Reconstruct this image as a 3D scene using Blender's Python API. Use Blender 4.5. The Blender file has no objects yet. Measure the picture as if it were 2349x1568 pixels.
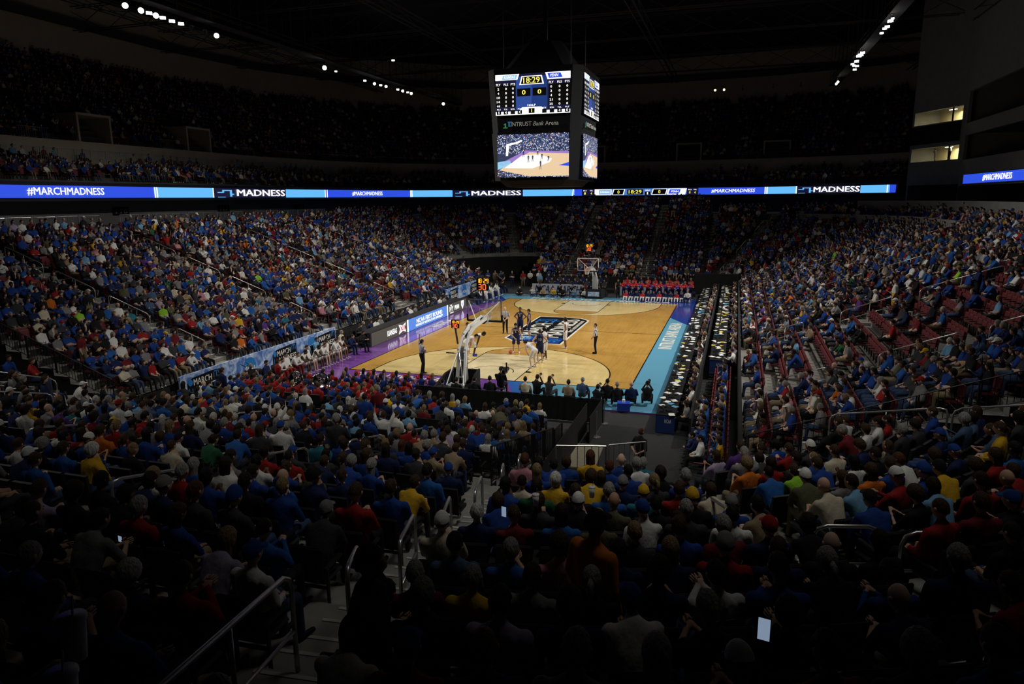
import bpy, bmesh, math, random
import numpy as np
from mathutils import Vector, Matrix
random.seed(7)
C = bpy.context.scene.collection
SC = bpy.context.scene
# ------------------------------------------------------------------ camera
TX, TY, TZ, YAW, PIT, ROL, FPX = 12.0968, -47.0798, 9.0931, -.3071, .2014, -.0085, 1607.75
def setup_camera():
    cd = bpy.data.cameras.new('camera'); cam = bpy.data.objects.new('camera', cd); C.objects.link(cam)
    cyw, syw, cp, sp = math.cos(YAW), math.sin(YAW), math.cos(PIT), math.sin(PIT)
    fw = Vector((syw*cp, cyw*cp, -sp)); r = Vector((cyw, -syw, 0)); u = r.cross(fw)
    cr, sr = math.cos(ROL), math.sin(ROL)
    R = r*cr+u*sr; U = -r*sr+u*cr
    m = Matrix((R, U, -fw)).transposed().to_4x4(); m.translation = Vector((TX, TY, TZ))
    cam.matrix_world = m
    cd.sensor_width = 36; cd.lens = FPX/2349*36; cd.clip_start = .1; cd.clip_end = 400
    SC.camera = cam
setup_camera()
w = bpy.data.worlds.new('world'); SC.world = w; w.use_nodes = True
w.node_tree.nodes['Background'].inputs[0].default_value = (.35, .45, .8, 1)
w.node_tree.nodes['Background'].inputs[1].default_value = .0
SC.view_settings.view_transform = 'Standard'; SC.view_settings.look = 'None'
SC.view_settings.gamma = 1; SC.view_settings.use_curve_mapping = False
SC.view_settings.exposure = 0.0
SC.cycles.max_bounces = 4; SC.cycles.diffuse_bounces = 2; SC.cycles.glossy_bounces = 3
SC.cycles.transparent_max_bounces = 6
SC.cycles.use_adaptive_sampling = True; SC.cycles.adaptive_threshold = .02
SC.cycles.use_denoising = True
# court lighting from the catwalks: wide soft-edged spots over both sidelines
def spot(name, loc, aim, power, size, blend=1., rad=.35, col=(1, .95, .86)):
    l = bpy.data.lights.new(name, 'SPOT'); l.energy = power; l.spot_size = math.radians(size); l.spot_blend = blend
    l.shadow_soft_size = rad; l.color = col
    o = bpy.data.objects.new(name, l); C.objects.link(o); o.location = loc
    o.rotation_euler = (Vector(aim)-Vector(loc)).to_track_quat('-Z', 'Y').to_euler()
    return o
LP = 1.0
for sx, y in ((-1, -14), (-1, 0), (-1, 14)):
    spot('court_floodlight', (-31.5, y, 23.6), (1.0, y*.72, 0), 24500*LP, 62)
for sx, y in ((1, -14), (1, 0), (1, 14)):
    spot('court_floodlight', (22.9, y, 23.6), (-1.5, y*.72, 0), 20000*LP, 76)
# light spilling on the side stands
spot('stand_floodlight', (-20, -2, 23.6), (-21, 0, 2), 5600*LP, 140)
spot('stand_floodlight', (19, -6, 23.6), (21, -6, 2), 3600*LP, 140)
spot('stand_floodlight', (0, 34, 23.6), (0, 34, 4), 900*LP, 130)
spot('stand_floodlight', (-16, -34, 23.6), (-5, -27, 1), 4300*LP, 84, rad=2.5)
spot('stand_floodlight', (14, -36, 23.6), (7, -27, 1), 4700*LP, 84, rad=2.5)

# ------------------------------------------------------------------ materials
MATS = {}
def mat(name, col, rough=.6, metal=0., emit=0., coat=0., trans=0., spec=.4, noise=0., nscale=8., ecol=None):
    if name in MATS: return MATS[name]
    m = bpy.data.materials.new(name); m.use_nodes = True; nt = m.node_tree; b = nt.nodes['Principled BSDF']
    b.inputs['Base Color'].default_value = (*col, 1); b.inputs['Roughness'].default_value = rough
    b.inputs['Metallic'].default_value = metal; b.inputs['Coat Weight'].default_value = coat
    b.inputs['Specular IOR Level'].default_value = spec
    b.inputs['Transmission Weight'].default_value = trans
    if emit: b.inputs['Emission Color'].default_value = (*(ecol or col), 1); b.inputs['Emission Strength'].default_value = emit
    if noise:
        n = nt.nodes.new('ShaderNodeTexNoise'); n.inputs['Scale'].default_value = nscale; n.inputs['Detail'].default_value = 4
        tc = nt.nodes.new('ShaderNodeTexCoord'); nt.links.new(tc.outputs['Object'], n.inputs['Vector'])
        r = nt.nodes.new('ShaderNodeValToRGB'); r.color_ramp.elements[0].position = .3; r.color_ramp.elements[1].position = .7
        r.color_ramp.elements[0].color = (*[c*(1-noise) for c in col], 1); r.color_ramp.elements[1].color = (*[min(1, c*(1+noise)) for c in col], 1)
        nt.links.new(n.outputs['Fac'], r.inputs['Fac']); nt.links.new(r.outputs['Color'], b.inputs['Base Color'])
    MATS[name] = m; return m
def wood(name, c1, c2, sx=.06, rough=.13):
    m = bpy.data.materials.new(name); m.use_nodes = True; nt = m.node_tree; b = nt.nodes['Principled BSDF']
    tc = nt.nodes.new('ShaderNodeTexCoord'); mp = nt.nodes.new('ShaderNodeMapping'); mp.inputs['Scale'].default_value = (1, 1, 1)
    nt.links.new(tc.outputs['Object'], mp.inputs['Vector'])
    br = nt.nodes.new('ShaderNodeTexBrick'); br.inputs['Scale'].default_value = 1
    br.inputs['Brick Width'].default_value = 1.1; br.inputs['Row Height'].default_value = .07; br.inputs['Mortar Size'].default_value = .0015
    br.inputs['Color1'].default_value = (*c1, 1); br.inputs['Color2'].default_value = (*c2, 1)
    br.inputs['Mortar'].default_value = (*[c*.6 for c in c1], 1)
    mp.inputs['Rotation'].default_value = (0, 0, math.pi/2)
    nt.links.new(mp.outputs['Vector'], br.inputs['Vector'])
    n = nt.nodes.new('ShaderNodeTexNoise'); n.inputs['Scale'].default_value = .5; n.inputs['Detail'].default_value = 5
    nt.links.new(tc.outputs['Object'], n.inputs['Vector'])
    mx = nt.nodes.new('ShaderNodeMix'); mx.data_type = 'RGBA'; mx.blend_type = 'MULTIPLY'; mx.inputs[0].default_value = .5
    r = nt.nodes.new('ShaderNodeValToRGB'); r.color_ramp.elements[0].position = .3; r.color_ramp.elements[1].position = .7
    r.color_ramp.elements[0].color = (.72, .68, .6, 1); r.color_ramp.elements[1].color = (1.1, 1.1, 1.1, 1)
    nt.links.new(n.outputs['Fac'], r.inputs['Fac']); nt.links.new(br.outputs['Color'], mx.inputs[6]); nt.links.new(r.outputs['Color'], mx.inputs[7])
    nt.links.new(mx.outputs[2], b.inputs['Base Color'])
    b.inputs['Roughness'].default_value = rough; b.inputs['Specular IOR Level'].default_value = .5
    MATS[name] = m; return m
M_wood = wood('maple_stained', (.47, .27, .062), (.54, .315, .08))
M_light = wood('maple_light', (.68, .53, .23), (.74, .58, .27))
M_pale = wood('maple_pale', (.72, .62, .38), (.77, .66, .42))
PG = dict(rough=.13, spec=.5)
M_purple = mat('purple_paint', (.17, .06, .30), **PG); M_navyp = mat('navy_paint', (.02, .05, .28), **PG)
M_ltblue = mat('light_blue_paint', (.12, .34, .50), **PG); M_midblue = mat('mid_blue_paint', (.03, .12, .42), **PG)
M_whitep = mat('white_paint', (.78, .77, .70), **PG); M_blackp = mat('black_paint', (.01, .01, .014), **PG)
M_blk = mat('black_cloth', (.008, .008, .009), .9, noise=.3, nscale=3); M_blkm = mat('black_metal', (.012, .012, .014), .45)
M_carpet = mat('charcoal_carpet', (.022, .023, .026), .95, noise=.35, nscale=25)
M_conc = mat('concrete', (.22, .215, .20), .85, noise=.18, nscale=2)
M_concd = mat('dark_concrete', (.07, .07, .072), .9, noise=.2, nscale=2)
M_wallw = mat('pale_wall', (.26, .26, .25), .85, noise=.08, nscale=1.5)
M_steel = mat('brushed_steel', (.55, .55, .55), .32, metal=.85)
M_white = mat('white_enamel', (.75, .76, .74), .35); M_grey = mat('grey_pad', (.25, .27, .29), .6)
M_maroon = mat('maroon_seat', (.13, .018, .022), .5); M_seatblk = mat('black_seat', (.012, .012, .014), .5)
M_roof = mat('roof_black', (.012, .012, .014), .9); M_truss = mat('truss_black', (.06, .06, .065), .8); M_beige = mat('beige_wall', (.50, .46, .38), .85, noise=.06, nscale=1)
M_chrome = mat('chrome', (.8, .8, .8), .12, metal=1.); M_brass = mat('brass', (.7, .5, .18), .2, metal=1.)
M_edge = mat('step_nosing', (.42, .42, .40), .7)
M_ball = mat('orange_ball', (.42, .09, .06), .5); M_red = mat('red_plastic', (.5, .02, .02), .5); M_redfab = mat('red_foil', (.55, .02, .03), .35)
M_clothblue = mat('blue_tablecloth', (.01, .035, .16), .7); M_crate = mat('blue_crate', (.02, .07, .5), .45)
M_paper = mat('paper', (.75, .75, .72), .7); M_yel = mat('yellow_folder', (.6, .5, .08), .6)
M_navyc = mat('navy_vinyl', (.012, .02, .08), .6)
def em(name, col, s): return mat(name, (0.01, .01, .01), .5, emit=s, ecol=col)
E_blue = em('led_royal', (.025, .075, .70), 1.1); E_lt = em('led_sky', (.14, .52, .98), 1.0); E_wh = em('led_white', (1, 1, 1), 1.4)
E_dk = em('led_dark', (.008, .008, .035), 1.); E_yel = em('led_yellow', (1, .85, .12), 1.2); E_mid = em('led_mid_blue', (.08, .22, .62), .9)
E_red = em('led_red', (1, .10, .02), 2.2); E_or = em('led_orange', (1, .35, .02), 2.2); E_lamp = em('lamp_glow', (1, .97, .92), 14.); E_lampw = em('lamp_warm', (1, .6, .25), 8.)
E_room = em('lit_room', (.62, .52, .25), .45); E_black = em('led_off', (.0, .0, .0), .01); E_ads = em('led_sky_ad', (.10, .26, .78), 1.0)
E_adk = em('led_charcoal', (.07, .065, .05), 1.); E_wd = em('led_wood', (.85, .62, .38), 1.); E_pu = em('led_purple', (.35, .2, .6), 1.); E_gn = em('led_green', (.05, .3, .12), .5); E_ph = em('phone_screen', (.5, .65, .9), .38)
E_fl = em('fluorescent_tube', (1, 1, .9), 3.)
def glass():
    m = bpy.data.materials.new('clear_glass'); m.use_nodes = True; nt = m.node_tree
    nt.nodes.remove(nt.nodes['Principled BSDF']); g = nt.nodes.new('ShaderNodeBsdfGlossy'); g.inputs['Roughness'].default_value = .05
    t = nt.nodes.new('ShaderNodeBsdfTransparent'); t.inputs[0].default_value = (.93, .95, .95, 1)
    x = nt.nodes.new('ShaderNodeMixShader'); x.inputs[0].default_value = .08
    nt.links.new(t.outputs[0], x.inputs[1]); nt.links.new(g.outputs[0], x.inputs[2]); nt.links.new(x.outputs[0], nt.nodes['Material Output'].inputs[0])
    return m
M_glass = glass()
def banner_mat():
    m = bpy.data.materials.new('marbled_blue_vinyl'); m.use_nodes = True; nt = m.node_tree; b = nt.nodes['Principled BSDF']
    tc = nt.nodes.new('ShaderNodeTexCoord'); n = nt.nodes.new('ShaderNodeTexNoise'); n.inputs['Scale'].default_value = 2.2; n.inputs['Detail'].default_value = 6; n.inputs['Distortion'].default_value = 1.2
    r = nt.nodes.new('ShaderNodeValToRGB'); e = r.color_ramp.elements; e[0].position = .36; e[0].color = (.06, .16, .48, 1); e[1].position = .62; e[1].color = (.5, .62, .82, 1)
    nt.links.new(tc.outputs['Object'], n.inputs['Vector']); nt.links.new(n.outputs['Fac'], r.inputs['Fac']); nt.links.new(r.outputs['Color'], b.inputs['Base Color'])
    b.inputs['Roughness'].default_value = .6; return m
M_banner = banner_mat()
def net_mat():
    return mat('net_cord', (.75, .73, .68), .8)

# ------------------------------------------------------------------ mesh helpers
class MB:
    def __init__(s): s.v = []; s.f = []; s.m = []
    def add(s, vs, fs, mi=0):
        o = len(s.v); s.v += [tuple(v) for v in vs]; s.f += [tuple(i+o for i in f) for f in fs]; s.m += [mi]*len(fs); return s
    def box(s, c, d, rot=None, mi=0, bev=0):
        x, y, z = (k/2 for k in d)
        if bev:
            b = min(bev, x*.9, y*.9, z*.9); vs = []
            for sz in (-1, 1):
                for (px, py) in ((x-b, y), (x, y-b), (x, -y+b), (x-b, -y), (-x+b, -y), (-x, -y+b), (-x, y-b), (-x+b, y)): vs.append((px, py, sz*(z-b)))
            for sz in (-1, 1):
                for (px, py) in ((x-b, y-b), (x-b, -y+b), (-x+b, -y+b), (-x+b, y-b)): vs.append((px, py, sz*z))
            fs = [(i, (i+1) % 8, (i+1) % 8+8, i+8)[::-1] for i in range(8)]
            for base, cap, fl in ((0, 16, 1), (8, 20, 0)):
                for q in range(4):
                    a, bb = base+2*q, base+2*q+1; cc = cap+q; nn = base+(2*q+2) % 8; cn = cap+(q+1) % 4
                    t = [(a, bb, cc), (bb, nn, cn, cc)]
                    for p in t: fs.append(p if fl else p[::-1])
                t = (cap, cap+1, cap+2, cap+3); fs.append(t if fl else t[::-1])
        else:
            vs = [(a*x, b*y, e*z) for e in (-1, 1) for a, b in ((-1, -1), (1, -1), (1, 1), (-1, 1))]
            fs = [(0, 3, 2, 1), (4, 5, 6, 7), (0, 1, 5, 4), (1, 2, 6, 5), (2, 3, 7, 6), (3, 0, 4, 7)]
        if rot is not None: vs = [rot @ Vector(v) for v in vs]
        return s.add([(v[0]+c[0], v[1]+c[1], v[2]+c[2]) for v in vs], fs, mi)
    def tube(s, pts, r, n=8, mi=0, cap=True):
        pts = [Vector(p) for p in pts]; rs = r if isinstance(r, (list, tuple)) else [r]*len(pts); o = len(s.v); vs = []; N = None
        for i, p in enumerate(pts):
            t = (pts[min(i+1, len(pts)-1)]-pts[max(i-1, 0)]).normalized()
            if N is None: N = t.orthogonal().normalized()
            N = (N-t*N.dot(t)); N = N.normalized() if N.length > 1e-6 else t.orthogonal().normalized()
            B = t.cross(N)
            for k in range(n):
                a = 2*math.pi*k/n; vs.append(p+(N*math.cos(a)+B*math.sin(a))*rs[i])
        fs = []
        for i in range(len(pts)-1):
            for k in range(n):
                a, b = i*n+k, i*n+(k+1) % n; fs.append((a, b, b+n, a+n))
        if cap: fs.append(tuple(range(n))[::-1]); fs.append(tuple((len(pts)-1)*n+k for k in range(n)))
        return s.add(vs, fs, mi)
    def bar(s, p0, p1, w, h=None, mi=0):
        p0, p1 = Vector(p0), Vector(p1); h = h or w; d = p1-p0
        q = d.to_track_quat('Y', 'Z').to_matrix(); return s.box((p0+p1)/2, (w, d.length, h), q, mi)
    def poly(s, pts, z0, z1, mi=0):
        n = len(pts); A = sum(pts[i][0]*pts[(i+1) % n][1]-pts[(i+1) % n][0]*pts[i][1] for i in range(n))
        if A < 0: pts = pts[::-1]
        vs = [(x, y, z0) for x, y in pts]+[(x, y, z1) for x, y in pts]
        fs = [tuple(range(n))[::-1], tuple(range(n, 2*n))]+[(i, (i+1) % n, (i+1) % n+n, i+n) for i in range(n)]
        return s.add(vs, fs, mi)
    def lathe(s, prof, n=16, mi=0, mtx=None):
        vs = []; fs = []
        for r, z in prof:
            for k in range(n):
                a = 2*math.pi*k/n; v = Vector((r*math.cos(a), r*math.sin(a), z)); vs.append(mtx @ v if mtx else v)
        for i in range(len(prof)-1):
            for k in range(n):
                a, b = i*n+k, i*n+(k+1) % n; fs.append((a, b, b+n, a+n))
        return s.add(vs, fs, mi)
    def sphere(s, c, r, nu=12, nv=8, mi=0):
        rx, ry, rz = r if isinstance(r, (tuple, list)) else (r, r, r); vs = [(c[0], c[1], c[2]-rz)]; 
        for j in range(1, nv):
            p = -math.pi/2+math.pi*j/nv
            for k in range(nu):
                a = 2*math.pi*k/nu; vs.append((c[0]+rx*math.cos(p)*math.cos(a), c[1]+ry*math.cos(p)*math.sin(a), c[2]+rz*math.sin(p)))
        vs.append((c[0], c[1], c[2]+rz)); fs = [(0, 1+(k+1) % nu, 1+k) for k in range(nu)]
        for j in range(nv-2):
            for k in range(nu):
                a, b = 1+j*nu+k, 1+j*nu+(k+1) % nu; fs.append((a, b, b+nu, a+nu))
        L = len(vs)-1; o = 1+(nv-2)*nu; fs += [(o+k, o+(k+1) % nu, L) for k in range(nu)]
        return s.add(vs, fs, mi)
    def mesh(s, name, mats, smooth=False):
        me = bpy.data.meshes.new(name); me.from_pydata(s.v, [], s.f)
        mats = mats if isinstance(mats, (list, tuple)) else [mats]
        for m in mats: me.materials.append(m)
        if len(mats) > 1: me.polygons.foreach_set('material_index', s.m)
        if smooth: me.polygons.foreach_set('use_smooth', [True]*len(s.f))
        me.update(); return me
    def obj(s, name, mats, parent=None, smooth=False):
        return link(name, s.mesh(name, mats, smooth), parent)
def link(name, data, parent=None):
    o = bpy.data.objects.new(name, data); C.objects.link(o); o.parent = parent; return o
def tag(o, label, cat, group=None, kind=None):
    o['label'] = label; o['category'] = cat
    if group: o['group'] = group
    if kind: o['kind'] = kind
    return o
def thing(name, label, cat, loc=(0, 0, 0), rz=0, group=None):
    o = link(name, None); o.location = loc; o.rotation_euler = (0, 0, rz); o.empty_display_size = .1
    return tag(o, label, cat, group)
def struct(o): o['kind'] = 'structure'; return o
KIDS = {}
def kids(o):
    return [c for c in bpy.data.objects if c.parent == o]
def dup(root, loc, rz, label, group=None, ch=None):
    r = root.copy(); C.objects.link(r); r.location = loc; r.rotation_euler = (0, 0, rz); r['label'] = label
    if group: r['group'] = group
    for c in (ch if ch is not None else kids(root)):
        k = c.copy(); C.objects.link(k); k.parent = r
    return r
_TC = {}; V3 = Vector
def text_mesh(txt, size, ext=.004, bold=0., shear=0., sx=1., align='CENTER', m=None):
    key = (txt, size, ext, bold, shear, sx, align, m.name if m else '')
    if key in _TC: return _TC[key]
    cu = bpy.data.curves.new('txt', 'FONT'); cu.body = txt; cu.size = size; cu.extrude = ext; cu.shear = shear
    cu.align_x = align; cu.align_y = 'CENTER'; cu.resolution_u = 2
    o = bpy.data.objects.new('txt', cu); C.objects.link(o)
    dg = bpy.context.evaluated_depsgraph_get(); me = bpy.data.meshes.new_from_object(o.evaluated_get(dg))
    bpy.data.objects.remove(o); bpy.data.curves.remove(cu)
    if sx != 1.: 
        for v in me.vertices: v.co.x *= sx
    if bold:     # heavier strokes: the letters laid twice, a little apart
        vs = [v.co.copy() for v in me.vertices]; fs = [tuple(p.vertices) for p in me.polygons]; n = len(vs); b = bold*.45; e = V3((b, 0, 0)); me.clear_geometry()
        me.from_pydata([v-e for v in vs]+[v+e+V3((0, b*.3, .0006)) for v in vs], [], fs+[tuple(i+n for i in f) for f in fs])
    me.materials.clear(); me.materials.append(m); _TC[key] = me; return me
def basis(ex, ey):
    ex = Vector(ex).normalized(); ey = Vector(ey).normalized(); return Matrix((ex, ey, ex.cross(ey))).transposed()
def text(name, txt, loc, ex, ey, width, height, m, parent=None, bold=.0, shear=0., ext=.004):
    """text fitted to a box width x height (metres), ex = reading direction, ey = up"""
    me = text_mesh(txt, 1., ext, bold, shear, 1., 'CENTER', m)
    xs = [v.co.x for v in me.vertices]; ys = [v.co.y for v in me.vertices]
    W, H = max(xs)-min(xs), max(ys)-min(ys); cx, cy = (max(xs)+min(xs))/2, (max(ys)+min(ys))/2
    me = me.copy(); sx, sy = width/W, height/H
    B = basis(ex, ey)
    for v in me.vertices: v.co = B @ Vector(((v.co.x-cx)*sx, (v.co.y-cy)*sy, v.co.z))
    o = link(name, me, parent); o.location = loc; return o

# ------------------------------------------------------------------ bowl geometry
# six runs: each gives position(u, d), outward normal and the height of row r
TREAD = .86
def zrow(kind, r):
    if kind == 'side': return .9+.31*r
    if kind == 'far': return .9+.33*r
    return .8+.213*r
def zblend(w, r):   # w 0 side .. 1 near
    return (1-w)*zrow('side', r)+w*zrow('near', r)
RUNS = {
 'left': lambda u, d: ((-12-d, u), (-1, 0)),
 'right': lambda u, d: ((12.7+d, u), (1, 0)),
 'near': lambda u, d: ((u, -26-d), (0, -1)),
 'far': lambda u, d: ((u, 24+d), (0, 1)),
}
def arc(cx, cy, R):
    return lambda a, d: ((cx+(R+d)*math.cos(a), cy+(R+d)*math.sin(a)), (math.cos(a), math.sin(a)))
RUNS['near_right'] = arc(7, -25.5, .5); RUNS['near_left'] = arc(-7, -25.5, .5)
RUNS['far_right'] = arc(9.2, 20.5, 3.5); RUNS['far_left'] = arc(-8.5, 20.5, 3.5)
D = math.radians
def terrace(name, run, u0, u1, r0, r1, zf, n=1, skirt=True, m=None):
    mb = MB(); fn = RUNS[run]; us = [u0+(u1-u0)*i/n for i in range(n+1)]
    for r in range(r0, r1):
        z = zf(r); zp = zf(r-1) if r > r0 else 0.
        for i in range(n):
            a, b = us[i], us[i+1]
            p = [fn(a, r*TREAD)[0], fn(b, r*TREAD)[0], fn(b, (r+1)*TREAD)[0], fn(a, (r+1)*TREAD)[0]]
            mb.add([(x, y, z) for x, y in p], [(0, 1, 2, 3)], 0)
            q0, q1 = p[0], p[1]
            mb.add([(*q0, zp), (*q1, zp), (*q1, z), (*q0, z)], [(0, 1, 2, 3)], 1 if r > r0 else 2)
        if skirt:
            for u in (u0, u1):
                q0, q1 = fn(u, r*TREAD)[0], fn(u, (r+1)*TREAD)[0]
                mb.add([(*q0, 0), (*q1, 0), (*q1, z), (*q0, z)], [(0, 1, 2, 3)], 2)
    return struct(mb.obj(name, [m or M_conc, M_conc, M_blk]))
zs = lambda r: zrow('side', r); zn = lambda r: zrow('near', r); zf_ = lambda r: zrow('far', r)
terrace('terrace_left', 'left', -25.2, 20.5, 0, 20, zs)
terrace('terrace_right', 'right', -25.2, 20.5, 0, 20, zs)
terrace('terrace_near', 'near', -7, 6.6, 0, 25, zn)
terrace('terrace_near_middle', 'near', 6.6, 7, 7, 25, zn)
terrace('terrace_corner_near_right', 'near_right', D(-90), D(-22), 8, 25, zn, 10)
terrace('terrace_corner_near_left', 'near_left', D(-158), D(-90), 2, 25, zn, 10)
terrace('terrace_far', 'far', -8.5, 9.2, 0, 23, zf_)
terrace('terrace_corner_far_right', 'far_right', D(0), D(90), 0, 21, lambda r: zrow('side', r), 10)
terrace('terrace_corner_far_left', 'far_left', D(90), D(180), 6, 21, lambda r: zrow('side', r), 10)
# near rows on the floor in front of the terrace
LOWY = [-21.6-.9*i for i in range(5)]; LOWZ = [.15+.13*i for i in range(5)]
mb = MB()
for y, z in zip(LOWY, LOWZ): mb.box((-2.2, y, z/2), (17.0, .9, z))
struct(mb.obj('floor_riser_near', M_blk))

# court level floor, concourse and shell
o = MB().box((0, 0, -.15), (130, 150, .28)).obj('floor', M_carpet); struct(o)
def ring(name, pts, z0, z1, m, th=.3):
    """extruded wall along a polyline"""
    mb = MB()
    for (a, b) in zip(pts, pts[1:]):
        d = Vector((b[0]-a[0], b[1]-a[1], 0)); L = d.length; n = math.atan2(d.y, d.x)
        mb.box(((a[0]+b[0])/2, (a[1]+b[1])/2, (z0+z1)/2), (L+.02, th, z1-z0), Matrix.Rotation(n, 3, 'Z'))
    return struct(mb.obj(name, m))
RPATH = [(-36.5, -48), (-36.5, 26), (-35, 36), (-31, 44.5), (-24, 50.5), (-14, 53.5), (0, 54.5), (14, 53.5), (23, 51), (30, 46.5)]
def offpath(pts, d):
    out = []
    for i, p in enumerate(pts):
        a = Vector(pts[max(i-1, 0)]); b = Vector(p); c = Vector(pts[min(i+1, len(pts)-1)])
        t = (c-a).normalized(); nrm = Vector((-t.y, t.x))   # outward for this walking direction (left side)
        t1 = (b-a).normalized() if i else (c-b).normalized(); n1 = Vector((-t1.y, t1.x)); k = max(.5, nrm.dot(n1))
        q = b+nrm*(d/k); out.append((q.x, q.y))
    return out
def slab(name, inner, outer, z, m, th=.3):
    mb = MB(); n = len(inner)
    for i in range(n-1):
        mb.poly([inner[i], inner[i+1], outer[i+1], outer[i]], z-th, z)
    return struct(mb.obj(name, m))
# concourse behind the lower bowl
inner = [(-29.2, -48), (-29.2, 20.5)]+[RUNS['far_left'](D(a), 18.06)[0] for a in (165, 150, 135, 120, 105)]+[(-8.5, 43.8), (9.2, 43.8)]+[RUNS['far_right'](D(a), 18.06)[0] for a in (75, 60, 45, 30, 15)]+[(29.9, 20.5), (29.9, -48)]
outer = [(-42, -48), (-42, 20.5), (-41, 36), (-37, 47), (-27, 55), (-15, 58.5), (-8, 59), (-8.5, 59.2), (9.2, 59), (15, 58), (24, 55), (30, 51), (34, 47), (36, 40), (36, 20.5), (36, -48)]
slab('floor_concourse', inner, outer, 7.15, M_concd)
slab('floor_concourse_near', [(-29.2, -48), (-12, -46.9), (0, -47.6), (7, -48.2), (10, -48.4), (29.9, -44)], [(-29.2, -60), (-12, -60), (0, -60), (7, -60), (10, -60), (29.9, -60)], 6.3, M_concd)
ring('wall_concourse', [(x, y) for x, y in offpath(RPATH, 4.5)], 6.9, 12., M_wallw)
# fascia carrying the ribbon board
ring('trim_fascia', offpath(RPATH, .25), 9.2, 10.62, M_blkm, .35)
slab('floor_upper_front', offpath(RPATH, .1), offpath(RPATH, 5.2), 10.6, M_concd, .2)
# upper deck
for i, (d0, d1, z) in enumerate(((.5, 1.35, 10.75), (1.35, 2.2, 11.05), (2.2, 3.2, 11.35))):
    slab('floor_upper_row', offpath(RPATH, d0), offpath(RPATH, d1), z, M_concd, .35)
slab('floor_upper_walk', offpath(RPATH, 3.2), offpath(RPATH, 6.2), 12.2, M_conc, .9)
ring('wall_upper_parapet', offpath(RPATH, 6.3), 12.2, 14.3, M_beige, .25)
UP0, UPZ, UPR, UPT, UPN = 6.5, 14.3, .56, .82, 17
mb = MB()
for r in range(UPN):
    a = offpath(RPATH, UP0+r*UPT); b = offpath(RPATH, UP0+(r+1)*UPT); z = UPZ+r*UPR
    for i in range(len(a)-1):
        mb.add([(*a[i], z), (*a[i+1], z), (*b[i+1], z), (*b[i], z)], [(0, 1, 2, 3)])
        mb.add([(*a[i], z-UPR), (*a[i+1], z-UPR), (*a[i+1], z), (*a[i], z)], [(0, 1, 2, 3)])
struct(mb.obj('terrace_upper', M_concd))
ring('wall_upper_back', offpath(RPATH, UP0+UPN*UPT+.3), 20, 31, M_beige, .4)
ring('trim_roof_edge', offpath(RPATH, UP0+UPN*UPT-1.2), 27.2, 27.9, M_truss, .5)
struct(MB().box((-2, 4, 31.2), (130, 150, .4)).obj('ceiling', M_roof))
struct(MB().box((-2, -64, 15), (130, .4, 32)).obj('wall_near', M_roof))
struct(MB().box((49, 4, 15), (.4, 136, 32)).obj('wall_right', M_roof))
struct(MB().box((-66, 4, 15), (.4, 136, 32)).obj('wall_left', M_roof))
struct(MB().box((-8, 76, 15), (116, .4, 32)).obj('wall_far', M_roof))

# ------------------------------------------------------------------ court
court = thing('basketball_court', 'maple basketball court with purple and blue painted borders', 'basketball court')
HW, HL = 7.62, 14.325
ZC = .06
mb = MB().box((-.1, -.3, .02), (19.2, 35.2, .08)); o = mb.obj('deck', M_purple, court)
def flat(name, polys, z, m, parent=court):
    if name not in ('boundary_lines', 'bracket_emblem'):
        for p in polys[1:]: MB().poly(p, z-.002, z).obj(name, m, parent)
        polys = polys[:1]
    mb = MB()
    for p in polys: mb.poly(p, z-.002, z)
    return mb.obj(name, m, parent)
z1, z2, z3, z4, z5 = ZC+.002, ZC+.005, ZC+.008, ZC+.011, ZC+.014
flat('navy_border', [[(2.4, 17.3), (5.05, 17.3), (9.5, 17.3), (9.5, 4.0), (9.0, 4.4), (7.62, 7.15), (7.62, 14.3), (4.8, 14.3)], [(-9.7, 9.0), (-7.62, 12.6), (-7.62, 13.4), (-9.7, 17.3)]], z1, M_navyp)
flat('light_blue_border', [[(7.62, -14.3), (7.62, 7.15), (9.0, 4.4), (9.5, 4.0), (9.5, -17.9), (3.2, -17.9), (2.55, -14.3)], [(-9.7, 17.3), (-7.62, 13.4), (-7.62, 14.3), (4.8, 14.3), (2.9, 17.3)]], z2, M_ltblue)
flat('blue_border', [[(1.45, -14.3), (2.55, -14.3), (3.2, -17.9), (3.0, -17.9)]], z2, M_midblue)
flat('floor_boards', [[(-HW, -HL), (HW, -HL), (HW, HL), (-HW, HL)]], z2, M_wood)
def tp_arc(s, r=6.32, y0=None, n=40):   # 3-point outline on side s (-1 near)
    yb = s*HL; yc = s*(HL-1.6); xs = min(r, 6.32)
    pts = [(-r, yb)]
    for i in range(n+1):
        a = math.pi*(1-i/n); pts.append((r*math.cos(a), yc-s*r*math.sin(a)))
    pts.append((r, yb)); return pts
def ring_poly(outer, inner):  # list of quads between two polylines
    return [[outer[i], outer[i+1], inner[i+1], inner[i]] for i in range(len(outer)-1)]
flat('three_point_area', [tp_arc(-1), tp_arc(1)], z3, M_light)
flat('free_throw_circle', [[(1.83*math.cos(D(a)), s*(HL-5.79)+1.83*math.sin(D(a))) for a in range(0, 360, 10)] for s in (-1, 1)], z4, M_wood)
flat('key_area', [[(-1.83, s*HL), (1.83, s*HL), (1.83, s*(HL-5.79)), (-1.83, s*(HL-5.79))] for s in (-1, 1)], z5, M_pale)
Ls = []
def ln(a, b, w=.05):
    a, b = Vector(a), Vector(b); d = (b-a).normalized(); n = Vector((-d.y, d.x))*w/2
    Ls.append([tuple(a+n), tuple(a-n), tuple(b-n), tuple(b+n)])
for p, q in (((-HW, -HL), (HW, -HL)), ((HW, -HL), (HW, HL)), ((HW, HL), (-HW, HL)), ((-HW, HL), (-HW, -HL))): ln(p, q, .06)
ln((-HW, 0), (HW, 0), .04)
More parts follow.
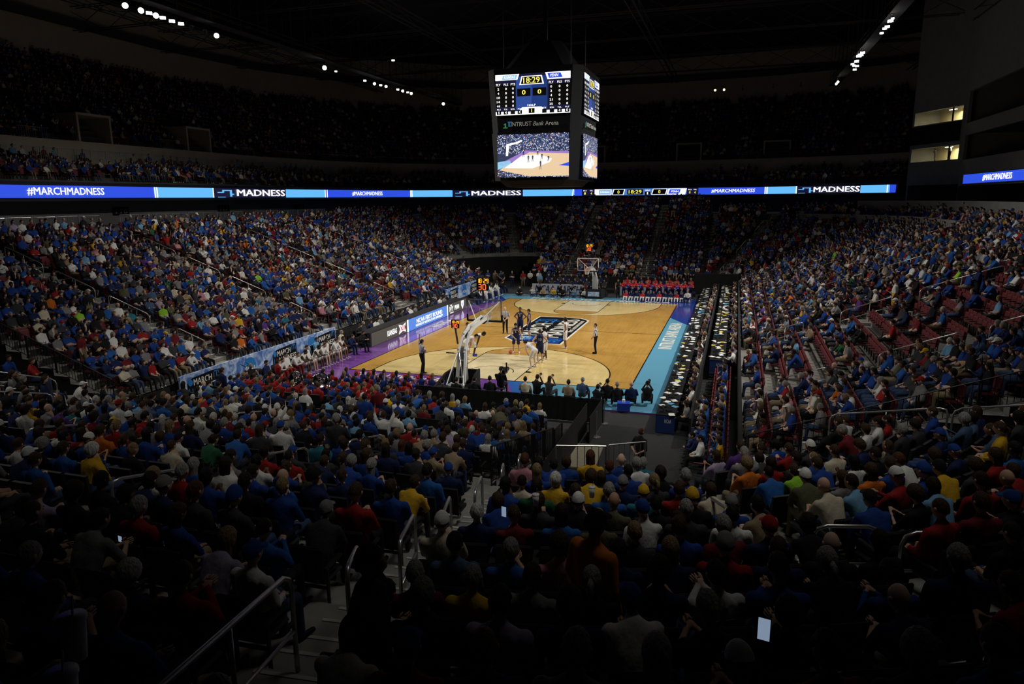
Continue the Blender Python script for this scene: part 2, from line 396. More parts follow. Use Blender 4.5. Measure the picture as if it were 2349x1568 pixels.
for s in (-1, 1):
    Ls.extend(ring_poly(tp_arc(s, 6.345), tp_arc(s, 6.285)))
    for x in (-1.83, 1.83):
        ln((x, s*HL), (x, s*(HL-5.79)))
        for dd in (2.1, 3.1, 4.1): ln((x, s*(HL-dd)), (x+math.copysign(.2, x), s*(HL-dd)), .05)
        ln((x, s*(HL-1.95)), (x+math.copysign(.32, x), s*(HL-1.95)), .25)
    ln((-1.83, s*(HL-5.79)), (1.83, s*(HL-5.79)), .03)
    c = lambda r: [(r*math.cos(a), s*(HL-5.79)-s*r*math.sin(a)) for a in [math.pi*i/24 for i in range(25)]]
    Ls.extend(ring_poly(c(1.86), c(1.80)))
    c = lambda r: [(r*math.cos(a), s*(HL-1.6)-s*r*math.sin(a)) for a in [math.pi*i/20 for i in range(21)]]
    Ls.extend(ring_poly(c(1.24), c(1.19)))
flat('boundary_lines', Ls, ZC+.017, M_blackp)
# centre logo: reads from the near side to the far side (tops of letters towards -x)
LX, LY = (0, 1, 0), (-1, 0, 0)
flat('logo_outline', [[(-2.2, 5.25), (-.9, 5.3), (1.2, 5.1), (1.98, 4.2), (1.98, -4.95), (.6, -4.95), (-1.35, -4.6), (-2.2, -3.7)]], z3, M_whitep)
flat('logo_field', [[(-2.08, 5.1), (-.9, 5.15), (1.15, 4.95), (1.84, 4.1), (1.84, -4.8), (.6, -4.8), (-1.3, -4.45), (-2.05, -3.6)]], z4, M_blackp)
flat('logo_reflection', [[(.2, -3.0), (1.7, -3.0), (1.7, -4.65), (.2, -4.65)], [(-1.9, -2.6), (-.2, -2.6), (-.2, -4.2), (-1.3, -4.2), (-1.9, -3.6)]], z5, M_navyp)  # ribbon board's blue reflection put into the colour at the logo's near end
ZT = Vector((0, 0, ZC+.018))
text('logo_lettering', 'MARCH', Vector((-1.0, -.1, ZC+.017)), LX, LY, 4.6, 1.35, M_whitep, court, bold=.03)
text('logo_lettering', 'MADNESS', Vector((.65, .75, ZC+.017)), LX, LY, 7.2, 1.25, M_whitep, court, bold=.03)
text('logo_small_lettering', 'FIRST & SECOND ROUND', Vector((1.55, 1.6, ZC+.017)), LX, LY, 4.6, .26, M_whitep, court, bold=.02)
M_logob = mat('logo_blue', (.03, .20, .55), **PG)
def bracket(y0, x0, s, z, ex=1):
    q = []
    for (a, b, c, d) in ((0, 0, .14, 1.1), (.55, 0, .69, .7), (0, .5, .6, .64), (.9, .1, 1.04, 1.2), (.55, .62, 1.3, .76), (0, 1.0, .95, 1.14)):
        q.append([(x0+a*s, y0+b*s), (x0+c*s, y0+b*s), (x0+c*s, y0+d*s), (x0+a*s, y0+d*s)])
    return q
flat('bracket_emblem', bracket(2.5, -1.85, 1.35, 0), ZC+.017, M_logob); flat('bracket_emblem', bracket(-4.45, .35, 1.0, 0), ZC+.017, M_logob)
flat('round_emblem', [[(-1.05+.72*math.cos(D(a)), -3.4+.72*math.sin(D(a))) for a in range(0, 360, 15)]], ZC+.0185, M_logob)
text('round_emblem_lettering', 'NCAA', Vector((-1.05, -3.4, ZC+.02)), LX, LY, 1.2, .36, M_whitep, court, bold=.03)
text('border_lettering', 'INTRUST BANK ARENA', Vector((8.33, .1, z3+.004)), LX, LY, 9.3, .84, M_whitep, court, bold=.035)
text('border_lettering', 'WICHITA', Vector((-8.35, .2, z3+.004)), LX, LY, 3.3, .72, M_whitep, court, bold=.03)
text('border_lettering', 'THE ROAD TO THE FINAL FOUR', Vector((.6, 14.98, z3+.004)), (1, 0, 0), (0, 1, 0), 12.6, .9, M_whitep, court, bold=.03, shear=.25)
text('border_lettering', 'THE FINAL FOUR', Vector((-3.9, -15.15, z3+.004)), (-1, 0, 0), (0, -1, 0), 5.6, .72, M_whitep, court, bold=.03, shear=.25)
# grey ramp on the tunnel floor
tag(MB().box((7.35, -23.6, .04), (1.05, 2.4, .06), Matrix.Rotation(.05, 3, 'Z')).obj('floor_ramp_board', mat('beige_board', (.26, .24, .17), .8, noise=.1)), 'beige board lying on the charcoal tunnel carpet', 'floor board')

# ------------------------------------------------------------------ baskets
def digits7(ch, mb, o, w, h, mi, ex, n):
    """seven-segment digit drawn as thin bars in the plane ex/z at o"""
    segs = {'0': 'abcdef', '1': 'bc', '2': 'abged', '3': 'abgcd', '4': 'fgbc', '5': 'afgcd', '6': 'afgedc', '7': 'abc', '8': 'abcdefg', '9': 'abcfgd'}
    t = w*.22; P = {'a': ((w/2, h), 1), 'g': ((w/2, h/2), 1), 'd': ((w/2, 0), 1), 'f': ((0, h*.75), 0), 'b': ((w, h*.75), 0), 'e': ((0, h*.25), 0), 'c': ((w, h*.25), 0)}
    if ch == ':':
        for k in (.3, .7): c = o+ex*(w/2)+Vector((0, 0, h*k)); mb.box(c, (abs(ex.x)*t+.012, abs(ex.y)*t+.012, t), mi=mi)
        return
    for s in segs[ch]:
        (x, z), hor = P[s]; c = o+ex*x+Vector((0, 0, z)); l = (w if hor else h/2)-t*.4
        dx = ex*(l if hor else t); mb.box(c, (abs(dx.x)+.008, abs(dx.y)+.008, t if hor else l), mi=mi)
def shot_clock(label, loc, ex, s=1., post=None, group=None):
    """ex = reading direction of the face towards the viewer"""
    t = thing('shot_clock', label, 'shot clock', loc, 0, group); ex = Vector(ex); nv = ex.cross(Vector((0, 0, 1)))
    W, H = .66*s, .68*s; q = Matrix((ex, -nv, Vector((0, 0, 1)))).transposed()
    MB().box((0, 0, 0), (W, .16*s, H), q, bev=.02).obj('housing', M_blkm, t)
    f = nv*(.085*s); mb = MB()
    o = Vector(f)-ex*(W*.42)+Vector((0, 0, H*.08)); x = 0
    for ch in '18:29':
        wd = W*.14 if ch != ':' else W*.05; digits7(ch, mb, o+ex*x, wd, H*.30, 0, ex, nv); x += wd+W*.075
    mb.obj('game_clock_digits', E_or, t); mb = MB(); o = Vector(f)-ex*(W*.30)-Vector((0, 0, H*.42)); x = 0
    for ch in '30': digits7(ch, mb, o+ex*x, W*.22, H*.38, 0, ex, nv); x += W*.36
    mb.obj('shot_clock_digits', E_red, t)
    if post: MB().tube([(0, 0, -H/2), Vector(post)-Vector(loc)], .05, 8).obj('post', M_blkm, t)
    return t
def basket(name, label, s, bx):
    """s=-1 near end; local y points from the court outwards"""
    t = thing('basketball_hoop', label, 'basketball hoop', (bx, s*(HL-1.22), 0), 0 if s > 0 else math.pi)
    # local frame: board plane y=0, court on -y, base on +y
    mb = MB().box((0, 0, 3.43), (1.76, .012, 1.0)); glass_ = mb.obj('backboard_glass', M_glass, t)
    mb = MB(); fr = M_white
    for a, b in (((-.915, 0, 2.9), (.915, 0, 2.9)), ((.915, 0, 2.9), (.915, 0, 3.97)), ((.915, 0, 3.97), (-.915, 0, 3.97)), ((-.915, 0, 3.97), (-.915, 0, 2.9))): mb.bar(a, b, .055, .055)
    mb.obj('backboard_frame', fr if s > 0 else M_steel, t)
    mb = MB()
    for a, b in (((-.3, -.01, 3.05), (.3, -.01, 3.05)), ((.3, -.01, 3.05), (.3, -.01, 3.5)), ((.3, -.01, 3.5), (-.3, -.01, 3.5)), ((-.3, -.01, 3.5), (-.3, -.01, 3.05))): mb.bar(a, b, .045, .01)
    mb.obj('target_square', M_white, glass_)
    mb = MB().bar((-.95, 0, 2.86), (.95, 0, 2.86), .09, .08); mb.bar((-.95, 0, 2.86), (-.95, 0, 3.2), .09, .06).bar((.95, 0, 2.86), (.95, 0, 3.2), .09, .06); mb.obj('edge_padding', M_blk, t)
    mb = MB(); R = .23
    mb.tube([(R*math.cos(D(a)), -.38+R*math.sin(D(a)), 3.05) for a in range(0, 361, 15)], .012, 6); mb.bar((-.05, -.15, 3.04), (-.05, 0, 3.0), .02).bar((.05, -.15, 3.04), (.05, 0, 3.0), .02)
    rim_ = mb.obj('rim', mat('orange_rim', (.7, .16, .03), .4), t)
    mb = MB(); n = 12
    for k in range(n):
        for sg in (1, -1):
            mb.tube([((R-.085*j/4)*math.cos(2*math.pi*(k+sg*j*.5)/n), -.38+(R-.085*j/4)*math.sin(2*math.pi*(k+sg*j*.5)/n), 3.04-.42*j/4) for j in range(5)], .006, 4, cap=False)
    mb.obj('net', net_mat(), rim_, smooth=True)
    # boom
    mb = MB()
    for x in (-.13, .13): mb.bar((x, .12, 3.02), (x*1.1, 1.9, 2.9), .09, .16); mb.bar((x*1.1, 1.85, 2.92), (x*1.15, 2.75, 2.6), .09, .17); mb.bar((x*1.15, 2.7, 2.66), (x*1.2, 3.35, 1.85), .09, .18)
    mb.bar((-.17, .2, 3.08), (.17, .2, 3.08), .12, .1).box((0, .08, 3.0), (.42, .1, .34)); mb.box((0, 1.05, 2.95), (.22, 1.7, .04), Matrix.Rotation(-.07, 3, 'X'))
    mb.bar((0, .5, 3.2), (0, 2.2, 3.02), .07, .07); mb.bar((0, 2.18, 3.03), (0, 3.0, 2.72), .07, .07)
    mb.obj('boom', M_white, t)
    mb = MB().box((0, .25, 2.94), (.34, .5, .26), Matrix.Rotation(-.15, 3, 'X'), bev=.03); mb.obj('boom_padding', M_blk, t)
    for x in (-1, 1): MB().tube([(x*.12, .95, 3.02), (x*.84, .06, 3.9)], .028, 8).obj('brace', M_white, t)
    mb = MB()
    for x in (-.17, .17): mb.bar((x, 3.25, 2.05), (x*1.1, 3.55, .35), .1, .2)
    mb.bar((-.2, 3.35, 1.5), (.2, 3.35, 1.5), .06).bar((-.2, 3.5, .7), (.2, 3.5, .7), .06)
    mb.obj('mast', M_white, t)
    mb = MB()
    mb.box((0, 3.05, 1.25), (.34, .16, 1.75), Matrix.Rotation(-.06, 3, 'X'), bev=.04).obj('mast_padding', M_grey, t)
    mb = MB()
    for x in (-.42, .42): mb.tube([(x, 4.3, .5), (x*.4, 3.3, 2.0)], .035, 8)
    mb.tube([(-.42, 4.2, .5), (.17, 3.3, 1.95)], .02, 6)
    mb.obj('rear_strut', M_steel, t)
    pts = [(-.7, 2.1), (.7, 2.1), (.95, 2.9), (.95, 4.3), (-.95, 4.3), (-.95, 2.9)]
    mb = MB().box((0, 3.85, .18), (1.6, 1.9, .22), bev=.03); mb.obj('base', M_blkm, t)
    mb = MB().poly([(-.7, 2.72), (.7, 2.72), (.7, 2.86), (-.7, 2.86)], .065, .95)
    for x in (-1, 1):
        mb.add([(x*.70, 2.72, .065), (x*.98, 4.85, .065), (x*.98, 4.85, .4), (x*.80, 3.6, .90), (x*.70, 2.72, .98)], [(0, 1, 2, 3, 4)])
        mb.add([(x*.60, 2.72, .065), (x*.88, 4.85, .065), (x*.88, 4.85, .4), (x*.70, 3.6, .90), (x*.60, 2.72, .98)], [(4, 3, 2, 1, 0)])
        mb.add([(x*.70, 2.72, .98), (x*.80, 3.6, .90), (x*.98, 4.85, .4), (x*.88, 4.85, .4), (x*.70, 3.6, .90), (x*.60, 2.72, .98)], [(0, 1, 4, 5), (1, 2, 3, 4)])
    mb.obj('base_padding', M_blk, t)
    mb = MB()
    for k in range(5): mb.box((-.3+.15*k, 4.2+.12*(k % 2), .42), (.12, .5, .25), bev=.02)
    mb.obj('counterweight', M_grey, t)
    return t
hn = basket('basketball_hoop', 'near basketball hoop with white boom, grey column pads and black padded base', -1, -.16)
hf = basket('basketball_hoop', 'far basketball hoop with white framed glass backboard in front of the far crowd', 1, 0)
o = MB().box((0, 2.70, .5), (1.05, .02, .42)).obj('base_sign', M_banner, hf)
text('base_sign_lettering', 'MARCH', (-.0, 2.685, .6), (1, 0, 0), (0, 0, 1), .7, .14, M_whitep, o, bold=.03)
text('base_sign_lettering', 'MADNESS', (0, 2.685, .42), (1, 0, 0), (0, 0, 1), .85, .14, M_whitep, o, bold=.03)
shot_clock('shot clock with red digits on a tall black post above the near backboard', (-.17, -13.3, 4.83), (1, 0, 0), 1.0, (-.17, -13.2, 4.0), 'shot clocks')
shot_clock('shot clock with red digits hanging above the far backboard', (.08, 13.0, 4.93), (1, 0, 0), .95, (.05, 13.1, 4.02), 'shot clocks')
shot_clock('small shot clock with red digits behind the near hoop column', (-.72, -15.8, 3.14), (1, 0, 0), .62, (-.45, -16.2, 2.25), 'shot clocks')
mt = thing('shotgun_microphone', 'black microphone with cable clamped to the near hoop base', 'microphone', (-.35, -16.3, 1.75))
MB().tube([(0, 0, 0), (-.35, .1, .02)], .012, 6).obj('arm', M_blkm, mt)
MB().tube([(-.3, .1, .02), (-.75, .2, 0)], .03, 8).obj('microphone_body', M_blk, mt)

# ------------------------------------------------------------------ LED advertising table along the left sideline
led = thing('advertising_board', 'long lit advertising board along the front of the scorer table', 'advertising board', (-9.3, 0, 0))
MB().box((-.13, -.55, .52), (.22, 16.6, .90)).obj('housing', M_blkm, led)
XB = .0
def panel(parent, name, y0, y1, z0, z1, m, x=0., th=.012): return MB().box((x, (y0+y1)/2, (z0+z1)/2), (th, y1-y0, z1-z0)).obj(name, m, parent)
panel(led, 'screen', -8.7, -3.55, .08, .92, E_adk); panel(led, 'screen', -3.55, 3.6, .08, .92, E_ads); panel(led, 'screen', 3.6, 7.7, .08, .92, E_adk)
panel(led, 'screen_divider', -3.65, -3.45, .08, .92, E_wh, .008); panel(led, 'screen_divider', 3.5, 3.68, .08, .92, E_wh, .008)
Y, Z = (0, 1, 0), (0, 0, 1)
text('screen_lettering', 'KANSAS', (.012, -5.9, .5), Y, Z, 1.35, .36, E_wh, led, bold=.03)
text('screen_lettering', 'NCAA FIRST ROUND', (.012, .2, .6), Y, Z, 4.6, .32, E_wh, led, bold=.02)
text('screen_lettering', 'HOSTED BY WICHITA STATE UNIVERSITY', (.012, .2, .3), Y, Z, 4.9, .17, E_wh, led, bold=.02)
text('screen_lettering', 'PENN', (.012, 5.55, .5), Y, Z, .95, .36, E_wh, led, bold=.03)
def screen_poly(parent, name, pts, m, x=.01):   # pts in (y, z)
    mb = MB(); n = len(pts); mb.add([(x, a, b) for a, b in pts], [tuple(range(n))]); return mb.obj(name, m, parent)
screen_poly(led, 'emblem', [(-4.95, .82), (-4.35, .68), (-3.85, .82), (-4.0, .5), (-3.85, .16), (-4.35, .3), (-4.95, .16), (-4.75, .5)], E_wh)
text('emblem_lettering', 'XII', (.018, -4.38, .5), Y, Z, .75, .34, mat('led_crimson', (0, 0, 0), emit=.8, ecol=(.6, .01, .06)), led, bold=.03)
screen_poly(led, 'emblem', [(6.5, .86), (7.1, .86), (7.1, .5), (6.8, .14), (6.5, .5)], E_wh)
text('emblem_lettering', 'P', (.018, 6.8, .5), Y, Z, .22, .3, E_blue, led, bold=.02)
text('emblem_lettering', 'IVY', (.018, 4.4, .5), Y, Z, .8, .42, E_wh, led, bold=.0)
text('emblem_lettering', 'THE', (.018, 4.3, .8), Y, Z, .4, .09, E_wh, led, bold=.0)
text('emblem_lettering', 'LEAGUE', (.018, 4.45, .2), Y, Z, .7, .09, E_wh, led, bold=.0)
tb = thing('scorer_table', 'black topped scorer table behind the lit advertising board', 'table', (-9.95, -.6, 0))
MB().box((0, 0, .9), (.75, 16.4, .04)).obj('tabletop', M_blkm, tb); MB().box((-.35, 0, .45), (.03, 16.4, .88)).obj('skirt', M_blk, tb)

# blue marbled barrier along the left stand
def barrier(label, x, y0, y1, z0, h, signs, name='banner_barrier'):
    t = thing(name, label, 'banner', (x, (y0+y1)/2, 0), 0); L = y1-y0
    MB().box((-.06, 0, z0+h/2), (.1, L, h), bev=.01).obj('panel', M_banner, t)
    for y, kind in signs:
        yy = y-(y0+y1)/2; X0 = .0
        if kind == 'mm':
            MB().poly([(0, 0), (1, 0), (1, 1), (0, 1)], 0, 1)
            a = [(yy-1.1, .25), (yy-.55, .12), (yy+.9, .12), (yy+1.1, .42), (yy+1.1, 1.05), (yy+.55, 1.08), (yy-.75, 1.0), (yy-1.1, .8)]
            screen_poly(t, 'sign_field', [(p, z0+q) for p, q in a], M_blackp, .005)
            text('sign_lettering', 'MARCH', (.01, yy-.1, z0+.78), Y, Z, 1.2, .30, M_whitep, t, bold=.03)
            text('sign_lettering', 'MADNESS', (.01, yy+.22, z0+.40), Y, Z, 1.55, .30, M_whitep, t, bold=.03)
            mb = MB().tube([(.008, yy-.9, z0+.8), (.012, yy-.9, z0+.8)], .15, 14); mb.obj('sign_disc', M_logob, t)
            mb = MB()
            for (p, q, r, s_) in ((.62, .72, .67, 1.02), (.62, .97, 1.0, 1.02), (.8, .74, .85, .97), (.95, .74, 1.0, 1.02), (-1.02, .2, -.97, .55), (-1.02, .2, -.6, .25), (-.82, .22, -.77, .5)):
                mb.box((.01, yy+(p+r)/2, z0+(q+s_)/2), (.006, r-p, s_-q))
            mb.obj('bracket_emblem', M_logob, t)
        else:
            MB().tube([(.004, yy, z0+.62), (.01, yy, z0+.62)], .48, 24).obj('sign_disc', M_logob, t)
            text('sign_lettering', 'NCAA', (.014, yy, z0+.5), Y, Z, .85, .26, M_whitep, t, bold=.03)
    return t
barrier('blue marbled vinyl barrier with black signs at the left corner of the near stand', -11.45, -22.4, -9.3, .12, 1.22, [(-20.9, 'mm'), (-17.6, 'd'), (-14.6, 'mm'), (-11.9, 'd'), (-10.5, 'mm')])
barrier('blue marbled vinyl barrier behind the far team bench', -11.9, 9.5, 19.4, .12, 1.2, [(11.2, 'mm'), (14.0, 'd'), (16.6, 'mm'), (18.6, 'd')])

# ------------------------------------------------------------------ centre-hung scoreboard
sb = thing('centre_scoreboard', 'black scoreboard hanging over centre court with lit screens on its sides', 'scoreboard', (-.45, .35, 0))
mb = MB(); hw, hd = 2.75, 2.95
def frustum(z0, z1, a0, a1, ch=.55):
    def o8(a, z): x, y = a; return [(-x, -y+ch, z), (-x+ch, -y, z), (x-ch, -y, z), (x, -y+ch, z), (x, y-ch, z), (x-ch, y, z), (-x+ch, y, z), (-x, y-ch, z)]
    v = o8(a0, z0)+o8(a1, z1); mb.add(v, [tuple(range(8))[::-1], tuple(range(8, 16))]+[(i, (i+1) % 8, (i+1) % 8+8, i+8) for i in range(8)])
frustum(10.25, 13.25, (2.8, 2.95), (2.95, 3.05)); frustum(13.25, 14.2, (2.9, 3.0), (2.95, 3.05)); frustum(14.2, 17.1, (2.95, 3.05), (3.1, 3.2)); frustum(17.1, 19, (2.4, 2.4), (1.2, 1.2)); frustum(9.85, 10.25, (2.2, 2.3), (2.6, 2.7))
mb.obj('housing', mat('scoreboard_black', (.006, .0065, .008), .7, spec=.12), sb)
MB().box((0, 0, 24.5), (.25, .25, 11)).obj('hanging_column', M_truss, sb)
for x in (-2.2, 2.2):
    for y in (-2.2, 2.2): MB().tube([(x, y, 17), (x, y, 30)], .03, 6).obj('cable', M_truss, sb)
def scoreface(ex, nv, off, wid, cx=0.):
    """ex reading direction, nv outward normal"""
    ex, nv = Vector(ex), Vector(nv); ez = Vector((0, 0, 1))
    W = wid; z0, z1 = 14.28, 16.72; H = z1-z0
    def P(u, v, l=0, base=off): return nv*(base+.004*l)+ex*((u-.5)*W+cx)+ez*(z0+v*H)
    def rect(name, u0, v0, u1, v1, m, l, sk=0):
        mb = MB(); mb.add([P(u0-sk, v0, l), P(u1-sk, v0, l), P(u1+sk, v1, l), P(u0+sk, v1, l)], [(0, 1, 2, 3)]); return mb.obj(name, m, sb)
    def poly(name, pts, m, l):
        mb = MB(); mb.add([P(u, v, l) for u, v in pts], [tuple(range(len(pts)))]); return mb.obj(name, m, sb)
    def T(txt, u, v, w, h, m, l=8, b=.02, sh=0):
        if txt == '1': w *= .42
        return text('scoreboard_lettering', txt, P(u, v, l), ex, ez, w*W, h*H, m, sb, bold=b, shear=sh, ext=.001)
    rect('upper_screen', 0, 0, 1, 1, E_dk, 1)
    rect('screen_background', .28, .12, .49, .93, em('led_deep_blue', (.03, .08, .34), .9), 2); rect('screen_background', .49, .12, .70, .93, em('led_deeper_blue', (.015, .045, .22), .9), 2)
    poly('team_panel', [(0, .86), (.30, .86), (.325, 1), (0, 1)], E_wh, 3); poly('team_panel', [(.09, .875), (.28, .875), (.30, .98), (.105, .98)], mat('led_pale', (0, 0, 0), emit=1., ecol=(.35, .6, .9)), 4)
    T('KANSAS', .195, .93, .15, .07, E_wh, sh=.2); poly('team_panel', [(.67, 1), (1, 1), (1, .83), (.70, .83)], E_wh, 3); poly('team_panel', [(.70, .975), (.87, .975), (.90, .86), (.72, .86)], E_blue, 4); T('PENN', .79, .92, .11, .07, E_wh, sh=.2)
    poly('clock_panel', [(.325, .73), (.655, .73), (.625, .94), (.355, .94)], E_wh, 3); poly('clock_panel', [(.345, .75), (.635, .75), (.61, .92), (.37, .92)], E_black, 4)
    T('18:29', .49, .835, .22, .14, E_yel, b=.03)
    for u in (.385, .595): rect('score_panel', u-.09, .45, u+.09, .64, E_black, 4); T('0', u, .545, .05, .11, E_yel, b=.04)
    rect('stat_panel', 0, .2, .27, .76, E_black, 2.5); rect('stat_panel', .72, .2, 1, .72, E_black, 2.5)
    cols = ((.04, ['PLY', '2', '4', '10', '14', '44']), (.145, ['FLS', '0', '0', '0', '1', '0']), (.24, ['PTS', '0', '0', '0', '0', '0']), (.75, ['PLY', '0', '2', '4', '21', '25']), (.86, ['FLS', '0', '0', '0', '0', '0']), (.96, ['PTS', '0', '0', '0', '0', '0']))
    for u, L in cols:
        for i, s_ in enumerate(L): T(s_, u, .755-.105*i, (.06 if i == 0 else .022*len(s_)), .055, E_wh, 8, .03)
    poly('footer_panel', [(0, 0), (1, 0), (1, .09), (.66, .09), (.62, .18), (.36, .18), (.32, .09), (0, .09)], E_wh, 3); T('HALF', .49, .225, .11, .05, E_wh)
    rect('half_panel', .45, .03, .53, .15, E_black, 4); T('1', .49, .09, .022, .08, E_yel)
    for u, hd_, v in ((.045, 'FLS', '1'), (.14, 'TOL', '4'), (.235, 'BON', ''), (.33, 'POS', '<'), (.66, 'POS', ''), (.76, 'BON', ''), (.86, 'TOL', '4'), (.96, 'FLS', '0')):
        rect('stat_box', u-.03, .02, u+.03, .115, E_black, 4); T(hd_, u, .145, .05, .035, E_wh)
        if v: T(v, u, .068, .025, .065, E_wh)
    z = 13.72
    text('scoreboard_lettering', 'INTRUST', nv*(off-.02)+ex*(cx-.75)+ez*z, ex, ez, 1.35, .26, mat('sign_silver', (.5, .5, .48), .5, emit=.12), sb)
    text('scoreboard_lettering', 'Bank', nv*(off-.02)+ex*(cx+.38)+ez*z, ex, ez, .7, .26, MATS['sign_silver'], sb, shear=.3)
    text('scoreboard_lettering', 'Arena', nv*(off-.02)+ex*(cx+1.25)+ez*z, ex, ez, .85, .26, MATS['sign_silver'], sb)
    mb = MB(); o = nv*(off-.02)+ex*(cx-1.85)+ez*(z-.15)
    for a, b, c_, d in ((0, -.08, .1, .22), (-.1, -.08, .2, -.02), (-.06, .12, .1, .18)): mb.add([o+ex*a+ez*b, o+ex*c_+ez*b, o+ex*c_+ez*d, o+ex*a+ez*d], [(0, 1, 2, 3)])
    mb.obj('green_emblem', E_gn, sb); mb = MB(); o = o+ex*.25+ez*.1
    for a, b, c_, d in ((0, -.08, .1, .22), (-.04, .16, .24, .22), (-.0, -.08, .14, -.02)): mb.add([o+ex*a+ez*b, o+ex*c_+ez*b, o+ex*c_+ez*d, o+ex*a+ez*d], [(0, 1, 2, 3)])
    mb.obj('blue_emblem', mat('sign_blue', (0, 0, 0), emit=.5, ecol=(.03, .2, .5)), sb)
    # lower video screen: a live picture of the court
    z0, z1 = 10.45, 13.1; H = z1-z0; off2 = off-.04
    def P(u, v, l=0, base=off2): return nv*(base+.004*l)+ex*((u-.5)*W*.97+cx)+ez*(z0+v*H)
    rnd = random.Random(3)
    def vpoly(name, pts, m, l):
        mb = MB(); mb.add([P(u, v, l) for u, v in pts], [tuple(range(len(pts)))]); return mb.obj(name, m, sb)
    vpoly('video_screen', [(0, 0), (1, 0), (1, 1), (0, 1)], em('video_crowd_base', (.03, .045, .10), 1.), 1)
    mb = MB(); mm = [em('video_dot_white', (.8, .85, 1), .9), em('video_dot_blue', (.12, .2, .6), .8), em('video_dot_skin', (.5, .4, .4), .8), em('video_dot_red', (.6, .05, .1), .8), em('video_dot_dark', (.01, .01, .03), 1)]
    for k in range(2200):
        u, v = rnd.random(), .55+.45*rnd.random()
        if k > 1600: v = rnd.random()*.14*(1-.6*u)
        s_ = .003+.004*rnd.random(); mi = rnd.choices((0, 1, 2, 3, 4), (5, 5, 3, .5, 6))[0]
        mb.add([P(u-s_, v-s_*1.6, 2), P(u+s_, v-s_*1.6, 2), P(u+s_, v+s_*1.6, 2), P(u-s_, v+s_*1.6, 2)], [(0, 1, 2, 3)], mi)
    mb.obj('video_crowd', mm, sb)
    vpoly('video_court_border', [(0, .30), (.40, .62), (1, .58), (1, .52), (.45, .54), (.1, .28)], E_pu, 3); vpoly('video_court_border', [(0, .18), (0, .36), (.18, .40), (.2, .3)], em('video_sky', (.3, .65, .9), 1), 3)
    vpoly('video_court', [(.02, .17), (.45, .575), (1, .53), (1, .02), (.45, .02)], E_wd, 4); vpoly('video_key_area', [(.1, .22), (.36, .52), (.6, .52), (.77, .42), (.74, .34), (.5, .2)], em('video_glare', (1, .95, .9), 1.1), 5)
    vpoly('video_logo', [(.86, .26), (1, .33), (1, .24)], E_blue, 5)
    for (u, v, h) in ((.37, .47, .14), (.44, .34, .16), (.5, .36, .14), (.57, .50, .1), (.63, .41, .12), (.72, .36, .12), (.61, .17, .2)):
        mb = MB(); mb.add([P(u+a*.013, v+b*h, 6) for a, b in ((-.9, 0), (-.5, 0), (-.1, .42), (.1, .42), (.5, 0), (.9, 0), (.55, .5), (.6, .85), (1.3, .5), (1.4, .58), (.7, .97), (-.7, .97), (-1.4, .58), (-1.3, .5), (-.6, .85), (-.55, .5))], [(0, 1, 2, 15), (3, 4, 5, 6), (2, 3, 6, 15), (15, 6, 7, 14), (14, 7, 10, 11), (7, 8, 9, 10), (11, 12, 13, 14)], 0); c_ = P(u, v+h+.02, 6)
        mb.add([P(u-.007, v+h, 6), P(u+.007, v+h, 6), P(u+.007, v+h+.03, 6), P(u-.007, v+h+.03, 6)], [(0, 1, 2, 3)], 1)
        mb.obj('video_player', [em('video_figure', (.03, .04, .12), 1), E_wd], sb)
    mb = MB(); mb.add([P(.12, .5, 6), P(.15, .5, 6), P(.17, .75, 6), P(.13, .75, 6)], [(0, 1, 2, 3)]); mb.add([P(.13, .73, 6), P(.3, .79, 6), P(.36, .85, 6), P(.34, .87, 6), P(.27, .82, 6), P(.13, .78, 6)], [(0, 1, 2, 3, 4, 5)]); mb.obj('video_hoop', E_wh, sb)
scoreface((1, 0, 0), (0, -1, 0), 3.22, 4.85); scoreface((0, 1, 0), (1, 0, 0), 3.12, 4.9)

# ------------------------------------------------------------------ ribbon board
def along(path, s):
    for a, b in zip(path, path[1:]):
        L = math.hypot(b[0]-a[0], b[1]-a[1])
        if s <= L or b == path[-1]: t = s/L; return (a[0]+(b[0]-a[0])*t, a[1]+(b[1]-a[1])*t), ((b[0]-a[0])/L, (b[1]-a[1])/L)
        s -= L
S0 = 18.0   # the path starts 18 m further out than the arc lengths measured below
RP = [(-36.5, -30)]+RPATH[1:]
rb = thing('ribbon_board', 'long lit ribbon board wrapping the front of the upper deck', 'ribbon board', (0, 0, 9.45))
def rseg(name, s0, s1, m, z0=0., z1=.9, l=0, sk=0.):
    cuts = [s0]; acc = 0
    for a, b in zip(RP, RP[1:]):
        acc += math.hypot(b[0]-a[0], b[1]-a[1])
        if s0 < acc < s1: cuts.append(acc)
    cuts.append(s1); mb = MB()
    for a, b in zip(cuts, cuts[1:]):
        (p, t) = along(RP, a+1e-4); (q, t2) = along(RP, b-1e-4); n = Vector((t[1], -t[0], 0))*(.03+.02*l)
        p = Vector((*p, 0))+n; q = Vector((*q, 0))+n; tv = Vector((*t, 0))*sk
        mb.add([p+Vector((0, 0, z0))-tv, q+Vector((0, 0, z0))-tv, q+Vector((0, 0, z1))+tv, p+Vector((0, 0, z1))+tv], [(0, 1, 2, 3)])
    return mb.obj(name, m, rb)
def rtext(txt, s0, s1, z, h, m, bold=.03, l=3, shear=0.):
    (p, t) = along(RP, (s0+s1)/2); (a, _) = along(RP, s0); (b, _) = along(RP, s1); ex = Vector((b[0]-a[0], b[1]-a[1], 0)).normalized()
    n = Vector((ex.y, -ex.x, 0)); mid = Vector(((a[0]+b[0])/2, (a[1]+b[1])/2, z)); off = max(.1, (Vector((*p, z))-mid).dot(n)+.1)
    return text('ribbon_lettering', txt, mid+n*off, ex, (0, 0, 1), s1-s0, h, m, rb, bold=bold, shear=shear)
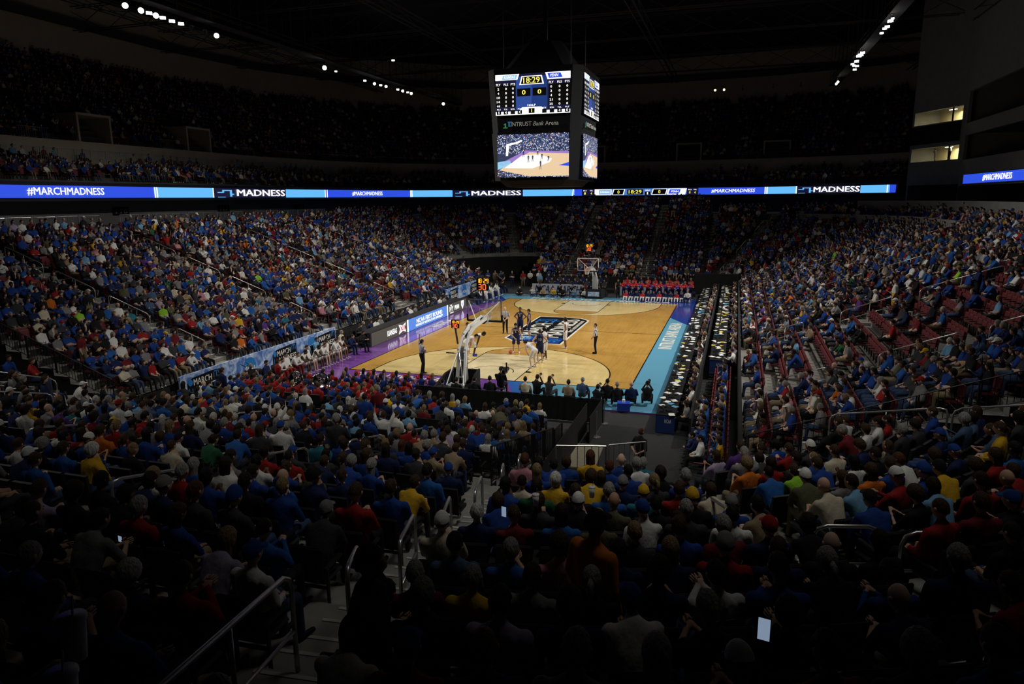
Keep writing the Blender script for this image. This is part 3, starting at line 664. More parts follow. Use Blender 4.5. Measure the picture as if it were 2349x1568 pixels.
def rbracket(s0, s1):
    W = s1-s0
    for (a, b, c_, d) in ((0, .5, .38, .6), (.3, .55, .42, .8), (.3, .72, .85, .82), (.78, .1, .92, .82), (.78, .3, 1.05, .42), (0, .02, .5, .08)): rseg('ribbon_bracket_emblem', s0+a*W, s0+c_*W, E_lt, b*.9, d*.9, 2)
def mad(s0, s1, t0, t1): rseg('ribbon_segment', s0, s1, E_dk); rtext('MADNESS', t0, t1, .48, .66, E_wh, bold=.05)
rseg('ribbon_segment', 2., 33.2, E_blue); rtext('#MARCHMADNESS', 21.4, 27.94, .46, .6, E_wh)
for s in (33.15, 40.45, 59.45, 74.6, 124.75, 128.65): rseg('ribbon_divider', s, s+.13, E_wh, l=2, sk=0)
for s in (33.4, 59.8, 74.85, 125.0): rseg('ribbon_divider', s, s+.13, E_wh, l=2)
rseg('ribbon_segment', 33.2, 40.5, E_lt); mad(40.5, 52.25, 43.9, 52.0); rbracket(41.1, 43.4); rseg('ribbon_segment', 52.25, 59.6, E_lt)
rseg('ribbon_segment', 59.6, 74.7, E_blue); rtext('#MARCHMADNESS', 64.66, 69.79, .46, .55, E_wh); rseg('ribbon_segment', 74.7, 81, E_lt)
mad(81, 91.4, 83.93, 91.1); rbracket(81.4, 83.5); rseg('ribbon_segment', 91.4, 98.9, E_lt); rseg('ribbon_divider', 98.6, 98.75, E_wh, l=2, sk=.08); rseg('ribbon_segment', 98.9, 99.97, E_blue)
rseg('ribbon_segment', 99.97, 101.8, E_dk); rseg('ribbon_segment', 101.8, 114.6, E_mid); rseg('ribbon_segment', 114.6, 116.16, E_dk)
rseg('ribbon_team_panel', 101.8, 104.2, E_wh, .05, .85, 1); rseg('ribbon_team_panel', 102.4, 104.1, em('led_pale2', (.3, .5, .8), 1), .12, .78, 2); rtext('KANSAS', 102.6, 103.9, .46, .2, E_wh, l=4)
for a, b in ((104.35, 106.0), (109.85, 111.9)): rseg('ribbon_score_frame', a, b, E_wh, .05, .85, 1, .1); rseg('ribbon_score_panel', a+.12, b-.12, E_black, .1, .8, 2, .1); rtext('0', (a+b)/2-.15, (a+b)/2+.15, .45, .45, E_yel, l=4)
rseg('ribbon_clock_panel', 106.4, 108.6, E_black, .1, .8, 2); rtext('18:29', 106.6, 108.4, .46, .48, E_yel); rseg('ribbon_half_panel', 108.85, 109.6, E_black, .05, .45, 2); rtext('1', 109.15, 109.3, .25, .3, E_wh); rtext('HALF', 108.9, 109.6, .66, .16, E_wh)
rseg('ribbon_team_panel', 112.0, 114.5, E_wh, .05, .85, 1, .1); rseg('ribbon_team_panel', 112.2, 113.7, E_blue, .15, .75, 2, .1); rtext('PENN', 112.5, 113.5, .46, .25, E_wh, l=4)
for a, tt, n_ in ((100.2, 'FLS', '1'), (101.1, 'TOL', '4'), (114.8, 'FLS', '0'), (115.5, 'TOL', '4')): rtext(tt, a, a+.45, .68, .16, E_wh); rtext(n_, a+.12, a+.32, .3, .3, E_yel)
rseg('ribbon_segment', 116.16, 124.9, E_blue); rtext('#MARCHMADNESS', 117.89, 123.51, .45, .5, E_wh, shear=.15); rseg('ribbon_segment', 124.9, 128.7, E_lt)
mad(128.7, 136.5, 130.83, 136.43); rbracket(128.95, 130.6); rseg('ribbon_segment', 136.5, 139.9, E_lt); rseg('ribbon_divider', 139.6, 139.72, E_wh, l=2); rseg('ribbon_segment', 139.9, 140.6, E_blue)

# ------------------------------------------------------------------ right hand suite tower
XS = 34.
A0, A1 = Vector((34., 38., 0)), Vector((30.7, 45.6, 0))
def wall_open(name, p, q, z0, z1, opens, m, th=.3):
    """wall between plan points p,q with rectangular openings (s0,s1,za,zb)"""
    p, q = Vector((p[0], p[1], 0)), Vector((q[0], q[1], 0)); L = (q-p).length; ex = (q-p)/L; R = Matrix.Rotation(math.atan2(ex.y, ex.x), 3, 'Z')
    xs = sorted({0, L, *[o[0] for o in opens], *[o[1] for o in opens]}); zz = sorted({z0, z1, *[o[2] for o in opens], *[o[3] for o in opens]}); mb = MB()
    for a, b in zip(xs, xs[1:]):
        for c_, d in zip(zz, zz[1:]):
            if any(o[0]-1e-6 <= a and b <= o[1]+1e-6 and o[2]-1e-6 <= c_ and d <= o[3]+1e-6 for o in opens): continue
            mb.box(p+ex*((a+b)/2)+Vector((0, 0, (c_+d)/2)), (b-a, th, d-c_), R)
    return struct(mb.obj(name, m))
La = (A1-A0).length
wall_open('wall_suite_corner', A0, A1, 10.2, 31, [(.5, La-.35, 12.75, 14.2), (.5, La-.35, 16.7, 18.1)], M_wallw)
wall_open('wall_suite_side', A1, (30.7+6, 45.6+2.5), 7.1, 31, [], M_wallw)
nA = Vector((-(A1-A0).y, (A1-A0).x, 0)).normalized()
if nA.x > 0: nA = -nA
exA = (A1-A0)/La; RA = Matrix.Rotation(math.atan2(exA.y, exA.x), 3, 'Z')
for k, (za, zb) in enumerate(((12.75, 14.2), (16.7, 18.1))):
    mid = (A0+A1)/2-nA*3
    mb = MB(); c0, c1 = A0-nA*3, A1-nA*3
    mb.box(mid+Vector((0, 0, (za+zb)/2)), (La, .1, zb-za+1), RA); o = struct(mb.obj('wall_suite_back', mat('cream_wall', (.55, .48, .30), .8)))
    MB().box(A0.lerp(A1, .5)-nA*1.6+Vector((0, 0, za-.1)), (La, 3, .15), RA).obj('floor_suite', M_conc)['kind'] = 'structure'
    MB().box(A0.lerp(A1, .5)-nA*1.6+Vector((0, 0, zb+.5)), (La, 3, .15), RA).obj('ceiling_suite', M_conc)['kind'] = 'structure'
    mb = MB()
    for t_ in (.27,): mb.box(A0.lerp(A1, t_)-nA*.1+Vector((0, 0, (za+zb)/2)), (.12, .12, zb-za), RA)
    mb.box(A0.lerp(A1, .12)-nA*2.9+Vector((0, 0, (za+zb)/2)), (.9, .06, zb-za), RA)
    struct(mb.obj('window_%d' % (k+1), M_blkm))
    fl = thing('ceiling_lamp', 'lit ceiling lamp inside the %s corner suite' % ('lower', 'upper')[k], 'ceiling lamp', A0.lerp(A1, .5)-nA*1.5+Vector((0, 0, zb+.0)), math.atan2(exA.y, exA.x))
    MB().box((0, 0, 0), (1.0, .2, .06)).obj('diffuser', E_fl, fl)
    l = bpy.data.lights.new('suite_lamp', 'AREA'); l.energy = 190; l.size = 2.; l.color = (1, .9, .55); lo = bpy.data.objects.new('suite_lamp', l); C.objects.link(lo); lo.location = A0.lerp(A1, .5)-nA*1.5+Vector((0, 0, zb-.05))
mb = MB(); n = 16
vs = []
for i in range(n+1):
    t_ = i/n; wv = .04*math.sin(i*2.1)
    p = A0.lerp(A1, .06+.92*t_)+nA*(.25+wv)
    vs += [p+Vector((0, 0, 16.55)), p+nA*.1+Vector((0, 0, 14.6))]
mb.add(vs, [(2*i, 2*i+1, 2*i+3, 2*i+2) for i in range(n)]); tag(mb.obj('black_drape', M_blk), 'black cloth drape hung on the corner suite wall below the upper lit window', 'drape')
# long suite face with two open balcony levels
wall_open('wall_suite', (34, 38), (34, -46), 7.1, 31, [(.6, 83, 12.6, 15.0), (.6, 83, 16.2, 19.3), (.2, 83, 7.1, 10.0)], M_wallw)
struct(MB().box((38, -4, 11.2), (8, 84, .3)).obj('floor_suite', M_concd)); struct(MB().box((38, -4, 15.4), (8, 84, .3)).obj('floor_suite', M_concd))
struct(MB().box((39.5, -4, 15), (.2, 84, 16)).obj('wall_suite_back', M_wallw)); struct(MB().box((37.2, 38.0, 15), (6, .2, 16)).obj('wall_spill_block', M_wallw))  # second wall: divider added to block lamp spill from the corner suites
rb2 = thing('ribbon_board', 'shorter lit ribbon board on the suite face above the right stand', 'ribbon board', (33.7, 0, 10.2))
MB().box((0, 8.6, .43), (.16, 54, 1.0)).obj('housing', M_blkm, rb2)
MB().box((-.1, 8.6, .43), (.02, 53.6, .86)).obj('screen', E_blue, rb2)
text('ribbon_lettering', '#MARCHMADNESS', (-.14, 25.6, .43), (0, -1, 0), (0, 0, 1), 7.4, .58, E_wh, rb2, bold=.03)
text('ribbon_lettering', '#MARCHMADNESS', (-.14, 3, .43), (0, -1, 0), (0, 0, 1), 7.4, .58, E_wh, rb2, bold=.03)

# ------------------------------------------------------------------ people
V = Vector
def rings_loft(mb, rings, n=12, mi=0):
    """rings: (centre, ax, ay, half width, half depth)"""
    vs = []
    for c, ax, ay, a, b in rings:
        for k in range(n):
            t = 2*math.pi*k/n; vs.append(c+ax*(a*math.cos(t))+ay*(b*math.sin(t)))
    fs = []
    for i in range(len(rings)-1):
        for k in range(n):
            a, b = i*n+k, i*n+(k+1) % n; fs.append((a, b, b+n, a+n))
    fs.append(tuple(range(n))[::-1]); fs.append(tuple((len(rings)-1)*n+k for k in range(n)))
    mb.add(vs, fs, mi)
def capsule(mb, p, q, r0, r1, n=10):
    p, q = V(p), V(q); d = (q-p); L = d.length
    if L < 1e-4: d = V((0, 0, 1))
    d.normalize(); pts = []; rs = []
    for k in (-90, -60, -30): pts.append(p+d*(r0*math.sin(D(k)))); rs.append(max(.002, r0*math.cos(D(k))))
    pts.append(p); rs.append(r0); pts.append(q); rs.append(r1)
    for k in (30, 60, 90): pts.append(q+d*(r1*math.sin(D(k)))); rs.append(max(.002, r1*math.cos(D(k))))
    N = d.orthogonal().normalized(); B = d.cross(N); vs = []; fs = []
    for c, r in zip(pts, rs):
        for k in range(n): a = 2*math.pi*k/n; vs.append(c+(N*math.cos(a)+B*math.sin(a))*r)
    for i in range(len(pts)-1):
        for k in range(n): a, b = i*n+k, i*n+(k+1) % n; fs.append((a, b, b+n, a+n))
    fs.append(tuple(range(n))[::-1]); fs.append(tuple((len(pts)-1)*n+k for k in range(n)))
    mb.add(vs, fs)
def head_mesh(mb, c, fwd, up, s=1., nu=18, nv=14, mi=0, ears=True):
    """head with brow, nose, lips, chin, jaw and ears"""
    right = fwd.cross(up).normalized(); vs = []
    def put(a, b, e): return c+right*(a*s)+fwd*(b*s)+up*(e*s)
    for j in range(nv+1):
        ph = -math.pi/2+math.pi*j/nv
        for k in range(nu):
            a = 2*math.pi*k/nu     # a=90deg is forward
            x, y, z = math.cos(ph)*math.cos(a), math.cos(ph)*math.sin(a), math.sin(ph)
            wx = .076*(1-.22*max(0, -z)); wy = .096*(1-.10*max(0, -z)*(1 if y < 0 else 0)); wz = .118
            X, Y_, Z_ = x*wx, y*wy, z*wz
            if y > 0:
                f = max(0, y)
                Y_ += .020*math.exp(-((X/.016)**2))*math.exp(-(((Z_+.012)/.022)**2))*f      # nose
                Y_ -= .010*math.exp(-(((abs(X)-.031)/.015)**2))*math.exp(-(((Z_-.012)/.014)**2))*f   # sockets
                Y_ += .006*math.exp(-(((Z_-.034)/.012)**2))*f                                   # brow
                Y_ += .006*math.exp(-((X/.022)**2))*math.exp(-(((Z_+.055)/.010)**2))*f     # lips
                Y_ += .012*math.exp(-((X/.024)**2))*math.exp(-(((Z_+.088)/.016)**2))*f     # chin
            if y < 0 and z < -.2: Y_ *= .92
            vs.append(put(X, Y_, Z_))
    fs = []
    for j in range(nv):
        for k in range(nu):
            a, b = j*nu+k, j*nu+(k+1) % nu; fs.append((a, b, b+nu, a+nu))
    mb.add(vs, fs, mi)
    if ears:
        for sg in (-1, 1):
            m = MB(); m.sphere((0, 0, 0), (.012, .020, .030), 8, 6)
            mb.add([put(sg*.078+v[0], -.005+v[1], v[2]-.002) for v in m.v], m.f, mi)
SIT = .45
def pose(kind):
    """joint positions, facing +y, metres, floor at z=0"""
    P = dict(pel=V((0, 0, SIT+.09)), che=V((0, -.03, SIT+.58)), hed=V((0, .03, SIT+.775)), face=V((0, 1, -.12)))
    def sym(key, x, y, z): P[key+'L'] = V((-x, y, z)); P[key+'R'] = V((x, y, z))
    sym('sho', .20, -.02, SIT+.52); sym('elb', .25, .03, SIT+.26); sym('wri', .11, .26, SIT+.20); sym('hip', .09, .02, SIT+.08); sym('kne', .12, .44, SIT+.07); sym('ank', .12, .47, .09); P['toe'] = .17
    if kind == 'sit': pass
    elif kind == 'sit_lean':
        P.update(che=V((0, .20, SIT+.52)), hed=V((0, .32, SIT+.67)), face=V((0, 1, .0))); sym('sho', .18, .20, SIT+.46); sym('elb', .20, .36, SIT+.20); sym('wri', .05, .54, SIT+.24)
    elif kind == 'sit_cross': sym('elb', .24, .10, SIT+.29); P['wriL'] = V((.10, .20, SIT+.32)); P['wriR'] = V((-.10, .23, SIT+.29))
    elif kind == 'sit_clap': sym('elb', .24, .12, SIT+.32); sym('wri', .03, .32, SIT+.48)
    elif kind == 'sit_chin': P['elbR'] = V((.20, .22, SIT+.24)); P['wriR'] = V((.07, .16, SIT+.62)); P['wriL'] = V((-.02, .26, SIT+.2)); P.update(che=V((0, .06, SIT+.56)), hed=V((0, .12, SIT+.75))); sym('sho', .185, .06, SIT+.50)
    elif kind == 'sit_phone': sym('elb', .22, .14, SIT+.28); sym('wri', .05, .34, SIT+.40); P['face'] = V((0, 1, -.6)); P['hed'] = V((0, .06, SIT+.78))
    elif kind == 'sit_up': sym('elb', .30, .06, SIT+.78); sym('wri', .26, .10, SIT+1.04)
    elif kind == 'sit_write': P.update(che=V((0, .10, SIT+.55)), hed=V((0, .20, SIT+.74)), face=V((0, 1, -.35))); sym('sho', .185, .10, SIT+.49); sym('elb', .25, .22, SIT+.30); sym('wri', .12, .46, SIT+.36)
    elif kind.startswith('floor'):
        z = -.42; P.update(pel=V((0, 0, .13)), che=V((0, .04, .60)), hed=V((0, .10, .81)), face=V((0, 1, -.1)))
        sym('sho', .18, .05, .54); sym('elb', .27, .16, .32); sym('wri', .12, .34, .30); sym('hip', .09, .0, .12); sym('kne', .33, .30, .20); sym('ank', .10, .36, .08); P['toe'] = .12
        if kind == 'floor_camera': sym('elb', .22, .22, .52); sym('wri', .06, .30, .76)
        if kind == 'floor_legs': sym('kne', .12, .42, .34); sym('ank', .14, .80, .08)
        if kind == 'floor_low': P.update(pel=V((0, 0, .33)), che=V((0, .04, .80)), hed=V((0, .10, 1.01))); sym('sho', .19, .05, .74); sym('elb', .27, .16, .52); sym('wri', .12, .36, .52); sym('hip', .09, 0, .32); sym('kne', .2, .42, .42); sym('ank', .2, .45, .08)
        if kind == 'floor_lowcam': P.update(pel=V((0, 0, .33)), che=V((0, .06, .80)), hed=V((0, .12, 1.01))); sym('sho', .19, .07, .74); sym('elb', .22, .24, .70); sym('wri', .06, .32, .96); sym('hip', .09, 0, .32); sym('kne', .2, .42, .42); sym('ank', .2, .45, .08)
    else:
        P.update(pel=V((0, 0, .95)), che=V((0, -.01, 1.44)), hed=V((0, .03, 1.635)), face=V((0, 1, -.05)))
        sym('sho', .19, 0, 1.38); sym('elb', .25, -.02, 1.12); sym('wri', .24, .08, .88); sym('hip', .095, 0, .93); sym('kne', .11, .03, .50); sym('ank', .12, -.02, .09); P['toe'] = .17
        if kind == 'stand_hips': sym('elb', .38, -.08, 1.16); sym('wri', .20, .02, 1.02)
        if kind == 'stand_cross': sym('elb', .25, .05, 1.14); P['wriL'] = V((.10, .20, 1.17)); P['wriR'] = V((-.10, .22, 1.13))
        if kind == 'stand_front': sym('elb', .26, .0, 1.12); P['wriL'] = V((-.04, .18, .93)); P['wriR'] = V((.05, .2, .93))
        if kind == 'stand_back': sym('elb', .30, -.08, 1.12); sym('wri', .08, -.17, .98)
        if kind == 'stand_clap': sym('elb', .24, .12, 1.16); sym('wri', .03, .32, 1.30)
        if kind == 'stand_up': sym('elb', .30, .02, 1.62); sym('wri', .24, .06, 1.88)
        if kind == 'ref_up': P['elbL'] = V((-.27, .04, 1.60)); P['wriL'] = V((-.24, .04, 1.88)); P['wriR'] = V((.06, .24, 1.10)); P['elbR'] = V((.27, .04, 1.14)); P['kneL'] = V((-.10, .1, .5)); P['ankL'] = V((-.12, .02, .09))
        if kind == 'ball': P.update(che=V((0, .08, 1.40)), hed=V((0, .17, 1.58)), face=V((0, 1, -.75))); sym('sho', .19, .08, 1.34); P['elbL'] = V((-.28, .12, 1.06)); P['wriL'] = V((-.34, .18, .82)); P['elbR'] = V((.25, .20, 1.06)); P['wriR'] = V((.04, .32, .90)); sym('ank', .17, -.02, .09); sym('kne', .14, .06, .5)
        if kind == 'bent': P.update(pel=V((0, -.12, .90)), che=V((0, .34, 1.16)), hed=V((0, .55, 1.20)), face=V((0, 1, -.7))); sym('sho', .19, .31, 1.11); sym('elb', .24, .24, .85); sym('wri', .15, .16, .60); sym('hip', .1, -.10, .88); sym('kne', .15, .08, .50); sym('ank', .16, -.02, .09)
        if kind == 'lean_table': P.update(pel=V((0, -.1, .93)), che=V((0, .16, 1.38)), hed=V((0, .24, 1.58))); sym('sho', .19, .16, 1.32); sym('elb', .24, .24, 1.08); sym('wri', .18, .4, 1.02)
        if kind == 'walk': P['ankL'] = V((-.1, .28, .10)); P['kneL'] = V((-.1, .22, .52)); P['ankR'] = V((.1, -.26, .14)); P['kneR'] = V((.1, .0, .50))
        if kind == 'cheer': sym('elb', .36, .1, 1.18); sym('wri', .30, .28, 1.32)
    return P
_T = {}
def person_mesh(kind, sleeve='short', legs='pants', vox=.026, fingers=False, headdet=1, target=None, girl=False):
    """one continuous body; slots: 0 skin, 1 top, 2 legs, 3 shoes, 4 eyes, 5 hair-coloured brows"""
    key = (kind, sleeve, legs, vox, fingers, headdet, target, girl)
    if key in _T: return _T[key]
    P = pose(kind); caps = []; mb = MB()
    def cap(p, q, r0, r1, tag_): caps.append((V(p), V(q), r0, r1, tag_)); capsule(mb, p, q, r0, r1)
    spine = (P['che']-P['pel']); sp = spine.normalized(); X = V((1, 0, 0)); Yf = sp.cross(X)*-1; Yf = V((0, sp.z, -sp.y)); g = .88 if girl else 1.
    rg = []
    slim = sleeve == 'tank'; w_ = 1.0 if slim else 1.17
    for t, a, b in ((-.16, .10, .08), (-.08, .165, .115), (.06, .175, .125), (.30, .155*g*w_, .112*w_), (.55, .172*g*w_, .12*w_), (.80, .192*g*w_, .115), (.93, .18*g*w_, .098), (1.04, .11, .078), (1.12, .062, .056)):
        rg.append((P['pel']+spine*t+Yf*(.012*math.sin(t*3)), X, Yf, a, b))
    rings_loft(mb, rg, 14)
    caps.append((P['pel']-spine*.05, P['pel']+spine*.16, .13, .13, 2)); caps.append((P['pel']+spine*.3, P['che']-spine*.05, .13, .12, 1))
    nk = P['che']+spine*.02; hd = P['hed']; cap(nk, hd-V((0, 0, .05)), .052, .05, 0)
    for s_ in 'LR':
        sh, el, wr = P['sho'+s_]*1., P['elb'+s_], P['wri'+s_]
        up_t = 1 if sleeve != 'tank' else 0; fo_t = 1 if sleeve == 'long' else 0
        if sleeve == 'tank': caps.append((sh*.6+V((0, sh.y*.4, sh.z*.4)), sh*.75+V((0, sh.y*.25, sh.z*.25)), .07, .07, 1))
        k = 1.32 if up_t else 1.08
        cap(sh, el, .056*k*g, .043*k*g, up_t if sleeve != 'short' else 1)
        if sleeve == 'short': caps.append((sh.lerp(el, .8), el, .05, .05, 0))
        cap(el, wr, .042*g*(1.15 if fo_t else 1.), .029*g*(1.2 if fo_t else 1.), fo_t)
        d = (wr-el).normalized(); hd_c = wr+d*.05
        cap(wr+d*.01, wr+d*.075, .030, .034, 0)
        hi, kn, an = P['hip'+s_], P['kne'+s_], P['ank'+s_]
        if legs == 'shorts': cap(hi, hi.lerp(kn, .86), .108, .094, 2); cap(hi.lerp(kn, .6), kn, .066, .056, 0)
        else: cap(hi, kn, .098, .068, 2)
        if legs == 'pants': cap(kn, an, .068, .054, 2)
        elif legs == 'shorts': cap(kn, an, .060, .038, 0)
        elif legs == 'bare': caps.append((hi.lerp(kn, .3), kn, .07, .055, 0)); cap(kn, an, .055, .036, 0)
        f = P.get('toe', .17); dirx = .25 if s_ == 'R' else -.25
        cap(an+V((0, -.03, -.045)), an+V((dirx*f*.5, f, -.055)), .040, .034, 3)
    me = mb.mesh('tmp', M_wood); o = link('tmp', me)
    rm = o.modifiers.new('r', 'REMESH'); rm.mode = 'VOXEL'; rm.voxel_size = vox
    sm = o.modifiers.new('s', 'SMOOTH'); sm.factor = .5; sm.iterations = 3
    if target: dc = o.modifiers.new('d', 'DECIMATE'); dc.ratio = .5
    dg = bpy.context.evaluated_depsgraph_get(); ev = bpy.data.meshes.new_from_object(o.evaluated_get(dg))
    if target:
        n = len(ev.polygons); dc.ratio = .5*target/max(1, n); bpy.data.meshes.remove(ev); dg = bpy.context.evaluated_depsgraph_get(); dg.update(); ev = bpy.data.meshes.new_from_object(o.evaluated_get(dg))
    bpy.data.objects.remove(o); bpy.data.meshes.remove(me)
    nv = len(ev.vertices); co = np.empty(nv*3, 'f'); ev.vertices.foreach_get('co', co); co = co.reshape(-1, 3)
    faces = [tuple(p.vertices) for p in ev.polygons]; bpy.data.meshes.remove(ev)
    cen = np.array([co[list(f)].mean(0) for f in faces]); best = np.full(len(faces), 1e9); mi = np.zeros(len(faces), int)
    for p, q, r0, r1, tg in caps:
        p, q = np.array(p), np.array(q); d = q-p; L2 = max(1e-8, d @ d); t = np.clip(((cen-p) @ d)/L2, 0, 1)
        dist = np.linalg.norm(cen-(p+t[:, None]*d), axis=1)-(r0+(r1-r0)*t)
        sel = dist < best; best[sel] = dist[sel]; mi[sel] = tg
    out = MB(); out.v = [tuple(v) for v in co]; out.f = faces; out.m = list(map(int, mi))
    fw = P['face'].normalized(); up = V((1, 0, 0)).cross(fw).normalized()*1.; 
    if up.z < 0: up = -up
    sc = 1.06 if not girl else 1.02
    if headdet == 2:
        head_mesh(out, hd, fw, up, sc, 20, 16)
        rt = fw.cross(up)
        for sg in (-1, 1):
            m = MB(); m.sphere((0, 0, 0), (.013, .008, .008), 8, 6); c0 = hd+rt*(sg*.031*sc)+fw*(.083*sc)+up*(.012*sc); out.add([c0+rt*v[0]+fw*v[1]+up*v[2] for v in m.v], m.f, 4)
            m = MB(); m.box((0, 0, 0), (.026, .006, .006)); c0 = hd+rt*(sg*.031*sc)+fw*(.092*sc)+up*(.034*sc); out.add([c0+rt*v[0]+fw*v[1]+up*v[2] for v in m.v], m.f, 5)
    elif headdet == 1: head_mesh(out, hd, fw, up, sc, 12, 9, ears=True)
    else: head_mesh(out, hd, fw, up, sc, 7, 5, ears=False)
    if fingers:
        for s_ in 'LR':
            el, wr = P['elb'+s_], P['wri'+s_]; d = (wr-el).normalized(); side = d.cross(V((0, 1, 0)) if abs(d.y) < .8 else V((0, 0, 1))).normalized(); nn = d.cross(side).normalized()
            if nn.z > 0: nn = -nn
            for i, L in enumerate((.060, .070, .066, .050)):
                b = wr+d*.085+side*(.030-.020*i); out.tube([b, b+d*L*.45+nn*.008, b+d*L*.8+nn*.026, b+d*L*.95+nn*.045], [.0095, .009, .0085, .006], 6, 0)
            sg = 1; b = wr+d*.035+side*.030; out.tube([b, b+side*.022+d*.022+nn*.008, b+side*.026+d*.045+nn*.022], [.012, .010, .007], 6, 0)
    res = (out, hd, fw, up, sc); _T[key] = res; return res
def hair_mb(kind, hd, fw, up, s=1., low=False):
    """hair or headwear shell in person space"""
    rt = fw.cross(up); mb = MB(); nu, nv = (8, 5) if low else (16, 10)
    def shell(k, zmin_f, zmin_b, zoff=0., wx=.085, wy=.106, wz=.126, bulge=0.):
        vs = []; rows = nv
        for j in range(rows+1):
            for i in range(nu):
                a = 2*math.pi*i/nu; f = (math.sin(a)+1)/2; zm = zmin_b+(zmin_f-zmin_b)*f**1.5
                e = math.asin(max(-.98, min(.98, zm))); ph = math.pi/2-.10-(math.pi/2-.10-e)*j/rows
                x, y, z = math.cos(ph)*math.cos(a), math.cos(ph)*math.sin(a), math.sin(ph)
                b = 1+bulge*math.sin(i*2.7+j*1.9)
                vs.append(hd+rt*(x*wx*b*s)+fw*((y*wy*b-.006)*s)+up*((z*wz*b+zoff)*s))
        fs = [(j*nu+i, (j+1)*nu+i, (j+1)*nu+(i+1) % nu, j*nu+(i+1) % nu) for j in range(rows) for i in range(nu)]+[tuple(range(nu))]
        mb.add(vs, fs, 0)
    if kind == 'short': shell(1, .52, -.45, bulge=.03)
    elif kind == 'crop': shell(1, .60, -.30, wx=.080, wy=.100, wz=.121)
    elif kind == 'afro': shell(1, .45, -.45, wx=.100, wy=.118, wz=.142, bulge=.03)
    elif kind == 'bob':
        shell(1, .50, -.92, wx=.102, wy=.118, wz=.134, bulge=.035)
    elif kind in ('long', 'tail'):
        shell(1, .50, -.5, wx=.090, wy=.110, wz=.130, bulge=.015)
        n = 6 if low else 10
        if kind == 'long':
            vs = []; H = 6
            for j in range(H+1):
                t = j/H
                for i in range(n+1):
                    a = D(200+140*i/n); r = (.088-.012*t)*(1+.04*math.sin(i*2+j)); c = hd+rt*(r*math.cos(a)*s)+fw*((r*1.1*math.sin(a)-.01-.035*t)*s); vs.append(c+V((0, 0, -.03-.28*t))*s)
            fs = [(j*(n+1)+i, j*(n+1)+i+1, (j+1)*(n+1)+i+1, (j+1)*(n+1)+i) for j in range(H) for i in range(n)]
            mb.add(vs, fs, 0); mb.add([v+fw*(.02*s) for v in vs], [f[::-1] for f in fs], 0)
        else: b = hd-fw*.1*s+up*.03*s; mb.tube([b, b-fw*.05+V((0, 0, -.03)), b-fw*.055+V((0, 0, -.12)), b-fw*.04+V((0, 0, -.22))], [.02, .032, .028, .008], 6 if low else 8)
    elif kind == 'cap':
        shell(1, .42, .02, wx=.088, wy=.106, wz=.128)
        b = hd+fw*.085*s+up*.048*s; vs = []; n = 5
        for i in range(n+1):
            a = D(20+140*i/n); vs.append(hd+rt*(.074*math.cos(a)*s)+fw*(.088*math.sin(a)*s)+up*(.05*s)); vs.append(hd+rt*(.080*math.cos(a)*s)+fw*((.10*math.sin(a)+.062)*s)+up*((.040)*s))
        mb.add(vs, [(2*i, 2*i+1, 2*i+3, 2*i+2) for i in range(n)]); mb.add([v+up*.006*s for v in vs], [(2*i+2, 2*i+3, 2*i+1, 2*i) for i in range(n)])
    elif kind == 'beanie': shell(1, .30, -.1, wx=.090, wy=.108, wz=.150)
    return mb
# palette
def pm(n, c, r=.85):
    new = n not in MATS; m = mat(n, c, r, spec=.15)
    if new and not n.startswith('skin') and not n.startswith('shoe'):
        nt = m.node_tree; b = nt.nodes['Principled BSDF']; tc = nt.nodes.new('ShaderNodeTexCoord'); mp = nt.nodes.new('ShaderNodeMapping'); no = nt.nodes.new('ShaderNodeTexNoise'); bu = nt.nodes.new('ShaderNodeBump')
        hair_ = n.startswith('hair'); mp.inputs['Scale'].default_value = (60, 60, 9) if hair_ else (9, 9, 5); no.inputs['Scale'].default_value = 1.; no.inputs['Detail'].default_value = 3; bu.inputs['Strength'].default_value = .9 if hair_ else .45; bu.inputs['Distance'].default_value = .02 if hair_ else .05
        nt.links.new(tc.outputs['Object'], mp.inputs['Vector']); nt.links.new(mp.outputs['Vector'], no.inputs['Vector']); nt.links.new(no.outputs['Fac'], bu.inputs['Height']); nt.links.new(bu.outputs['Normal'], b.inputs['Normal'])
        if hair_:
            r_ = nt.nodes.new('ShaderNodeValToRGB'); r_.color_ramp.elements[0].position = .35; r_.color_ramp.elements[1].position = .65; r_.color_ramp.elements[0].color = (*[k*.55 for k in c], 1); r_.color_ramp.elements[1].color = (*[min(1, k*1.35) for k in c], 1); nt.links.new(no.outputs['Fac'], r_.inputs['Fac']); nt.links.new(r_.outputs['Color'], b.inputs['Base Color'])
    return m
SKIN = {'light': pm('skin_light', (.50, .31, .22), .6), 'tan': pm('skin_tan', (.40, .23, .15), .6), 'pale': pm('skin_pale', (.58, .39, .30), .6), 'brown': pm('skin_brown', (.16, .08, .05), .6), 'dark': pm('skin_dark', (.075, .038, .026), .55)}
HAIR = {'brown': pm('hair_brown', (.045, .025, .014), .6), 'dark brown': pm('hair_dark_brown', (.018, .011, .008), .6), 'black': pm('hair_black', (.008, .007, .007), .55), 'blond': pm('hair_blond', (.20, .135, .065), .6), 'grey': pm('hair_grey', (.24, .235, .22), .7), 'white': pm('hair_white', (.50, .49, .46), .7), 'auburn': pm('hair_auburn', (.075, .028, .014), .6)}
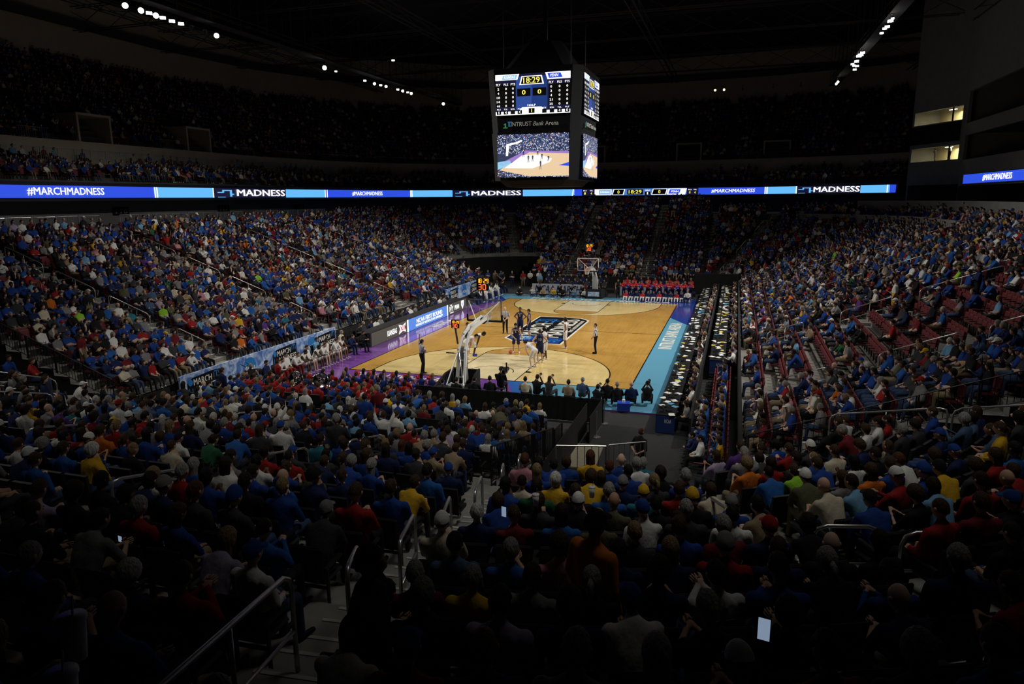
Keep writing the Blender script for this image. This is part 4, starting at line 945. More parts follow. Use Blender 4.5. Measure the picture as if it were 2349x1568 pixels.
TOP = {'royal blue': (.012, .045, .22), 'bright blue': (.018, .09, .31), 'navy blue': (.010, .018, .07), 'black': (.010, .010, .012), 'charcoal': (.035, .036, .04), 'grey': (.17, .17, .175), 'white': (.62, .62, .60), 'cream': (.50, .45, .34), 'red': (.25, .014, .014), 'maroon': (.13, .012, .018), 'sky blue': (.14, .30, .48), 'teal': (.02, .14, .20), 'gold': (.55, .33, .02), 'orange': (.50, .13, .015), 'olive': (.08, .08, .045), 'tan': (.25, .19, .12), 'pink': (.42, .18, .22), 'purple': (.09, .035, .20), 'lime green': (.22, .48, .03), 'green': (.02, .09, .04), 'pale lilac': (.33, .28, .42), 'denim blue': (.05, .09, .17)}
TOPM = {k: pm('cloth_'+k.replace(' ', '_'), v) for k, v in TOP.items()}
TW = {'royal blue': 22, 'bright blue': 7, 'navy blue': 13, 'black': 15, 'charcoal': 11, 'grey': 9, 'white': 10, 'cream': 2, 'red': 4.5, 'maroon': 4, 'sky blue': 2.5, 'teal': .7, 'gold': 1.6, 'orange': .7, 'olive': 1.5, 'tan': 2, 'pink': 1, 'purple': 1, 'lime green': .3, 'green': .25, 'pale lilac': .7, 'denim blue': 2}
LEG = {'jeans': pm('jeans', (.035, .06, .13)), 'black': TOPM['black'], 'khaki': pm('khaki', (.20, .16, .10)), 'grey': TOPM['charcoal'], 'navy': TOPM['navy blue'], 'white': TOPM['white']}
SHOE = {'dark': pm('shoe_dark', (.012, .012, .012), .5), 'white': pm('shoe_white', (.6, .6, .6), .5), 'blue': pm('shoe_blue', (.02, .05, .5), .5)}
CAPC = {'white': TOPM['white'], 'royal blue': TOPM['royal blue'], 'red': TOPM['red'], 'grey': TOPM['grey'], 'black': TOPM['black'], 'gold': TOPM['gold']}
EYE = mat('eye_dark', (.02, .015, .012), .2)
def make_person(label, loc, rz, kind='sit', top='royal blue', legs='pants', legc='jeans', skin='light', hair='short', hairc='brown', sleeve='short', shoe='dark', group=None, s=1., hero=False, cap=None, girl=False, cat='person', name='person', topm=None, legm=None, keep=False):
    """a person: one body mesh, hair (or cap) a child"""
    if group in CROWDED and not keep:
        ms = [SKIN[skin], topm or TOPM[top], legm or (LEG[legc] if legc in LEG else TOPM[legc]), SHOE[shoe], HAIR.get(hairc, HAIR['brown']), HAIR.get(hairc, HAIR['brown']), CAPC[cap] if cap else CAPC['black']]
        crowd_item(loc[0], loc[1], loc[2], rz, s, True, kind, hair, girl, sleeve if sleeve != 'tank' else 'short', ms); return None
    args = (kind, sleeve, legs, .02 if hero else .03, hero, 2 if hero else 1, None if hero else 1100, girl)
    mb, hd, fw, up, sc = person_mesh(*args)
    ck = ('body',)+args
    if ck not in _T: _T[ck] = mb.mesh('person_body', [M_wood]*6, True)
    t = link(name, _T[ck]); t.location = loc; t.rotation_euler = (0, 0, rz); t.scale = (s, s, s); tag(t, label, CATS.get(group, cat), group)
    ms = [SKIN[skin], topm or TOPM[top], legm or (LEG[legc] if legc in LEG else TOPM[legc]), SHOE[shoe], EYE, HAIR.get(hairc, HAIR['brown'])]
    for i, m in enumerate(ms): t.material_slots[i].link = 'OBJECT'; t.material_slots[i].material = m
    if hair:
        hk = ('hair', hair, kind, girl)
        if hk not in _T: _T[hk] = hair_mb(hair, hd, fw, up, sc).mesh('hair', [M_wood], True)
        h = link('hair' if hair not in ('cap', 'beanie') else hair, _T[hk], t); h.material_slots[0].link = 'OBJECT'; h.material_slots[0].material = CAPC[cap] if hair in ('cap', 'beanie') else HAIR[hairc]
        if hair in ('cap', 'beanie') and hairc:
            hk = ('hair', 'crop', kind, girl)
            if hk not in _T: _T[hk] = hair_mb('crop', hd, fw, up, sc).mesh('hair', [M_wood], True)
            h = link('hair', _T[hk], t); h.material_slots[0].link = 'OBJECT'; h.material_slots[0].material = HAIR[hairc]
    return t
CROWDED = {'spectators in the lower right floor seats', 'reporters seated at the press tables', 'officials at the scorer table', 'people on the far team bench', 'dark-clad group behind the far banner', 'red-clad fans behind the far cheerleaders', 'standing cheerleaders at the far end', 'people standing at the far left tunnel', 'band members behind the near baseline', 'cheerleaders on the far baseline'}
CATS = {'spectators seated in the near stand': 'spectator', 'reporters seated at the press tables': 'reporter', 'basketball players on the court': 'player', 'referees': 'referee', 'band members behind the near baseline': 'musician', 'players on the near team bench': 'bench player', 'photographers on the near baseline': 'photographer', 'photographers on the far baseline': 'photographer', 'cheerleaders on the near baseline': 'cheerleader', 'cheerleaders on the far baseline': 'cheerleader', 'standing cheerleaders at the far end': 'cheerleader', 'officials at the scorer table': 'official', 'staff on the left sideline': 'coach', 'people on the far team bench': 'bench player', 'dark-clad group behind the far banner': 'fan', 'red-clad fans behind the far cheerleaders': 'fan'}
def P_of(kind): return pose(kind)

# ------------------------------------------------------------------ seat spots and crowd
rc = random.Random(11)
AISLE = {'left': [-18.5, -8.9, 2.2, 12.4], 'right': [-18.8, -8.6, 2.0, 12.4], 'near': [3.15, -3.05], 'far': [-4.6, 3.6], 'near_right': [D(-84.5), D(-62), D(-40)], 'near_left': [D(-98.7), D(-120), D(-145)], 'far_right': [D(70), D(35)], 'far_left': [D(110), D(145)]}
AHW = .62
def row_seats(run, u0, u1, r, zf, pitch=.54):
    """(x, y, z, heading, index in block, aisle gap) for the chairs of a row; heading turns +y towards the court"""
    fn = RUNS[run]; d = r*TREAD+.56; out = []
    curved = run not in ('left', 'right', 'near', 'far'); R = (.5 if run.startswith('near') else 3.5)+d
    sc = R if curved else 1.; n = int((u1-u0)*sc/pitch); st = pitch/sc
    off = ((u1-u0)-n*st)/2
    for i in range(n):
        u = u0+off+(i+.5)*st
        if any(abs(u-a)*sc < (AHW if run != 'near_right' else .48)+.1 for a in AISLE[run]): continue
        (x, y), (nx, ny) = fn(u, d); out.append((x, y, zf(r), math.atan2(nx, -ny), i, u))
    return out
VOMS = [('left', -9.), ('left', 4.), ('left', 17.), ('far', -9.), ('far', 5.), ('far', 17.)]
for k, (sd, c_) in enumerate(VOMS):
    rz = math.pi/2 if sd == 'left' else 0.; px, py = (-36.5-6.6, c_) if sd == 'left' else (c_, 54.2+6.6)
    R = Matrix.Rotation(rz, 3, 'Z'); mb = MB()
    def bb(c, d, mi=0): q = R @ Vector(c); mb.box((px+q.x, py+q.y, q.z), d, R, mi)
    for x in (-1.7, 1.7): bb((x, 1.7, 14.9), (.2, 3.4, 3.4))
    bb((0, 1.7, 16.7), (3.6, 3.4, .2)); bb((0, 3.2, 14.7), (3.3, .1, 3.9), 1)
    for j in range(5): bb((0, 1.2+.4*j, 12.4+.2*j), (3.2, .4, .2*j+.3), 2)
    struct(mb.obj('wall_vomitory', [M_beige, M_blk, M_wallw]))
def in_vom(sec, x, y, r): return sec in ('upper', 'upper walk') and r < 5 and any((abs(y-c_) < 2.0 and x < -40 if sd == 'left' else abs(x-c_) < 2.0 and y > 55) for sd, c_ in VOMS)
seats = []   # x,y,z,rz,section,row,i,u
def add_rows(sec, run, u0, u1, r0, r1, zf):
    for r in range(r0, r1):
        for (x, y, z, rz, i, u) in row_seats(run, u0, u1, r, zf): seats.append((x, y, z, rz, sec, r, i, u))
add_rows('left', 'left', -24.9, 20.4, 0, 20, zs); add_rows('right', 'right', -24.6, 20.4, 0, 20, zs)
add_rows('near', 'near', -7, 6.5, 0, 24, zn); add_rows('near', 'near', 6.5, 7, 8, 9, zn)
add_rows('near right corner', 'near_right', D(-90), D(-24), 9, 24, zn); add_rows('near left corner', 'near_left', D(-156), D(-90), 3, 24, zn)
add_rows('far', 'far', -8.4, 9.1, 0, 23, zf_); add_rows('far right corner', 'far_right', D(2), D(88), 0, 21, lambda r: zrow('side', r)); add_rows('far left corner', 'far_left', D(92), D(178), 7, 21, lambda r: zrow('side', r))
for k, (y, z) in enumerate(zip(LOWY, LOWZ)):
    for i in range(29):
        x = -8.6+.5*i if k else -8.6+.5*i
        if k == 0 and x > 0: continue
        if x < -1.2 and k < 3: continue       # the band sits here
        if abs(x-3.15) < .5 or abs(x+3.05) < .5 or x > 6.0: continue
        seats.append((x, y-.1, z, 0., 'floor', k, i, x))
# upper deck seats
ustart = len(seats)
def upper_row(d, z, pitch, sec, r):
    path = offpath(RP, d)
    for (a, b) in zip(path, path[1:]):
        L = math.hypot(b[0]-a[0], b[1]-a[1]); n = int(L/pitch); t = ((b[0]-a[0])/L, (b[1]-a[1])/L); nx, ny = -t[1], t[0]
        for i in range(n):
            q = (i+.5)/n; x, y = a[0]+(b[0]-a[0])*q, a[1]+(b[1]-a[1])*q
            if (i*pitch) % 9.6 < 1.1: continue
            seats.append((x, y, z, math.atan2(nx, -ny), sec, r, i, 0))
for k, (d, z) in enumerate(((1.05, 10.75), (1.9, 11.05), (2.8, 11.35))): upper_row(d, z, .56, 'upper front', k)
upper_row(5.3, 12.2, .9, 'upper walk', 0)
for i in range(70):
    seats.append((31.6, -16+i*.56, 7.9, math.pi/2, 'upper walk', 0, i, 0))
for r in range(UPN): upper_row(UP0+r*UPT+.55, UPZ+r*UPR, .56, 'upper', r)
cyw, syw = math.cos(YAW), math.sin(YAW); cpt, spt = math.cos(PIT), math.sin(PIT)
def project(x, y, z):
    d = V((x-TX, y-TY, z-TZ)); fwv = V((syw*cpt, cyw*cpt, -spt)); r = V((cyw, -syw, 0)); u = r.cross(fwv); Zd = d.dot(fwv)
    if Zd < .3: return None
    return 1174.5+FPX*d.dot(r)/Zd, 784-FPX*d.dot(u)/Zd, Zd
def empty_chance(sec, x, y, r):
    if sec == 'right':
        if -17.8 < y < -9.5 and r < 13: return .80
        if -9 < y < 1 and 6 < r < 12: return .35
        return .06
    if sec == 'left':
        if -2 < y < 8 and r < 8: return .35
        return .07
    if sec == 'far': return .10
    if sec.startswith('upper'): return .16
    if sec.startswith('far'): return .15
    return .035
def pick(w): return rc.choices(list(w), list(w.values()))[0]
CROWD = []; EMPTY = []
for sdat in seats:
    x, y, z, rz, sec, r, i, u = sdat
    if in_vom(sec, x, y, r): continue
    if (sec == 'right' and y > 12 or sec == 'far right corner') and r == 17: continue
    pj = project(x, y, z+1.)
    if pj is None or not (-90 < pj[0] < 2440 and -60 < pj[1] < 1720): continue
    if math.hypot(x-TX, y-TY) < 1.75: continue
    if sec.startswith('upper') and pj[0] > 2090: continue
    if rc.random() < empty_chance(sec, x, y, r): EMPTY.append((sdat, pj)); continue
    CROWD.append((sdat, pj))
POSES = {'sit': 30, 'sit_cross': 14, 'sit_lean': 16, 'sit_clap': 8, 'sit_chin': 8, 'sit_phone': 6, 'sit_up': .6}
def rand_look():
    girl = rc.random() < .42; sk = pick({'light': 10, 'tan': 5, 'pale': 6, 'brown': .8, 'dark': .5}); top = pick(TW)
    hc = pick({'brown': 9, 'dark brown': 7, 'black': 3, 'blond': 5 if girl else 1.5, 'grey': 2.6, 'white': 1.0, 'auburn': 1.2})
    if sk in ('brown', 'dark'): hc = 'black'
    if girl: hr = pick({'long': 6, 'bob': 5, 'tail': 2, 'short': 2, 'cap': .5})
    else: hr = pick({'short': 10, 'crop': 4, 'cap': 3.6, None: .9, 'beanie': .25})
    cp = pick({'white': 3, 'royal blue': 5, 'red': 1.5, 'grey': 2, 'black': 2, 'gold': .7})
    return girl, sk, top, hc, hr, cp, pick({'short': 5, 'long': 5}), pick({'jeans': 6, 'black': 3, 'khaki': 2, 'grey': 2}), pick(POSES)
CROWD.sort(key=lambda q: q[1][2])
inview = lambda p: -20 < p[0] < 2369 and -10 < p[1] < 1640
near_list = [q for q in CROWD if inview(q[1])][:157]; near_ids = {id(q) for q in near_list}; rest = [q for q in CROWD if id(q) not in near_ids]

PAL = []; PIX = {}
def pix(m):
    if m.name not in PIX: PIX[m.name] = len(PAL); PAL.append(m)
    return PIX[m.name]
_TT = {}
def template(kind, hair, girl, sleeve, lod):
    key = (kind, hair, girl, sleeve, lod)
    if key in _TT: return _TT[key]
    mb, hd, fw, up, sc = person_mesh(kind, sleeve, 'pants', .045 if lod else .03, False, 0 if lod else 1, 190 if lod else 420, girl)
    v = list(mb.v); f = [(x, m) for x, m in zip(mb.f, mb.m)]
    if hair:
        h = hair_mb(hair, hd, fw, up, sc, low=True); o = len(v); v += h.v; f += [(tuple(i+o for i in x), 6 if hair in ('cap', 'beanie') else 5) for x in h.f]
        if hair in ('cap', 'beanie'): h = hair_mb('crop', hd, fw, up, sc, low=True); o = len(v); v += h.v; f += [(tuple(i+o for i in x), 5) for x in h.f]
    T = []; M = []
    for x, m in f:
        for k in range(1, len(x)-1): T.append((x[0], x[k], x[k+1])); M.append(m)
    r = (np.array([tuple(q) for q in v], 'f'), np.array(T, 'i'), np.array(M, 'i')); _TT[key] = r; return r
def big_mesh(name, items, mats):
    """items: (verts, tris, material ids) arrays joined into one mesh"""
    nv = sum(len(a[0]) for a in items); nt = sum(len(a[1]) for a in items)
    Vv = np.empty((nv, 3), 'f'); T = np.empty((nt, 3), 'i'); M = np.empty(nt, 'i'); a = b = 0
    for v, t, m in items: Vv[a:a+len(v)] = v; T[b:b+len(t)] = t+a; M[b:b+len(t)] = m; a += len(v); b += len(t)
    me = bpy.data.meshes.new(name); me.vertices.add(nv); me.vertices.foreach_set('co', Vv.ravel()); me.loops.add(nt*3); me.loops.foreach_set('vertex_index', T.ravel())
    me.polygons.add(nt); me.polygons.foreach_set('loop_start', np.arange(0, nt*3, 3, dtype='i')); me.polygons.foreach_set('loop_total', np.full(nt, 3, 'i'))
    for m in mats: me.materials.append(m)
    me.polygons.foreach_set('material_index', M); me.polygons.foreach_set('use_smooth', np.ones(nt, bool)); me.update(calc_edges=True)
    return me
items = []
def crowd_item(x, y, z, a, s, far, ps, hr, girl, sl, cols, legs_=None):
    v, t, m = template(ps, hr, girl, sl, far); lut = np.array([pix(c) for c in cols], 'i'); c, s_ = math.cos(a)*s, math.sin(a)*s
    R = np.array([[c, s_, 0], [-s_, c, 0], [0, 0, s]], 'f'); CITEMS.append((v @ R+np.array([x, y, z], 'f'), t, lut[m]))
CITEMS = items
for sdat, pj in rest:
    x, y, z, rz, sec, r, i, u = sdat
    girl, sk, top, hc, hr, cp, sl, lg, ps = rand_look()
    if sec == 'upper walk': ps = 'sit'
    v, t, m = template(ps, hr, girl, sl, pj[2] > 20)
    lut = np.array([pix(SKIN[sk]), pix(TOPM[top]), pix(LEG[lg]), pix(SHOE['dark'] if rc.random() < .7 else SHOE['white']), pix(HAIR['black']), pix(HAIR[hc]), pix(CAPC[cp])], 'i')
    a = rz+rc.uniform(-.25, .25); s = rc.uniform(.92, 1.06); c, s_ = math.cos(a)*s, math.sin(a)*s
    R = np.array([[c, s_, 0], [-s_, c, 0], [0, 0, s]], 'f')
    items.append((v @ R+np.array([x+rc.uniform(-.05, .05), y+rc.uniform(-.05, .05), z+rc.uniform(0, .03)-.45*(s-1)*0], 'f'), t, lut[m]))
NUMW = ['first', 'second', 'third', 'fourth', 'fifth', 'sixth', 'seventh', 'eighth', 'ninth', 'tenth', 'eleventh', 'twelfth', 'thirteenth', 'fourteenth', 'fifteenth', 'sixteenth', 'seventeenth', 'eighteenth', 'nineteenth', 'twentieth', 'twenty-first', 'twenty-second', 'twenty-third', 'twenty-fourth', 'twenty-fifth', 'twenty-sixth', 'twenty-seventh', 'twenty-eighth', 'twenty-ninth', 'thirtieth']
NUMW += ['thirty-'+w for w in NUMW[:9]]+['fortieth']+['forty-'+w for w in NUMW[:9]]+['fiftieth']+['fifty-'+w for w in NUMW[:9]]+['sixtieth']+['sixty-'+w for w in NUMW[:9]]
NUMW[29] = 'thirtieth'
ANAME = {('near', 0): 'centre stairs', ('near', 1): 'left-centre stairs', ('near right corner', 0): 'tunnel stairs', ('near right corner', 1): 'right-corner stairs', ('near right corner', 2): 'outer-right stairs', ('near left corner', 0): 'left-block stairs', ('near left corner', 1): 'left-corner stairs', ('near left corner', 2): 'outer-left stairs'}
def place_words(sdat):
    """where a seat is, counted from the nearest stairs; row counted up from the floor"""
    x, y, z, rz, sec, r, i, u = sdat
    run = {'near': 'near', 'near right corner': 'near_right', 'near left corner': 'near_left', 'left': 'left', 'right': 'right', 'far': 'far'}.get(sec)
    if run is None: return '%s chair of the %s row in the %s block' % (NUMW[min(i, 29)], NUMW[min(r, 29)], sec)
    curved = run not in ('left', 'right', 'near', 'far'); R = (.5+r*TREAD+.56) if curved else 1.
    best = min(range(len(AISLE[run])), key=lambda k: abs(AISLE[run][k]-u)); dd = (u-AISLE[run][best])*R; k = int((abs(dd)-AHW)/.54+.5)
    nm = ANAME.get((sec, best), {'left': 'left stand stairs', 'right': 'right stand stairs', 'far': 'far stairs'}.get(sec, 'stairs')+(' '+'ABCD'[best] if 0 else ''))
    if sec in ('left', 'right'): side = 'beyond' if dd > 0 else 'before'
    else: side = 'right of' if dd > 0 else 'left of'
    return '%s seat %s %s, row %s' % (NUMW[min(k, 29)], side, nm if sec not in ('left', 'right') else NUMW[best]+' '+nm, NUMW[min(r, 29)])
GAR = {'short': 'T-shirt', 'long': 'sweater', 'tank': 'jersey'}
seen = {}
def uniq(l, alt):
    while l in seen: l = l+' '+alt
    seen[l] = 1; return l
LOOKS = [(1870, 1078, 'lime green', 'short', 'brown', 0), (1685, 1062, 'orange', 'bob', 'blond', 1), (1602, 1058, 'royal blue', 'short', 'grey', 0), (1345, 1110, 'gold', 'bob', 'brown', 1), (1268, 1075, 'gold', 'bob', 'white', 1), (1100, 1275, 'gold', 'crop', 'grey', 0), (1048, 1305, 'denim blue', 'cap', 'black', 0), (1152, 1310, 'bright blue', 'short', 'grey', 0), (1180, 1260, 'grey', 'short', 'brown', 0), (1112, 1390, 'pale lilac', 'short', 'dark brown', 0), (970, 1480, 'red', 'cap', 'royal blue', 0), (1000, 1365, 'black', 'short', 'grey', 0), (1517, 1530, 'black', 'long', 'white', 1), (1665, 1430, 'black', 'short', 'grey', 0), (1700, 1330, 'white', 'short', 'dark brown', 0), (1790, 1330, 'royal blue', 'short', 'dark brown', 0), (1790, 1420, 'black', 'bob', 'dark brown', 1), (2010, 1400, 'white', 'cap', 'black', 0), (1880, 1480, 'red', 'short', 'dark brown', 0), (2010, 1480, 'black', 'crop', 'grey', 0), (2110, 1480, 'charcoal', 'bob', 'grey', 1), (1925, 1175, 'cream', None, 'grey', 0), (1680, 1290, 'red', 'cap', 'grey', 0), (1755, 1240, 'navy blue', 'cap', 'red', 0), (1530, 1130, 'red', 'short', 'brown', 0), (1575, 1160, 'black', 'cap', 'gold', 0), (1630, 1190, 'white', 'short', 'black', 0), (180, 1318, 'charcoal', 'bob', 'white', 1), (252, 1330, 'navy blue', 'bob', 'white', 1), (332, 1225, 'red', 'short', 'grey', 0), (250, 1225, 'white', 'short', 'dark brown', 0), (355, 1280, 'red', 'short', 'brown', 0), (440, 1262, 'pale lilac', 'long', 'blond', 1), (745, 1245, 'pink', 'short', 'dark brown', 0), (600, 1330, 'sky blue', 'short', 'dark brown', 0), (530, 1370, 'charcoal', 'short', 'black', 0), (860, 1195, 'red', 'short', 'brown', 0), (1140, 1012, 'orange', 'short', 'dark brown', 0), (930, 1035, 'gold', 'short', 'brown', 0), (800, 1240, 'black', 'cap', 'white', 0), (895, 1225, 'charcoal', 'short', 'grey', 0), (1105, 1120, 'royal blue', 'bob', 'brown', 1), (2190, 1290, 'navy blue', 'short', 'grey', 0), (2080, 1110, 'red', 'cap', 'white', 0), (2120, 1100, 'royal blue', 'cap', 'royal blue', 0), (2210, 1080, 'gold', 'cap', 'black', 0), (1440, 1105, 'navy blue', 'cap', 'grey', 0), (1400, 1110, 'bright blue', 'short', 'grey', 0)]
OVR = {}
for (hx, hy, *lk) in LOOKS:
    c_ = [(math.hypot(project(q[0][0], q[0][1], q[0][2]+1.22)[0]-hx, project(q[0][0], q[0][1], q[0][2]+1.22)[1]-hy), k) for k, q in enumerate(near_list) if k not in OVR]
    dmin, k = min(c_)
    if dmin < 75: OVR[k] = lk
for kk, (sdat, pj) in enumerate(near_list):
    x, y, z, rz, sec, r, i, u = sdat
    girl, sk, top, hc, hr, cp, sl, lg, ps = rand_look()
    if kk in OVR:
        top, hr, hc, girl = OVR[kk]; girl = bool(girl)
        if hr == 'cap': cp, hc = hc, 'brown'
        if sk in ('brown', 'dark'): sk = 'light'
    if pj[2] < 5 and ps == 'sit_up': ps = 'sit'
    look = '%s-capped' % cp.split()[-1] if hr in ('cap', 'beanie') else ('bald' if hr is None else '%s-haired' % hc.split()[-1])
    lab = '%s person in %s %s, %s' % (look, top, GAR[sl], place_words(sdat))
    pt_ = make_person(uniq(lab, 'nearby'), (x+rc.uniform(-.04, .04), y+rc.uniform(-.04, .04), z), rz+rc.uniform(-.25, .25), ps, top, 'pants', lg, sk, hr, hc, sl, 'dark', 'spectators seated in the near stand', rc.uniform(.94, 1.05), hero=pj[2] < 7.5, cap=cp, girl=girl)
    if kk in OVR and OVR[kk] in (['white', 'short', 'dark brown', 0], ['royal blue', 'short', 'dark brown', 0]):
        P = pose(ps); sp = (P['che']-P['pel']).normalized(); Yf = V((0, sp.z, -sp.y)); wh = top == 'white'; text('jersey_number', '15' if wh else '4', P['pel'].lerp(P['che'], .6)-Yf*.185, (1, 0, 0), sp, .20 if wh else .1, .2, pm('number_violet', (.12, .06, .35)) if wh else M_whitep, pt_, bold=.1, ext=.003)

# ------------------------------------------------------------------ arena seats
def seat_parts(folded):
    cu = MB(); bk = MB(); fr = MB()
    if folded: cu.box((0, -.14, .60), (.45, .07, .40), Matrix.Rotation(.12, 3, 'X'), bev=.03)
    else: cu.box((0, .0, .42), (.45, .42, .06), bev=.025)
    bk.box((0, -.235, .68), (.46, .05, .46), Matrix.Rotation(.13, 3, 'X'), bev=.03)
    fr.bar((-.25, -.2, .36), (.25, -.2, .36), .03)
    for x in (-.25, .25): fr.bar((x, -.2, .02), (x, -.2, .62), .03, .03).bar((x, -.24, .62), (x, .12, .64), .045, .03)
    return cu, bk, fr
SMESH = {}
for fold in (0, 1):
    for mn, mm in (('maroon', M_maroon), ('black', M_seatblk)):
        cu, bk, fr = seat_parts(fold); SMESH[(fold, mn)] = (cu.mesh('seat_cushion', mm), bk.mesh('backrest', mm), fr.mesh('seat_frame', M_blkm))
def seat_col(sec): return 'black' if sec.startswith('near') or sec == 'floor' else 'maroon'
occ = {id(q[0]): 0 for q in CROWD}; EMPTY.sort(key=lambda q: q[1][2])
emp_in = [q for q in EMPTY if inview(q[1]) and q[1][2] < 60 and not q[0][4].startswith('upper')]
ind = emp_in[:130]+[q for q in near_list][:110]; ind_ids = {id(q) for q in ind}
for q in ind:
    (x, y, z, rz, sec, r, i, u), pj = q; e = id(q[0]) not in occ; col = seat_col(sec)
    lab = '%s %s seat, %s' % ('empty folded' if e else 'occupied', col, place_words(q[0]))
    t = thing('arena_seat', uniq(lab, 'again'), 'seat', (x, y, z), rz, 'arena seats in rows')
    for me in SMESH[(1 if e else 0, col)]: link(me.name.split('.')[0], me, t)
items = []; SP = [M_maroon, M_seatblk, M_blkm]
def low_seat(fold):
    m = MB()
    if fold: m.box((0, -.14, .60), (.45, .07, .40), mi=0)
    else: m.box((0, 0, .42), (.45, .42, .06), mi=0)
    m.box((0, -.235, .68), (.46, .05, .46), Matrix.Rotation(.13, 3, 'X'), mi=0)
    for x in (-.25, .25): m.box((x, -.12, .60), (.04, .3, .03), mi=2)
    T = [];
    for f in m.f:
        for k in range(1, len(f)-1): T.append((f[0], f[k], f[k+1]))
    MM = []
    for f, mi in zip(m.f, m.m): MM += [mi]*(len(f)-2)
    return np.array([tuple(v) for v in m.v], 'f'), np.array(T, 'i'), np.array(MM, 'i')
LS = [low_seat(0), low_seat(1)]
for q in CROWD+EMPTY:
    if id(q) in ind_ids: continue
    (x, y, z, rz, sec, r, i, u), pj = q
    v, t, m = LS[0 if id(q[0]) in occ else 1]; c, s_ = math.cos(rz), math.sin(rz)
    lut = np.array([1 if seat_col(sec) == 'black' else 0, 1, 2], 'i')
    items.append((v @ np.array([[c, s_, 0], [-s_, c, 0], [0, 0, 1]], 'f')+np.array([x, y, z], 'f'), t, lut[m]))
me = big_mesh('arena_seating', items, SP); me.polygons.foreach_set('use_smooth', np.zeros(len(me.polygons), bool))
tag(link('arena_seating', me), 'rows of maroon and black folding seats under the crowd in every stand', 'seats', kind='stuff')

# ------------------------------------------------------------------ stairs, handrails and fences
mb = MB()
for run, zf, nr, names in (('left', zs, 20, 0), ('right', zs, 20, 0), ('near', zn, 25, 0), ('far', zf_, 23, 0), ('near_right', zn, 25, 8), ('near_left', zn, 25, 2), ('far_right', zs, 21, 0), ('far_left', zs, 21, 6)):
    for a in AISLE[run]:
        for r in range(names, nr-1):
            dz = (zf(r+1)-zf(r))/2; (x, y), (nx, ny) = RUNS[run](a, (r+1)*TREAD-.2); R = Matrix.Rotation(math.atan2(ny, nx), 3, 'Z')
            mb.box((x, y, zf(r)+dz/2), (.4, 1.1, dz), R, 0)
            for dd, zz in ((.43, zf(r)+dz+.004), (.03, zf(r+1)+.004)):
                (x, y), _ = RUNS[run](a, (r+1)*TREAD-dd+(.06 if dd < .1 else 0)); mb.box((x, y, zz), (.05, 1.1, .012), R, 1)
struct(mb.obj('trim_stairs', [M_conc, M_edge]))
def rail_meshes(L, dz, h=.92):
    """handrail along local x, rising dz over L: loop, lower bar and posts"""
    up = lambda x: V((x, 0, h+dz*x/L)); r = .16; top = [V((0, 0, .30)), V((0, 0, h-r)), V((.04, 0, h-.05)), up(r)]+[up(L-r), V((L-.04, 0, h+dz-.05)), V((L, 0, h+dz-r)), V((L, 0, dz*1.+.05))]
    a = MB().tube(top, .024, 8).mesh('top_rail', M_steel, True)
    b = MB().tube([V((0, 0, .42)), V((L, 0, .42+dz))], .02, 6).mesh('lower_rail', M_steel, True)
    c = MB().tube([V((0, 0, 0)), V((0, 0, .32))], .024, 6).mesh('post', M_steel, True)
    m = [a, b, c]
    if L > 1.6: m.append(MB().tube([V((L/2, 0, dz/2)), V((L/2, 0, h+dz/2))], .02, 6).mesh('post', M_steel, True))
    return m
RM = {}
def handrail(label, p, q, group='metal handrails on the stairs', h=.92):
    """p, q floor points (x,y,z) lower and upper"""
    L = math.hypot(q[0]-p[0], q[1]-p[1]); dz = q[2]-p[2]; k = (round(L, 2), round(dz, 2), h)
    if k not in RM: RM[k] = rail_meshes(k[0], k[1], h)
    t = thing('handrail', label, 'handrail', p, math.atan2(q[1]-p[1], q[0]-p[0]), group)
    for me in RM[k]: link(me.name.split('.')[0], me, t)
    return t
SN = {'left': 'left stand', 'right': 'right stand', 'near': 'near stand', 'far': 'far stand', 'near_right': 'near right corner', 'near_left': 'near left corner', 'far_right': 'far right corner', 'far_left': 'far left corner'}
WL = {'left': ('nearest', 'second', 'third', 'farthest'), 'right': ('nearest', 'second', 'third', 'farthest')}
for run, zf, spans in (('left', zs, ((1, 3), (5, 8), (9, 12), (13, 16), (17, 19))), ('right', zs, ((1, 3), (5, 8), (9, 13), (14, 19))), ('far', zf_, ((1, 4), (6, 9), (11, 14), (16, 19))), ('far_right', zs, ((1, 3), (6, 9), (12, 15))), ('far_left', zs, ((8, 11), (13, 16))), ('near', zn, ((1, 3), (5, 7), (9, 11), (13, 15), (17, 20))), ('near_right', zn, ()), ('near_left', zn, ((5, 8), (11, 14), (17, 20)))):
    for ai, a in enumerate(AISLE[run]):
        for si, (r0, r1) in enumerate(spans):
            if run == 'near_left' and (ai == 0): continue
            (x0, y0), _ = RUNS[run](a, r0*TREAD+.4); (x1, y1), _ = RUNS[run](a, r1*TREAD+.4)
            w_ = WL.get(run, ('first', 'second', 'third', 'fourth'))[ai]
            handrail('steel handrail in the %s, %s stairs, %s one up from the floor' % (SN[run], w_, NUMW[si]), (x0, y0, zf(r0)), (x1, y1, zf(r1)))
def nr_pt(deg, r): (x, y), _ = RUNS['near_right'](D(deg), r*TREAD+.3); return (x, y, zn(r))
for k, (r0, r1) in enumerate(((7, 8), (9, 10), (11, 12.4), (13.2, 14.4), (15, 16.4), (17, 18), (18.6, 21.2))):
    (x0, y0), _ = RUNS['near_right'](D(-85), r0*TREAD+.3); (x1, y1), _ = RUNS['near_right'](D(-84), r1*TREAD+.3)
    handrail('steel handrail on the left edge of the tunnel stairs, %s one up' % NUMW[k], (x0, y0, zn(round(r0))), (x1, y1, zn(round(r1))), h=1.0)
